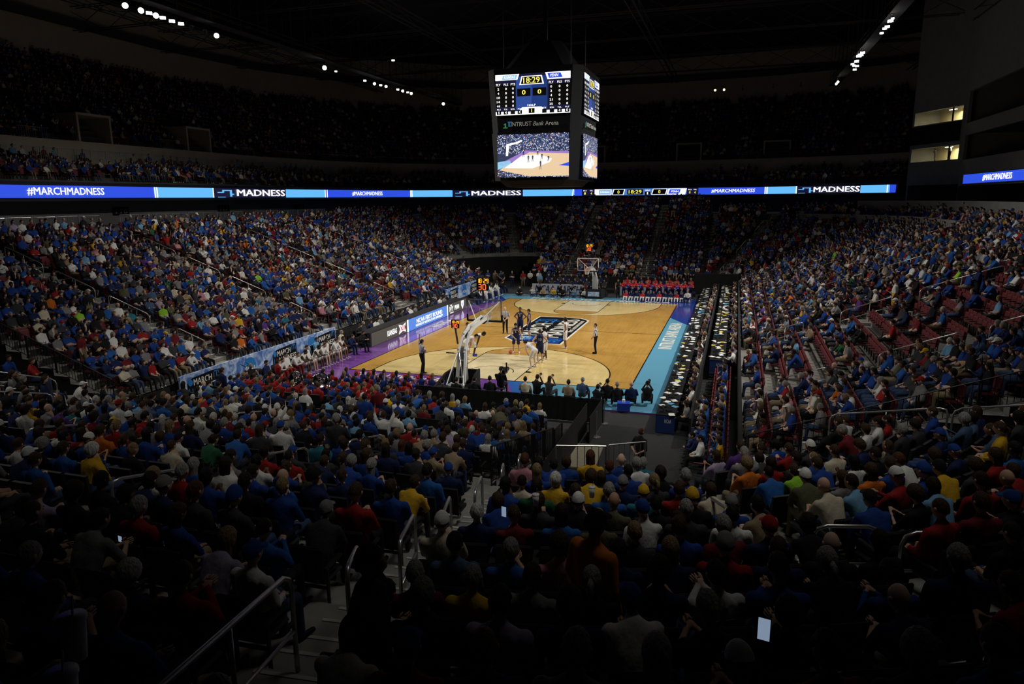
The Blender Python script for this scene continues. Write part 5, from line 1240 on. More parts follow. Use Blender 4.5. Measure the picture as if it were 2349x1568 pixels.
for k, (p, q) in enumerate((((11.15, -35.0), (11.65, -36.0)), ((11.8, -36.2), (12.5, -37.6)), ((13.2, -38.35), (14.0, -38.15)), ((14.2, -38.25), (15.5, -37.85)), ((17.6, -33.9), (18.7, -34.3)))):
    d = math.hypot(p[0]-7, p[1]+25.5)-.5; d2 = math.hypot(q[0]-7, q[1]+25.5)-.5
    handrail(('short steel handrail low on the right corner stairs', 'long steel handrail half way up the right corner stairs', 'short level steel handrail in the right corner rows', 'long level steel handrail in the right corner rows', 'steel handrail near the right edge of the near corner')[k], (*p, zn(int(d/TREAD))), (*q, zn(int(d2/TREAD))))
def fence(label, p, q, h=1.05, n=10, m=None, name='fence_panel', group=None, parts=True):
    m = m or M_blkm; p, q = V(p), V(q); mid = p; d = q-p; up = V((0, 0, h))
    if not parts:
        mb = MB().tube([V((0, 0, 0)), up, d+up, d], .022, 5); mb.tube([V((0, 0, .1)), d+V((0, 0, .1))], .018, 5)
        for k in range(1, n): c = d*(k/n); mb.bar(c+V((0, 0, .1)), c+up, .016)
        o = mb.obj(name, m); o.location = p; return tag(o, label, 'fence', group)
    t = thing(name, label, 'fence', p, 0, group)
    MB().tube([up, d+up], .022, 6).obj('top_rail', m, t); MB().tube([V((0, 0, .12)), d+V((0, 0, .12))], .018, 6).obj('bottom_rail', m, t)
    for c in (V((0, 0, 0)), d): MB().tube([c, c+up], .025, 6).obj('post', m, t)
    base = MB().bar(V((0, 0, .12)), up, .016).mesh('baluster', m)
    for k in range(1, n): o = link('baluster', base, t); o.location = d*(k/n)
    return t
# black fence following the near end of the right stand, and its twin on the left
for k in range(6):
    x0, x1 = 12.8+k*1.5, 12.8+(k+1)*1.5-.06
    fence('black railing closing the near end of the right stand, %s panel from the court' % NUMW[k], (x0, -25.35, .9+.36*(x0-12.7)), (x1, -25.35, .9+.36*(x1-12.7)), 1.0, 9, group='black end railings')
    fence('black railing closing the near end of the left stand, %s panel from the court' % NUMW[k], (-x0+.7, -25.35, .9+.36*(x0-12.7)), (-x1+.7, -25.35, .9+.36*(x1-12.7)), 1.0, 9, group='black end railings')
for k in range(6):
    y0, y1 = -24.6-k*1.25, -24.6-(k+1)*1.25+.06
    z0, z1 = (.5+.18*k, .5+.18*(k+1)) if k < 1 else (.8+.247*(-y0-26), .8+.247*(-y1-26)); z0 = max(.55, z0)
    fence('black railing between the near stand and the tunnel, %s panel from the court' % NUMW[k], (6.75, y0, z0), (6.78, y1, max(z1, .6)), 1.0, 9, group='black tunnel railings')
for k, (a, b) in enumerate((((9.3, -30.6), (8.1, -30.9)), ((9.35, -30.5), (10.2, -30.0)))):
    fence('steel barred gate rail at the head of the tunnel, %s panel' % ('left', 'right')[k], (*a, 1.9), (*b, 1.9), 1.15, 7, M_steel, group='steel tunnel rails')
# edge rails of the near right corner block
for k, (r0, r1) in enumerate(((9, 12), (12, 16), (16, 19))):
    (x0, y0), _ = RUNS['near_right'](D(-23), r0*TREAD); (x1, y1), _ = RUNS['near_right'](D(-23), r1*TREAD-.1)
    handrail('steel rail along the open right edge of the near corner block, %s one up' % NUMW[k], (x0, y0, zn(r0)), (x1, y1, zn(r1)), h=1.05)
# pale railings: back of the left bowl, and the upper walkways
for k in range(26):
    y0 = -24+k*1.65
    if k in (9, 18): continue
    fence('grey railing at the back of the left stand, %s panel from the near end' % NUMW[k], (-29.4, y0, 7.16), (-29.4, y0+1.58, 7.16), 1.05, 9, M_steel, group='grey concourse railings', parts=False)
def path_pts(path, step, s0=0., s1=1e9):
    out = []; acc = 0
    for a, b in zip(path, path[1:]):
        L = math.hypot(b[0]-a[0], b[1]-a[1]); n = max(1, int(round(L/step)))
        for i in range(n): 
            s = acc+L*i/n
            if s0 <= s <= s1: out.append(((a[0]+(b[0]-a[0])*i/n, a[1]+(b[1]-a[1])*i/n), (a[0]+(b[0]-a[0])*(i+.95)/n, a[1]+(b[1]-a[1])*(i+.95)/n)))
        acc += L
    return out
for k, (a, b) in enumerate(path_pts(offpath(RP, 3.4), 1.5, 24, 128)):
    if k % 19 in (17, 18): continue
    dist = 'left side' if k < 30 else ('far left bend' if k < 44 else 'far end')
    fence('grey railing on the upper walkway, %s, panel %s' % (dist, NUMW[k % 69]+(' of the second run' if k >= 69 else '')), (*a, 12.2), (*b, 12.2), 1.15, 9, M_steel, group='grey upper walkway railings', parts=False)
for k, (a, b) in enumerate(path_pts(offpath(RP, 6.62), 3.0, 10, 140)):
    if k % 3 == 0 or any((abs(a[1]-c_) < 3.4 and a[0] < -40 if sd == 'left' else abs(a[0]-c_) < 3.4 and a[1] > 55) for sd, c_ in VOMS): continue
    fence('grey low railing on the upper parapet, %s from the left' % (NUMW[k]), (*a, 14.3), (*b, 14.3), .9, 14, M_steel, group='upper parapet railings', parts=False)

# ------------------------------------------------------------------ roof steel, catwalks and lamps
def truss(name, p, q, h, m=M_truss, n=12, structural=True):
    mb = MB(); p, q = V(p), V(q); d = q-p; s_ = V((-d.y, d.x, 0)).normalized()*.35; up = V((0, 0, h))
    for o in (s_, -s_): mb.bar(p+o, q+o, .09); mb.bar(p+o+up, q+o+up, .09)
    for k in range(n):
        a, b = p+d*(k/n), p+d*((k+1)/n); mb.bar(a+s_, b+s_+up if k % 2 else b+s_+up, .05); mb.bar(a-s_+up, b-s_, .05); mb.bar(a+s_, a-s_, .05)
    return struct(mb.obj(name, m))
for y in range(-32, 66, 12): truss('ceiling_truss', (-58, y, 27.2), (48, y, 27.2), 2.4, n=22)
for x in (-44, -20, 2, 34): truss('ceiling_truss', (x, -44, 26.2), (x, 68, 26.2), 1.0, n=22)
for x in (-33.4, 24.4):
    mb = MB().box((x, 10, 24.6), (1.1, 116, .06))
    for o in (-.5, .5):
        mb.bar((x+o, -48, 25.6), (x+o, 68, 25.6), .05); mb.bar((x+o, -48, 25.1), (x+o, 68, 25.1), .04)
        for y in range(-48, 69, 4): mb.bar((x+o, y, 24.6), (x+o, y, 30.8), .05)
    struct(mb.obj('ceiling_catwalk', M_truss))
def lamp(label, loc, aim, on=True, warm=False, kind='round', s=1.):
    s *= .78; t = thing('stage_lamp', label, 'lamp', loc, 0, 'stage lamps on the catwalks'); q = (V(aim)-V(loc)).to_track_quat('-Z', 'Y').to_matrix(); M4 = q.to_4x4()
    mb = MB()
    if kind == 'round': mb.lathe([(.02*s, .42*s), (.16*s, .36*s), (.22*s, .1*s), (.30*s, 0), (.28*s, -.02*s)], 14, 0, M4)
    else: mb.box((0, 0, .0), (.62*s, .34*s, .22*s), q, bev=.03); mb.v = [V(v)+q @ V((0, 0, .1*s)) for v in mb.v]
    mb.obj('housing', M_blkm if on else MATS['grey_pad'], t)
    mb = MB()
    if kind == 'round': mb.lathe([(.001, -.0), (.27*s, -.0)], 14, 0, M4)
    else: mb.box(q @ V((0, 0, -.02*s)), (.55*s, .28*s, .02), q)
    mb.obj('lens', (E_lampw if warm else E_lamp) if on else M_glass, t)
    MB().bar((0, 0, .2*s), (0, 0, .7*s), .05).box((0, 0, .72*s), (.3, .06, .06)).obj('bracket', M_blkm, t)
    return t
CA = (6, -42, 8)
LL = [(-32.7, -1.6, 'first', 1, 'round'), (-32.7, -.1, 'second', 1, 'round'), (-32.7, .7, 'third', 1, 'flat'), (-32.8, 1.5, 'fourth', 1, 'round'), (-32.8, 2.2, 'fifth', 1, 'flat'), (-32.9, 3.3, 'sixth', 1, 'flat'), (-32.9, 4.3, 'seventh', 1, 'flat'), (-33, 5.6, 'eighth', 0, 'round'), (-33, 7.2, 'ninth', 0, 'round'), (-33.1, 8.8, 'tenth', 1, 'round'), (-33.1, 10.2, 'eleventh', 0, 'round')]
for x, y, n_, on, kd in LL: lamp('%s lamp of the long left catwalk row, %s' % (n_, 'lit' if on else 'unlit'), (x, y, 23.6), CA if on else (0, 0, 0), on, False, kd, 1.0)
for i, (x, y) in enumerate(((-33, 26.2), (-33, 28.6))): lamp('%s lamp of the pair beyond the left row' % NUMW[i], (x, y, 23.7), CA, True, False, ('round', 'flat')[i], (1.1, .6)[i])
for i, (x, y) in enumerate(((-33.1, 35.5), (-33.1, 38), (-33.0, 39.5), (-32.8, 40.6), (-32.5, 43.4), (-32.5, 44.9), (-32.4, 46.3), (-32.4, 47.4))): lamp('%s lamp of the far left cluster above the upper crowd' % NUMW[i], (x, y, 23.7), CA, True, False, 'round' if i % 2 else 'flat', .8)
lamp('single bright lamp near the far end of the left catwalk', (-32.2, 58.4, 23.6), CA, True, False, 'round', 1.)
for i, (x, y, z, s_) in enumerate(((23.9, 46, 23.9, .9), (23.9, 44.6, 23.5, .8), (23.9, 43, 23.7, 1), (23.9, 41.6, 24.0, 1.1), (23.9, 40.4, 23.9, 1.2), (23.9, 39.2, 23.9, 1), (23.9, 44, 23.0, .8), (23.9, 42.4, 23.1, .8))): lamp('%s lamp of the brightest cluster on the right catwalk' % NUMW[i], (x, y, z), CA, True, False, 'flat', s_)
for i, (x, y, z, s_) in enumerate(((24, 29.2, 24, .7), (24, 27.8, 24.1, .8), (24, 26.6, 24, .9), (24, 25.3, 24.2, 1), (24, 24.4, 24.2, .6))): lamp('%s lamp of the nearer right catwalk cluster' % NUMW[i], (x, y, z-.2), CA, True, False, 'flat', s_)
for i, (x, y) in enumerate(((23.9, 58.6), (23.9, 60.3))): lamp('%s lamp of the small far right pair' % NUMW[i], (x, y, 23.8), CA, True, False, 'round', .7)
for i, (x, y, on) in enumerate(((8.3, 60.3, 1), (9.5, 60.3, 1), (12, 60.3, 0), (16, 60.3, 0), (19.5, 60.3, 0))): lamp('%s orange-tinted lamp over the far stand' % NUMW[i], (x, y, 23.8), CA if on else (0, 0, 0), on, True, 'round', .7)
lamp('angled lamp panel under the roof left of the scoreboard', (-24.3, 25.9, 23.9), (5, -45, 0), True, False, 'flat', .7)
for i, (x, y, z) in enumerate(((-4.0, -6.5, 23.0), (-4.9, -4.3, 22.3))):
    t = thing('loudspeaker', '%s grey loudspeaker hanging under the roof left of the scoreboard' % ('upper', 'lower')[i], 'loudspeaker', (x, y, z)); MB().box((0, 0, 0), (.75, .6, .75), Matrix.Rotation(.4, 3, 'Z'), bev=.04).obj('cabinet', mat('speaker_grey', (.3, .29, .27), .7), t); MB().bar((0, 0, .3), (0, 0, 3.5), .05).obj('bracket', M_truss, t)

# ------------------------------------------------------------------ concourse behind the right stand, lower barriers
def offarc(run, degs, d): return [RUNS[run](D(a), d)[0] for a in degs]
pts = [(27.5, 12.3), (27.5, 20.5)]+offarc('far_right', (15, 30, 45, 60), 14.8)
ring('wall_right_lower', pts, 6.0, 7.25, M_wallw, .2)
pts = [(30.5, -3), (30.5, 20.5)]+offarc('far_right', (15, 30, 45), 17.75)
ring('wall_right_upper', pts, 6.9, 8.6, M_wallw, .2)
slab('floor_right_platform', [(30.7, -20), (30.7, 20.5)]+offarc('far_right', (15, 30, 45), 18.0), [(33.8, -20), (33.8, 20.5)]+offarc('far_right', (15, 30, 45), 21.0), 7.9, M_concd, .6)
for k, (x, y, a) in enumerate(((27.35, 16.6, 90), (26.0, 27.6, 112), (21.9, 33.3, 135))):
    t = thing('section_sign', '%s black section sign on the pale wall behind the right stand' % ('near', 'middle', 'far')[k], 'sign', (x, y, 6.8), D(a)-math.pi)
    MB().box((0, -.03, 0), (.7, .03, .42)).obj('plate', M_blk, t); text('sign_lettering', '12%d' % (3-k), (0, -.06, 0), (1, 0, 0), (0, 0, 1), .5, .28, M_wallw, t, bold=.03)
for k, (y, n_) in enumerate(((-12.0, '115'), (3.5, '116'), (17, '117'), (30, '118'))):
    t = thing('section_sign', '%s dark section sign on the wall under the ribbon board' % NUMW[k], 'sign', (-40.7 if k < 3 else -40.0, y, 8.3), math.pi/2)
    MB().box((0, -.0, 0), (1.7, .04, .7)).obj('plate', M_blk, t); text('sign_lettering', n_, (0, -.04, 0), (1, 0, 0), (0, 0, 1), 1.3, .42, M_wallw, t, bold=.03)
struct(MB().box((-12.05, -2.4, .45), (.2, 45.6, .9)).obj('wall_left_front', M_blk)); struct(MB().box((12.6, -2.4, .75), (.12, 45.6, 1.5)).obj('wall_right_front', M_blk))
struct(MB().box((.3, 23.9, .6), (19, .2, 1.3)).obj('wall_far_front', M_blk)); struct(MB().box((10.6, 21.8, 1.0), (4.0, .15, 2.0)).obj('wall_far_right_front', M_blk))
o = MB().box((10.85, 2, .55), (.08, 47, 1.1)).obj('crowd_barrier', M_blk); tag(o, 'long black cloth barrier between the two press rows', 'barrier')
mb = MB(); o = thing('black_drape', 'black pleated drape along the near baseline behind the photographers', 'drape', (3.1, -19.7, 0))
n = 90; vs = []
for i in range(n+1): xx = -4.2+8.4*i/n; vs += [(xx, .03*math.sin(i*1.9), .02), (xx, .02*math.sin(i*1.9+.5), 1.02)]
mb.add(vs, [(2*i, 2*i+2, 2*i+3, 2*i+1) for i in range(n)]); mb.obj('cloth', M_blk, o); MB().tube([(-4.2, .03, 1.03), (4.2, .03, 1.03)], .02, 6).obj('pole', M_blkm, o)
for x in (-4.2, 0, 4.2): MB().tube([(x, .04, 0), (x, .04, 1.03)], .02, 6).obj('post', M_blkm, o)
o = thing('black_drape', 'black drape panel beside the tunnel carpet running back from the baseline', 'drape', (7.25, -21.0, 0)); MB().box((0, 0, .53), (.03, 2.6, 1.0)).obj('cloth', M_blk, o); MB().tube([(0, -1.3, 1.04), (0, 1.3, 1.04)], .02, 6).obj('pole', M_blkm, o)
o = thing('black_drape', 'long black mesh drape hung on the tunnel side of the near stand', 'drape', (6.85, -24.5, 0)); MB().box((0, 0, .6), (.02, 7.4, 1.15)).obj('cloth', M_blk, o)
for k, (x, y) in enumerate(((7.35, -19.64), (7.35, -21.39))):
    t = thing('floor_post', '%s steel floor post at the edge of the tunnel carpet' % ('farther', 'nearer')[k], 'post', (x, y, 0)); MB().lathe([(.17, 0), (.17, .015), (.03, .03)], 14).obj('foot', M_steel, t); MB().tube([(0, 0, .02), (0, 0, 1.05)], .02, 8).obj('pole', M_steel, t)
def banner_board(label, x0, x1, y, z0, h, txt):
    t = thing('banner_board', label, 'banner', ((x0+x1)/2, y, 0)); MB().box((0, 0, z0+h/2), (x1-x0, .06, h)).obj('panel', mat('pale_vinyl', (.42, .44, .50), .6), t)
    text('banner_lettering', txt, (0, -.035, z0+h/2), (1, 0, 0), (0, 0, 1), (x1-x0)*.9, h*.75, M_navyc, t, bold=.04, shear=.3); return t
banner_board('pale banner with dark blue lettering behind the far photographers', -6.4, -1.3, 17.9, .12, .95, 'NCAA MARCH')
banner_board('pale banner behind the far cheerleaders on the right', 2.0, 8.6, 18.3, .12, .85, 'MADNESS')

# ------------------------------------------------------------------ press rows on the right
for k, (x, y0, y1, z, ln_) in enumerate(((9.85, -20.2, 20.8, 0, 'front'), (11.55, -11.2, 20.5, .3, 'rear'))):
    t = thing('press_table', 'long black topped %s press table on the right' % ln_, 'table', (x, (y0+y1)/2, z)); L = y1-y0
    MB().box((0, 0, .74), (.76, L, .04)).obj('tabletop', M_blkm, t); MB().box((-.36, 0, .37), (.03, L, .72)).obj('front_skirt', M_clothblue, t); MB().box((0, -L/2+.02, .37), (.72, .03, .72)).obj('end_skirt', M_clothblue, t)
    text('skirt_lettering', 'NCAA', (.1, -L/2-.0, .5), (1, 0, 0), (0, 0, 1), .26, .16, M_whitep, t, bold=.02)
    if k: struct(MB().box((12.05, (y0+y1)/2, .14), (1.1, L+13, .28)).obj('floor_riser_press', M_blk))
def laptop(label, loc, rz, on):
    t = thing('laptop', label, 'laptop', loc, rz, 'laptops on the press tables')
    MB().box((0, 0, .01), (.33, .23, .02)).obj('keyboard', M_blkm, t); MB().box((0, .14, .12), (.33, .012, .22), Matrix.Rotation(-.25, 3, 'X')).obj('screen', em('laptop_screen', (.45, .6, .8), .7) if on else M_blkm, t); return t
lp0 = {}
rp = random.Random(5)
def press(x, y0, y1, z, nm, step=.78):
    n = int((y1-y0)/step)
    for i in range(n):
        y = y0+(i+.5)*step; w_ = '%s place of the %s press table' % (NUMW[i], nm)
        on = False
        if on not in lp0: lp0[on] = laptop('closed-back laptop, '+w_, (x+.02, y, z+.76), math.pi/2*1, on)
        else: dup(lp0[on], (x+.02, y+rp.uniform(-.08, .08), z+.76), math.pi/2+rp.uniform(-.3, .3), 'black laptop, '+w_)
        for j in range(3):
            kx = x+rp.uniform(-.3, .28); ky = y+rp.uniform(-.36, .36); m_, c_ = rp.choices(((M_paper, 'white paper sheets'), (M_yel, 'yellow folder'), (mat('blue_folder', (.1, .3, .5), .6), 'blue folder'), (M_blkm, 'black folder')), (8, 1.6, 1.2, 4))[0]
            o = MB().box((0, 0, .004), (.22, .29, .008+.01*rp.random())).obj('paper' if 'paper' in c_ else 'folder', m_); o.location = (kx, ky, z+.785+.001*j+(.02 if abs(kx-x) < .2 and abs(ky-y) < .3 else -.018)); o.rotation_euler = (0, 0, rp.uniform(-1, 1)); tag(o, '%s %s, %s' % (('left', 'right', 'middle')[j], c_, w_), 'paper', 'papers on the press tables')
        girl, sk, top, hc, hr, cp, sl, lg, ps = rand_look(); top = rp.choices(('black', 'navy blue', 'white', 'grey', 'charcoal', 'tan', 'sky blue', 'cream', 'purple', 'red', 'teal'), (8, 6, 4, 4, 5, 2, 2, 1, .7, .7, .7))[0]
        if rp.random() < .93: make_person('%s-haired reporter in %s top, %s' % (hc.split()[-1], top, w_), (x+.85, y+rp.uniform(-.1, .1), z), math.pi/2+rp.uniform(-.3, .3), rp.choice(('sit_write', 'sit_write', 'sit_cross', 'sit_chin', 'sit')), top, 'pants', 'black', sk, 'short' if hr in ('cap', 'beanie') else hr, hc, sl, 'dark', 'reporters seated at the press tables', girl=girl, cap=cp, keep=nm == 'front' and i < 14)
press(9.85, -20.2, 20.6, 0, 'front'); press(11.55, -11.2, 20.3, .3, 'rear')
for i in range(44):
    x, y = (11.35, 11.95, 12.35)[i % 2], -24+(i//2)*.6
    if y > -11.6: break
    if y > -18.2 and i % 2 == 0 or -15.8 < y < -14.2:
        t = thing('arena_seat', 'empty maroon seat by the lower right barrier, %s column, %s from near' % (('inner', 'outer')[i % 2], NUMW[i//2]), 'seat', (x, y, .0), math.pi/2, 'arena seats in rows')
        for me in SMESH[(1, 'maroon')]: link(me.name.split('.')[0], me, t)
        continue
    girl, sk, top, hc, hr, cp, sl, lg, ps = rand_look(); top = rp.choices(('royal blue', 'bright blue', 'gold', 'navy blue', 'white', 'grey'), (7, 4, 1, 2, 2, 1))[0]
    t = thing('arena_seat', 'occupied maroon seat by the lower right barrier, %s column, %s from near' % (('inner', 'outer')[i % 2], NUMW[i//2]), 'seat', (x, y, .0), math.pi/2, 'arena seats in rows')
    for me in SMESH[(0, 'maroon')]: link(me.name.split('.')[0], me, t)
    make_person('person in %s %s by the lower right barrier, %s column, %s from near' % (top, GAR[sl], ('inner', 'outer')[i % 2], NUMW[i//2]), (x, y, 0), math.pi/2+rp.uniform(-.2, .2), ps, top, 'pants', lg, sk, hr, hc, sl, 'dark', 'spectators in the lower right floor seats', cap=cp, girl=girl, keep=i < 12)

# ------------------------------------------------------------------ players, officials and the ball
M_penn = pm('jersey_navy', (.012, .016, .05), .6); M_pshort = pm('shorts_navy', (.014, .022, .07), .6); M_kan = pm('jersey_white', (.66, .64, .64), .6)
def stripes():
    m = bpy.data.materials.new('striped_shirt'); m.use_nodes = True; nt = m.node_tree; b = nt.nodes['Principled BSDF']; tc = nt.nodes.new('ShaderNodeTexCoord'); wv = nt.nodes.new('ShaderNodeTexWave'); wv.inputs['Scale'].default_value = 5.2
    wv.bands_direction = 'X'; r = nt.nodes.new('ShaderNodeValToRGB'); r.color_ramp.interpolation = 'CONSTANT'; r.color_ramp.elements[0].color = (.03, .03, .035, 1); r.color_ramp.elements[1].position = .45; r.color_ramp.elements[1].color = (.62, .62, .64, 1)
    nt.links.new(tc.outputs['Object'], wv.inputs['Vector']); nt.links.new(wv.outputs['Fac'], r.inputs['Fac']); nt.links.new(r.outputs['Color'], b.inputs['Base Color']); b.inputs['Roughness'].default_value = .8; return m
M_str = stripes()
ZF = .062
def player(label, x, y, deg, kind, team, skin, num, hair='short', hairc='black', s=1.09, shoe='white', face_back=False, slv='tank'):
    m1, m2 = (M_penn, M_pshort) if team == 'p' else (M_kan, M_kan)
    t = make_person(label, (x, y, ZF), D(deg), kind, 'white', 'shorts', 'jeans', skin, hair, hairc, slv, shoe, 'basketball players on the court', s, True, topm=m1, legm=m2)
    P = pose(kind); sp = (P['che']-P['pel']).normalized(); Yf = V((0, sp.z, -sp.y)); mt_ = M_whitep if team == 'p' else M_navyc
    for sg in (1, -1):
        c = P['pel'].lerp(P['che'], .62)+Yf*(sg*.128); o = text('jersey_number', num, c, (-sg, 0, 0), sp, .07*len(num), .12, mt_, t, bold=.02, ext=.002)
        if sg == 1 and team == 'p': text('jersey_lettering', 'PENN', P['pel'].lerp(P['che'], .84)+Yf*.122, (-1, 0, 0), sp, .22, .06, mt_, t, bold=.02, ext=.002)
        if sg == 1 and team != 'p': text('jersey_lettering', 'KANSAS', P['pel'].lerp(P['che'], .84)+Yf*.122, (-1, 0, 0), sp, .22, .05, mt_, t, bold=.02, ext=.002)
    return t
player('player in dark jersey number 5 looking down beside the ball at the free throw line', -.05, -7.95, 188, 'ball', 'p', 'light', '5')
player('player in dark jersey number 2 standing with hands on hips', -1.43, -2.55, 185, 'stand_hips', 'p', 'brown', '2')
player('player in dark jersey standing side on between number 2 and the court logo', -.62, -3.2, 110, 'stand', 'p', 'tan', '4')
player('player in dark jersey beside the lane on the right, seen from behind', 2.0, -10.1, 20, 'stand_hips', 'p', 'light', '13', hairc='brown')
player('player in dark jersey hidden behind the hoop column', -2.75, -9.0, -120, 'stand', 'p', 'light', '21', hairc='dark brown')
player('player in white jersey standing alone near the logo with hands on hips', 2.49, -5.94, 95, 'stand_hips', 'k', 'brown', '1', hair='afro')
player('player in white jersey bent over with hands on knees at the right lane line', 1.95, -11.3, 62, 'bent', 'k', 'pale', '2', hairc='dark brown')
player('player in white jersey standing behind the bent player on the right', 2.05, -9.3, 60, 'stand', 'k', 'dark', '25')
player('player in white jersey with blue shoes bending at the left lane line', -2.22, -9.35, -70, 'bent', 'k', 'dark', '0', shoe='blue')
player('player in white jersey bending nearest the hoop column on the left', -2.35, -10.25, -60, 'bent', 'k', 'light', '3')
o = MB().sphere((0, 0, 0), .12, 20, 14).obj('basketball', M_ball, smooth=True); o.location = (-.3, -8.3, ZF+.122); tag(o, 'orange basketball on the floor beside player number 5', 'basketball')
for lab, x, y, deg, kd, sk, hr, hc in (('referee with one arm raised at the left corner near the baseline', -3.38, -14.05, -35, 'ref_up', 'tan', 'short', 'dark brown'), ('bald referee facing the camera near midcourt, left of the players', -2.62, -2.18, 190, 'stand_front', 'pale', None, None), ('referee standing alone right of the players, side on', 4.54, -6.91, 100, 'stand_front', 'light', 'crop', 'brown')):
    make_person(lab, (x, y, ZF), D(deg), kd, 'white', 'pants', 'black', sk, hr, hc or 'brown', 'short', 'dark', 'referees', 1.04, True, topm=M_str)

# ------------------------------------------------------------------ near baseline: photographers, cameraman, cheerleaders, band
FP = [(3.35, -17.6, 'floor_low', 'cream', 'black', 'short', False), (3.75, -17.1, 'floor_lowcam', 'black', 'dark brown', 'short', False), (4.35, -17.2, 'floor_lowcam', 'charcoal', 'brown', 'long', True), (5.35, -17.6, 'floor_low', 'tan', 'dark brown', 'short', False), (5.85, -17.0, 'floor_low', 'denim blue', 'grey', 'crop', False), (6.6, -17.3, 'floor_camera', 'black', 'black', 'short', False), (7.0, -17.0, 'floor_low', 'black', None, 'cap', False), (7.5, -17.4, 'floor_low', 'black', 'grey', 'crop', False), (8.1, -17.2, 'floor_low', 'navy blue', None, None, False), (8.75, -16.9, 'floor_lowcam', 'black', None, 'cap', False)]
for i, (x, y, kd, top, hc, hr, girl) in enumerate(FP):
    make_person('photographer in %s top sitting on the near baseline, %s from the hoop' % (top, NUMW[i]), (x, y, ZF), rc.uniform(-.2, .2), kd, top, 'pants', 'black' if i not in (4, 2) else 'grey', 'light', hr, hc or 'brown', 'long' if top != 'cream' else 'short', 'dark', 'photographers on the near baseline', 1.0, True, girl=girl, cap='black')
def camera_thing(label, loc, rz, s=1.):
    t = thing('photo_camera', label, 'camera', loc, rz, 'cameras'); MB().box((0, 0, 0), (.15*s, .09*s, .11*s), bev=.01).obj('camera_body', M_blkm, t); mb = MB(); mb.tube([(0, .04*s, 0), (0, .30*s, 0), (0, .34*s, 0)], [.045*s, .05*s, .065*s], 12).obj('lens', M_blkm, t); return t
for lab, i in (('black camera with long lens held by the second photographer', 1), ('black camera held by the long-haired photographer', 2), ('black camera held by the capped photographer at the right', 9), ('black camera held by the sixth photographer', 5)):
    x, y = FP[i][:2]; camera_thing(lab, (x, y+.42, ZF+(1.0 if 'low' in FP[i][2] else .78)), 0)
make_person('television cameraman in black seated on the near baseline beside the lane', (2.15, -17.5, ZF+.12), 0, 'sit_phone', 'black', 'pants', 'black', 'light', 'short', 'black', 'long', 'dark', None, 1.02, True)
t = thing('folding_stool', 'low white-legged stool under the television cameraman', 'stool', (2.15, -17.5, ZF)); MB().box((0, 0, .5), (.42, .36, .06), bev=.02).obj('seat', M_blk, t)
for a in (-.17, .17):
    for b in (-.14, .14): MB().bar((a, b, 0), (a, b, .48), .035).obj('leg', M_white, t)
t = thing('television_camera', 'shouldered black television camera in front of the seated cameraman', 'camera', (2.17, -17.05, ZF+1.2)); MB().box((0, 0, 0), (.24, .5, .26), bev=.03).obj('camera_body', M_blkm, t); MB().tube([(0, .25, 0), (0, .5, 0)], [.09, .11], 14).obj('lens', M_blkm, t); MB().box((.14, -.05, .2), (.05, .05, .45)).obj('antenna', M_blkm, t); MB().box((-.1, -.1, .18), (.16, .2, .1), bev=.02).obj('viewfinder', M_blkm, t)
for i, (x, y, top) in enumerate(((.25, -18.3, 'black'), (1.1, -18.2, 'black'), (1.75, -17.9, 'black'), (-.15, -18.9, 'charcoal'))): make_person('person in %s seated low by the near hoop base, %s from the left' % (top, NUMW[(1, 2, 3, 0)[i]]), (x, y, ZF if i else .0), .1*i, 'floor_low', top, 'pants', 'black', 'light', 'short', 'dark brown', 'long', 'dark', 'crew seated by the near hoop', 1.0, True)
t = thing('drink_crate', 'blue plastic crate on the floor by the near baseline photographers', 'crate', (7.85, -17.75, ZF), .15)
mb = MB(); W_ = .52; mb.box((0, 0, .02), (W_, .4, .04))
for x in (-W_/2, W_/2): mb.box((x, 0, .17), (.03, .4, .32))
for y in (-.2, .2): mb.box((0, y, .17), (W_, .03, .32))
mb.obj('crate_body', M_crate, t); MB().box((0, 0, .35), (W_+.03, .43, .03), bev=.01).obj('lid', M_crate, t); MB().tube([(0, 0, .36), (0, 0, .47)], .07, 12).obj('cup', M_white, t)
CH = [(-6.05, 'brown', 'long'), (-5.1, 'black', 'long'), (-4.5, 'dark brown', 'long'), (-3.95, 'auburn', 'long'), (-3.3, 'black', 'long'), (-2.6, 'blond', 'long'), (-1.95, 'black', 'long'), (-1.4, 'blond', 'long')]
M_chtop = pm('cheer_top', (.02, .03, .18), .6)
for i, (x, hc, hr) in enumerate(CH):
    make_person('%s-haired cheerleader sitting on the purple baseline, %s from the left' % (hc, NUMW[i]), (x, -17.3, ZF), rc.uniform(-.2, .2), 'floor_sit', 'royal blue', 'bare', 'royal blue', 'tan', hr, hc, 'tank', 'white', 'cheerleaders on the near baseline', .96, True, girl=True, topm=M_chtop)
rp2 = random.Random(9)
def pompom(label, loc, m, r=.17, n=46):
    mb = MB()
    for k in range(n):
        d = V((rp2.gauss(0, 1), rp2.gauss(0, 1), rp2.gauss(0, 1))).normalized(); p = d*r*rp2.uniform(.75, 1.05); s_ = d.orthogonal().normalized()*.018; mb.add([-s_, s_, p+s_*1.6, p-s_*1.6], [(0, 1, 2, 3)])
    mb.sphere((0, 0, 0), r*.62, 10, 8); o = mb.obj('pompom', m); o.location = loc; return tag(o, label, 'pompom', 'cheerleaders\' pompoms')
for i, x in enumerate((-5.6, -4.85, -3.6, -2.95, -2.25, -1.65)): pompom('red pompom on the near baseline, %s from the left' % NUMW[i], (x, -16.95, ZF+.55), M_redfab)
pompom('blue pompom beside the cheerleader nearest the hoop', (-.95, -16.95, ZF+.35), mat('blue_foil', (.02, .05, .4), .35)); pompom('silver pompom between the cheerleaders', (-3.7, -17.2, ZF+.35), mat('silver_foil', (.6, .6, .62), .3))
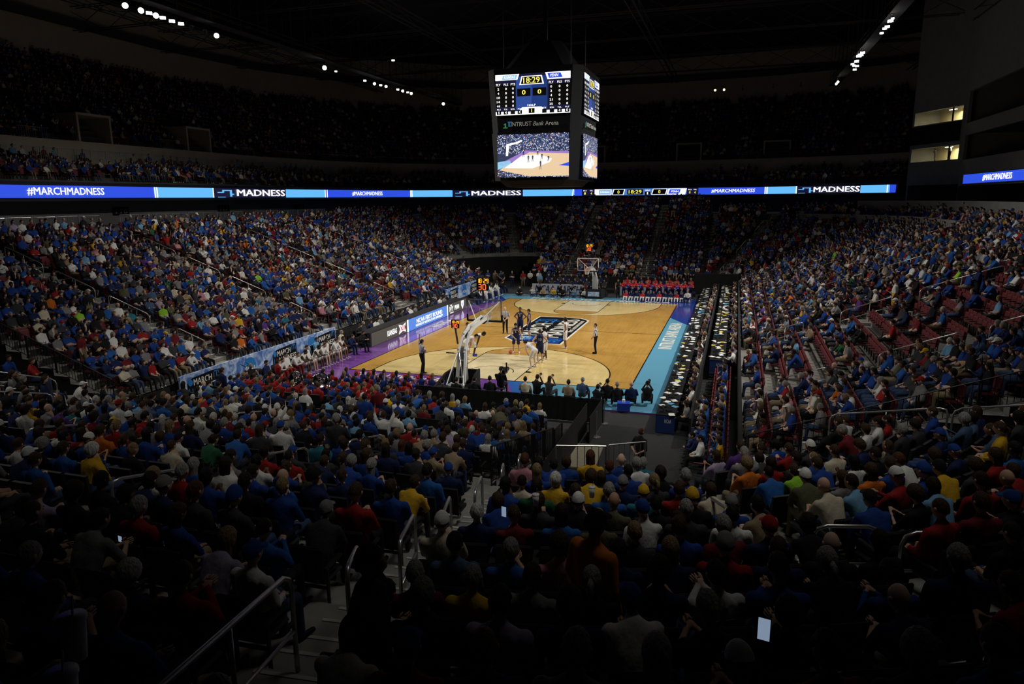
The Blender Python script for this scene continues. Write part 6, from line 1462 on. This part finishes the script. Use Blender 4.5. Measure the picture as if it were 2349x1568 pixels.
M_bandred = pm('band_red', (.33, .02, .02)); 
rb_ = random.Random(21); bi = 0; INST = []
for r, (y, z) in enumerate(((-19.35, .0), (-20.1, .0), (-20.85, .0), (-21.65, .15), (-22.45, .28))):
    for i in range(13):
        x = -9.3+.63*i+(.3 if r % 2 else 0)
        if x > -1.4 or (r == 0 and x < -7.2): continue
        hc = rb_.choice(('brown', 'dark brown', 'black', 'blond', 'brown')); girl = rb_.random() < .4; red = rb_.random() < .55; bi += 1
        kd = rb_.choice(('sit', 'sit_clap', 'sit_phone', 'sit', 'sit_write')); kd = 'sit_up' if (r, i) == (1, 10) else kd
        make_person('%s-haired band member in %s shirt, row %s of the band, %s from the left' % (hc, 'red' if red else 'blue', NUMW[r].replace('first', 'one').replace('second', 'two').replace('third', 'three').replace('fourth', 'four').replace('fifth', 'five'), NUMW[i]), (x, y, z), rb_.uniform(-.25, .25), kd, 'royal blue', 'pants', 'black', 'light', 'long' if girl else 'short', hc, 'short', 'dark', 'band members behind the near baseline', 1.0, False, keep=r < 3, girl=girl, topm=M_bandred if red else None)
        t = thing('folding_chair', 'band chair in row %s of the band, %s from the left' % (NUMW[r].replace('first', 'one').replace('second', 'two').replace('third', 'three').replace('fourth', 'four').replace('fifth', 'five'), NUMW[i]), 'chair', (x, y, z), 0, 'band chairs')
        for me in SMESH[(0, 'black')]: link(me.name.split('.')[0], me, t)
def sousaphone(label, loc, rz):
    t = thing('sousaphone', label, 'sousaphone', loc, rz, 'brass instruments of the band'); Mx = Matrix.Translation((0, 0, .28)) @ Matrix.Rotation(1.15, 4, 'X')
    MB().lathe([(.05, -.42), (.07, -.3), (.10, -.18), (.18, -.08), (.30, -.02), (.34, 0), (.30, -.01), (.16, -.07)], 26, 0, Mx).obj('bell', M_chrome, t, True)
    MB().tube([(.32*math.cos(D(a)), .1+.18*math.sin(D(a)), -.15+.36*math.sin(D(a))) for a in range(0, 361, 20)], .04, 8).obj('coil', M_chrome, t, True); MB().tube([(0, .32, .06), (.02, .33, -.2)], [.05, .04], 8).obj('neck_tube', M_chrome, t, True); return t
for k, (x, y) in enumerate(((-5.55, -22.15), (-4.35, -22.1), (-4.95, -21.3))): sousaphone('silver sousaphone bell up in the band, %s' % ('leftmost', 'rightmost', 'middle and lower')[k], (x, y, 1.35 if k < 2 else 1.1), .2*k)
t = thing('cymbal', 'brass cymbal on a stand at the left of the band', 'cymbal', (-6.9, -21.3, .9)); MB().lathe([(.02, .03), (.06, .03), (.08, .005), (.26, -.02), (.26, -.024), (.05, .0)], 22, 0, Matrix.Rotation(.35, 4, 'X')).obj('plate', M_brass, t, True); MB().tube([(0, 0, .02), (0, 0, -.75)], .012, 6).obj('stand', M_steel, t)
# exercise bicycle by the blue barrier
t = thing('exercise_bicycle', 'grey exercise bicycle standing in front of the blue barrier', 'exercise bicycle', (-10.5, -18.6, 0), D(95))
MB().lathe([(.24, -.03), (.26, 0), (.24, .03), (.05, .03)], 20, 0, Matrix.Translation((0, .45, .35)) @ Matrix.Rotation(math.pi/2, 4, 'Y')).obj('flywheel', M_grey, t, True)
MB().bar((0, -.5, .05), (0, .6, .05), .07).bar((-.25, .6, .04), (.25, .6, .04), .06).bar((-.25, -.5, .04), (.25, -.5, .04), .06).bar((0, .5, .1), (0, .35, 1.05), .05).bar((0, -.1, .1), (0, -.25, .85), .05).bar((0, -.15, .45), (0, .42, .5), .06).obj('frame', M_white, t)
MB().box((0, -.27, .9), (.2, .28, .06), bev=.02).obj('saddle', M_blkm, t); MB().tube([(-.22, .5, 1.15), (-.2, .3, 1.05), (.2, .3, 1.05), (.22, .5, 1.15)], .018, 6).obj('handlebar', M_blkm, t)
for sg in (-1, 1): MB().box((sg*.14, .05+sg*.12, .33), (.1, .14, .03)).bar((0, .05, .35), (sg*.12, .05+sg*.12, .33), .02).obj('pedal', M_blkm, t)

# ------------------------------------------------------------------ benches along the left sideline
def side_chair(label, loc, rz, m=None):
    t = thing('folding_chair', label, 'chair', loc, rz, 'bench chairs on the left sideline')
    cu, bk, fr = SMESH[(0, 'black')]; link('seat_cushion', cu, t); link('backrest', bk, t); link('seat_frame', fr, t); return t
BN = [('white', 'red', 'light'), ('white', 'red', 'tan'), ('white', 'maroon', 'light'), ('white', 'white', 'dark'), ('white', 'white', 'light'), ('white', 'white', 'dark'), ('white', 'white', 'light'), ('white', 'white', 'brown'), ('white', 'white', 'light'), ('white', 'white', 'brown')]
for i in range(10):
    y = -17.6+i*.64; top, lg, sk = BN[i]; bare = lg == 'white'
    side_chair('chair of the near team bench, %s from the near end' % NUMW[i], (-9.75, y, 0.02), -math.pi/2)
    make_person('bench player in white, %s from the near end of the left bench' % NUMW[i], (-9.75, y, .02), -math.pi/2+rc.uniform(-.15, .15), 'sit_lean' if i % 3 != 1 else 'sit', 'white', 'shorts' if bare else 'pants', lg, sk, 'short', 'black' if sk != 'light' else 'brown', 'tank' if bare and i % 2 else 'long', 'white', 'players on the near team bench', 1.06, True)
for i, (x, y, kd, top, lg, lab) in enumerate(((-9.6, -10.9, 'sit_lean', 'navy blue', 'navy', 'coach in navy suit at the far end of the near bench'), (-9.3, -10.0, 'sit_write', 'black', 'black', 'coach in black suit with papers beside the lit advertising board'), (-10.4, -10.4, 'sit', 'cream', 'khaki', 'man in cream shirt seated behind the coaches'), (-10.6, -12.8, 'sit', 'sky blue', 'navy', 'man in sky blue shirt seated behind the near bench'), (-9.7, -18.6, 'sit', 'navy blue', 'navy', 'person in navy suit at the near end of the bench'), (-10.0, -19.4, 'sit_clap', 'black', 'black', 'person in black suit near the blue barrier, clapping'), (-9.9, -20.3, 'sit_lean', 'royal blue', 'navy', 'person in royal blue beside the blue barrier'), (-10.3, -21.2, 'sit', 'black', 'black', 'person in black at the end of the blue barrier'))):
    side_chair('chair behind the near bench, %s' % NUMW[i], (x, y, 0.02), -math.pi/2); make_person(lab, (x, y, .02), -math.pi/2+rc.uniform(-.3, .2), kd, top, 'pants', lg, ('light', 'tan')[i % 2], 'short', ('dark brown', 'black', 'grey')[i % 3], 'long', 'dark', 'staff on the left sideline', 1.02, True)
make_person('person in bright red shirt standing by the near end of the bench', (-8.35, -19.5, 0), -.5, 'stand', 'red', 'pants', 'navy', 'light', 'short', 'brown', 'long', 'dark', None, .98, True)
for i in range(20):
    y = -7.9+i*.78; top = ('black', 'charcoal', 'navy blue', 'white', 'grey', 'black', 'navy blue')[i % 7]
    side_chair('chair at the scorer table, %s from the near end' % NUMW[i], (-10.75, y, .02), -math.pi/2); make_person('official in %s at the scorer table, %s from the near end' % (top, NUMW[i]), (-10.75, y, .02), -math.pi/2+rc.uniform(-.3, .3), ('sit_write', 'sit_cross', 'sit_chin')[i % 3], top, 'pants', 'black', ('light', 'pale', 'tan', 'brown')[i % 4], 'short', ('dark brown', 'grey', 'brown', 'black', 'white')[i % 5], 'long', 'dark', 'officials at the scorer table', 1., keep=i < 10)
for i in range(11):
    y = 9.8+i*.85; w_ = i not in (0, 1, 9, 10)
    side_chair('chair of the far team bench, %s from the near end' % NUMW[i], (-9.6, y, .02), -math.pi/2); make_person('%s on the far team bench, %s from the near end' % ('player in white' if w_ else 'coach in dark suit', NUMW[i]), (-9.6, y, .02), -math.pi/2, 'sit_lean' if i % 2 else 'sit', 'white' if w_ else 'black', 'pants', 'white' if w_ and i % 2 else 'navy', ('light', 'tan', 'brown')[i % 3], 'short', ('brown', 'black')[i % 2], 'long', 'white' if w_ else 'dark', 'people on the far team bench', 1.04)

# ------------------------------------------------------------------ far baseline
for i, (x, top) in enumerate(((-7.2, 'black'), (-5.9, 'white'), (-4.9, 'tan'), (-3.9, 'gold'), (-3.0, 'black'), (-1.9, 'sky blue'), (-.9, 'white'), (-.1, 'pink'))):
    make_person('photographer in %s sitting on the far baseline, %s from the left' % (top, NUMW[i]), (x, 16.4, ZF), math.pi+rc.uniform(-.2, .2), 'floor_camera' if i % 2 else 'floor_sit', top, 'pants', ('black', 'jeans')[i % 2], 'light', 'short', ('brown', 'grey', 'black')[i % 3], 'short', 'dark', 'photographers on the far baseline', 1.)
for i, x in enumerate((-5.4, -3.4, -2.2, -1.2)): make_person('photographer in black behind the front ones on the far baseline, %s from the left' % NUMW[i], (x, 17.1, ZF), math.pi, 'floor_lowcam', 'black', 'pants', 'black', 'light', 'short', 'dark brown', 'long', 'dark', 'photographers on the far baseline', 1.)
for i in range(10):
    t = thing('folding_chair', 'empty maroon chair behind the far banner, %s from the left' % NUMW[i], 'chair', (-6.4+i*.55, 18.6, .05), math.pi, 'empty chairs behind the far banner')
    for me in SMESH[(0, 'maroon')]: link(me.name.split('.')[0], me, t)
for i in range(22): 
    x, y = -5.6+(i % 11)*.58, 20.2+(i//11)*.95; top = ('black', 'charcoal', 'navy blue')[i % 3]
    make_person('person in %s in the dark-clad block behind the far banner, %s row, %s' % (top, ('front', 'back')[i//11], NUMW[i % 11]), (x, y, .05+.3*(i//11)), math.pi, 'sit', top, 'pants', 'black', 'light', 'short', ('brown', 'blond', 'black', 'grey')[i % 4], 'long', 'dark', 'dark-clad group behind the far banner')
struct(MB().box((-2.7, 21.3, .16), (7.4, 1.3, .31)).obj('floor_riser_far', M_blk))
M_dred = pm('dance_red', (.4, .02, .03), .6)
for i in range(12):
    x = 2.9+.5*i; make_person('cheerleader sitting with legs stretched on the far baseline, %s from the left' % NUMW[i], (x, 16.2, ZF), math.pi, 'floor_legs', 'navy blue', 'bare', 'white', 'tan', 'tail', ('blond', 'brown', 'dark brown')[i % 3], 'tank', 'white', 'cheerleaders on the far baseline', .95, girl=True, topm=M_dred if i % 3 == 0 else None)
for i in range(12):
    x = 2.5+.55*i; make_person('cheerleader in red standing at the far end, %s from the left' % NUMW[i], (x, 17.5, 0.02), math.pi, 'stand_clap' if i % 4 else 'cheer', 'red', 'bare', 'navy', 'tan', 'tail', ('brown', 'blond', 'dark brown')[i % 3], 'tank', 'white', 'standing cheerleaders at the far end', .96, girl=True, topm=M_dred)
    pompom('%s pompom held at the far end, %s from the left' % (('red', 'blue')[i % 2], NUMW[i]), (x-.12, 17.1, 1.2), (M_redfab, MATS['blue_foil'])[i % 2], .17, 20)
for i in range(20):
    x, y = 2.4+(i % 10)*.66, 19.4+(i//10)*1.0; make_person('fan in red behind the far cheerleaders, %s row, %s from the left' % (('front', 'back')[i//10], NUMW[i % 10]), (x, y, .05+.3*(i//10)), math.pi, 'sit_up' if i in (7, 15) else ('sit_clap' if i % 2 else 'sit'), 'red', 'pants', 'navy', 'light', ('short', 'long')[i % 2], ('brown', 'blond')[i % 2], 'short', 'dark', 'red-clad fans behind the far cheerleaders', topm=M_dred if i % 3 else TOPM['navy blue'])
struct(MB().box((5.2, 20.4, .16), (7.2, 1.2, .31)).obj('floor_riser_far_right', M_blk))
make_person('person in white shirt crouching at the far right court corner', (8.4, 15.6, ZF), math.pi-.3, 'floor_low', 'white', 'pants', 'navy', 'light', 'short', 'blond', 'long', 'dark')
make_person('woman in black dress standing beside the far hoop base', (2.05, 17.0, .06), math.pi+.4, 'stand', 'black', 'pants', 'black', 'tan', 'long', 'brown', 'tank', 'dark', girl=True)
for i, (x, y, top) in enumerate(((-12.6, 22.6, 'royal blue'), (-11.9, 22.9, 'tan'), (-11.2, 22.7, 'denim blue'), (-9.8, 22.2, 'black'), (-8.8, 22.8, 'red'), (-8.2, 23.4, 'white'), (-7.3, 23.6, 'white'), (-6.6, 21.4, 'sky blue'), (-10.6, 21.6, 'black'))):
    make_person('person in %s standing at the dark far left tunnel, %s from the left' % (top, NUMW[i]), (x, y, 0), math.pi+.3, ('stand_cross', 'stand', 'stand_front')[i % 3], top, 'pants', ('navy', 'khaki', 'black')[i % 3], 'light', 'short', ('grey', 'brown', 'black')[i % 3], 'short', 'dark', 'people standing at the far left tunnel')

# ------------------------------------------------------------------ people standing in or near the stands
make_person('security guard in black polo standing on the charcoal tunnel carpet', (9.5, -25.2, 0), -.6, 'stand_back', 'black', 'pants', 'black', 'light', 'crop', 'auburn', 'short', 'dark', None, 1.02, True)
(px_, py_), _ = RUNS['near_right'](D(-76.5), 17.3*TREAD); (ox, oy), _ = RUNS['near_right'](D(-75.0), 17.2*TREAD)
make_person('man in orange sweatshirt standing among the near seats, wearing a dark cap', (11.0, -41.2, zn(17)+.02), -.55, 'walk', 'orange', 'pants', 'black', 'brown', 'cap', 'black', 'long', 'dark', None, 1.06, True, cap='black', topm=mat('orange_sweatshirt', (.62, .17, .015), .8))
make_person('man in dark suit jacket walking up the near stairs at the left of the handrail', (9.72, -43.05, zn(19)+.02), -1.4, 'stand', 'navy blue', 'pants', 'black', 'light', 'short', 'dark brown', 'long', 'dark', None, 1.05, True, topm=TOPM['black'])
for i, (x, y, z, rz, kd, top, lg, lab) in enumerate(((19.6, -9.4, .9+.31*8, 1.4, 'stand', 'white', 'khaki', 'person in white shirt and yellow shorts standing in the right stand'), (22.3, -11.9, .9+.31*11, 1.5, 'stand_cross', 'navy blue', 'black', 'person in navy standing in the right stand among empty maroon seats'), (22.4, -3.8, .9+.31*11, 1.6, 'stand', 'royal blue', 'jeans', 'first of the group standing high in the right stand, in royal blue'), (23.1, -4.3, .9+.31*12, 1.6, 'stand', 'bright blue', 'jeans', 'second of the group standing high in the right stand, in bright blue'), (23.9, -4.9, .9+.31*13, 1.6, 'stand_front', 'black', 'grey', 'third of the group standing high in the right stand, in black'), (-18.3, -20.6, .9+.31*7, -1.5, 'stand', 'black', 'khaki', 'person in black top standing at the near left stairs'), (-14.6, -24.4, .9+.31*3, -1.2, 'stand', 'maroon', 'khaki', 'person in maroon standing at the near end of the left stand'), (-13.2, -26.9, .0, -.9, 'bent', 'sky blue', 'navy', 'man in sky blue shirt leaning over beside the near left tunnel'), (-12.4, -26.2, .0, 2.2, 'lean_table', 'white', 'black', 'man in white shirt and vest leaning at the near left tunnel'), (-8.7, -22.9, .28, -.3, 'stand', 'navy blue', 'navy', 'man in navy suit standing before the first black sign of the blue barrier'), (.35, -26.7, .85, .3, 'stand', 'royal blue', 'navy', 'man in royal blue shirt standing in the low near rows behind the band'), (3.3, -33.2, 2.35, .2, 'stand_clap', 'charcoal', 'navy', 'man in charcoal T-shirt standing with raised hands in the near rows'), (4.9, -25.6, .7, .5, 'bent', 'olive', 'navy', 'person in olive shirt leaning forward at the right of the low near rows'), (.9, -24.2, .5, -.6, 'bent', 'bright blue', 'navy', 'person in bright blue bending behind the black drape'), (.0, -25.1, .7, .6, 'stand_cross', 'maroon', 'navy', 'man in maroon shirt standing behind the band'), (7.9, -29.9, 0, .2, 'stand', 'navy blue', 'navy', 'man in navy suit standing in the tunnel behind the black railing'))):
    make_person(lab, (x, y, z), rz, kd, top, 'shorts' if 'shorts' in lab else 'pants', lg, ('light', 'tan')[i % 2], 'short', ('brown', 'dark brown', 'grey')[i % 3], 'long' if i % 2 else 'short', 'dark', None, 1.03, i in (0, 12), legm=TOPM['gold'] if 'shorts' in lab else None)
# people and objects behind the lit suite windows
for i, t_ in enumerate((.42, .7)): p = A0.lerp(A1, t_)-nA*1.2; make_person(('person in white shirt standing inside the lower lit suite', 'person in black seen inside the lower lit suite')[i], (p.x, p.y, 12.7), 1.2, 'stand_cross', ('white', 'black')[i], 'pants', 'black', 'light', 'short', 'brown', 'long', 'dark', None, .95)
# phones glowing in the near stand
for i, (x, y, z) in enumerate(((5.43, -41.25, 5.21), (9.44, -39.1, 5.15), (12.37, -43.23, 6.68))):
    t = thing('mobile_phone', ('lit mobile phone held low in the near left rows', 'lit mobile phone held up left of the tunnel stairs', 'lit mobile phone held low in the right near rows')[i], 'phone', (x, y, z), -.2); MB().box((0, 0, 0), (.075, .01, .15), bev=.004).obj('case', M_blkm, t); MB().box((0, -.007, 0), (.066, .003, .135)).obj('display', E_ph, t)

# drinks in the near stand
def drink(label, loc, s_=1.):
    t = thing('drink_cup', label, 'cup', loc, 0, 'paper drink cups in the near stand'); MB().lathe([(.001, 0), (.034*s_, 0), (.046*s_, .15*s_), (.044*s_, .15*s_), (.001, .145*s_)], 16).obj('cup_body', M_paper, t, True)
    MB().lathe([(.05*s_, .148*s_), (.05*s_, .16*s_), (.001, .165*s_)], 16).obj('lid', M_white, t, True); MB().tube([(.01, 0, .16*s_), (.02, 0, .24*s_)], .004, 6).obj('straw', M_white, t)
for lab, loc in (('white lidded cup held at the lower left corner, upper of two', (10.0, -45.48, 7.55)), ('white lidded cup held at the lower left corner, lower of two', (10.16, -45.66, 7.5)), ('white lidded cup in the rows right of the tunnel stairs', (9.75, -38.7, 5.1)), ('second white lidded cup in the rows right of the tunnel stairs', (10.35, -37.9, 4.95))): drink(lab, loc)

# ------------------------------------------------------------------ the rest of the crowd, one object
crowd = link('spectator_crowd', big_mesh('spectator_crowd', CITEMS, PAL)); tag(crowd, 'crowd of seated spectators filling the far, side and upper stands of the arena', 'crowd', kind='stuff')
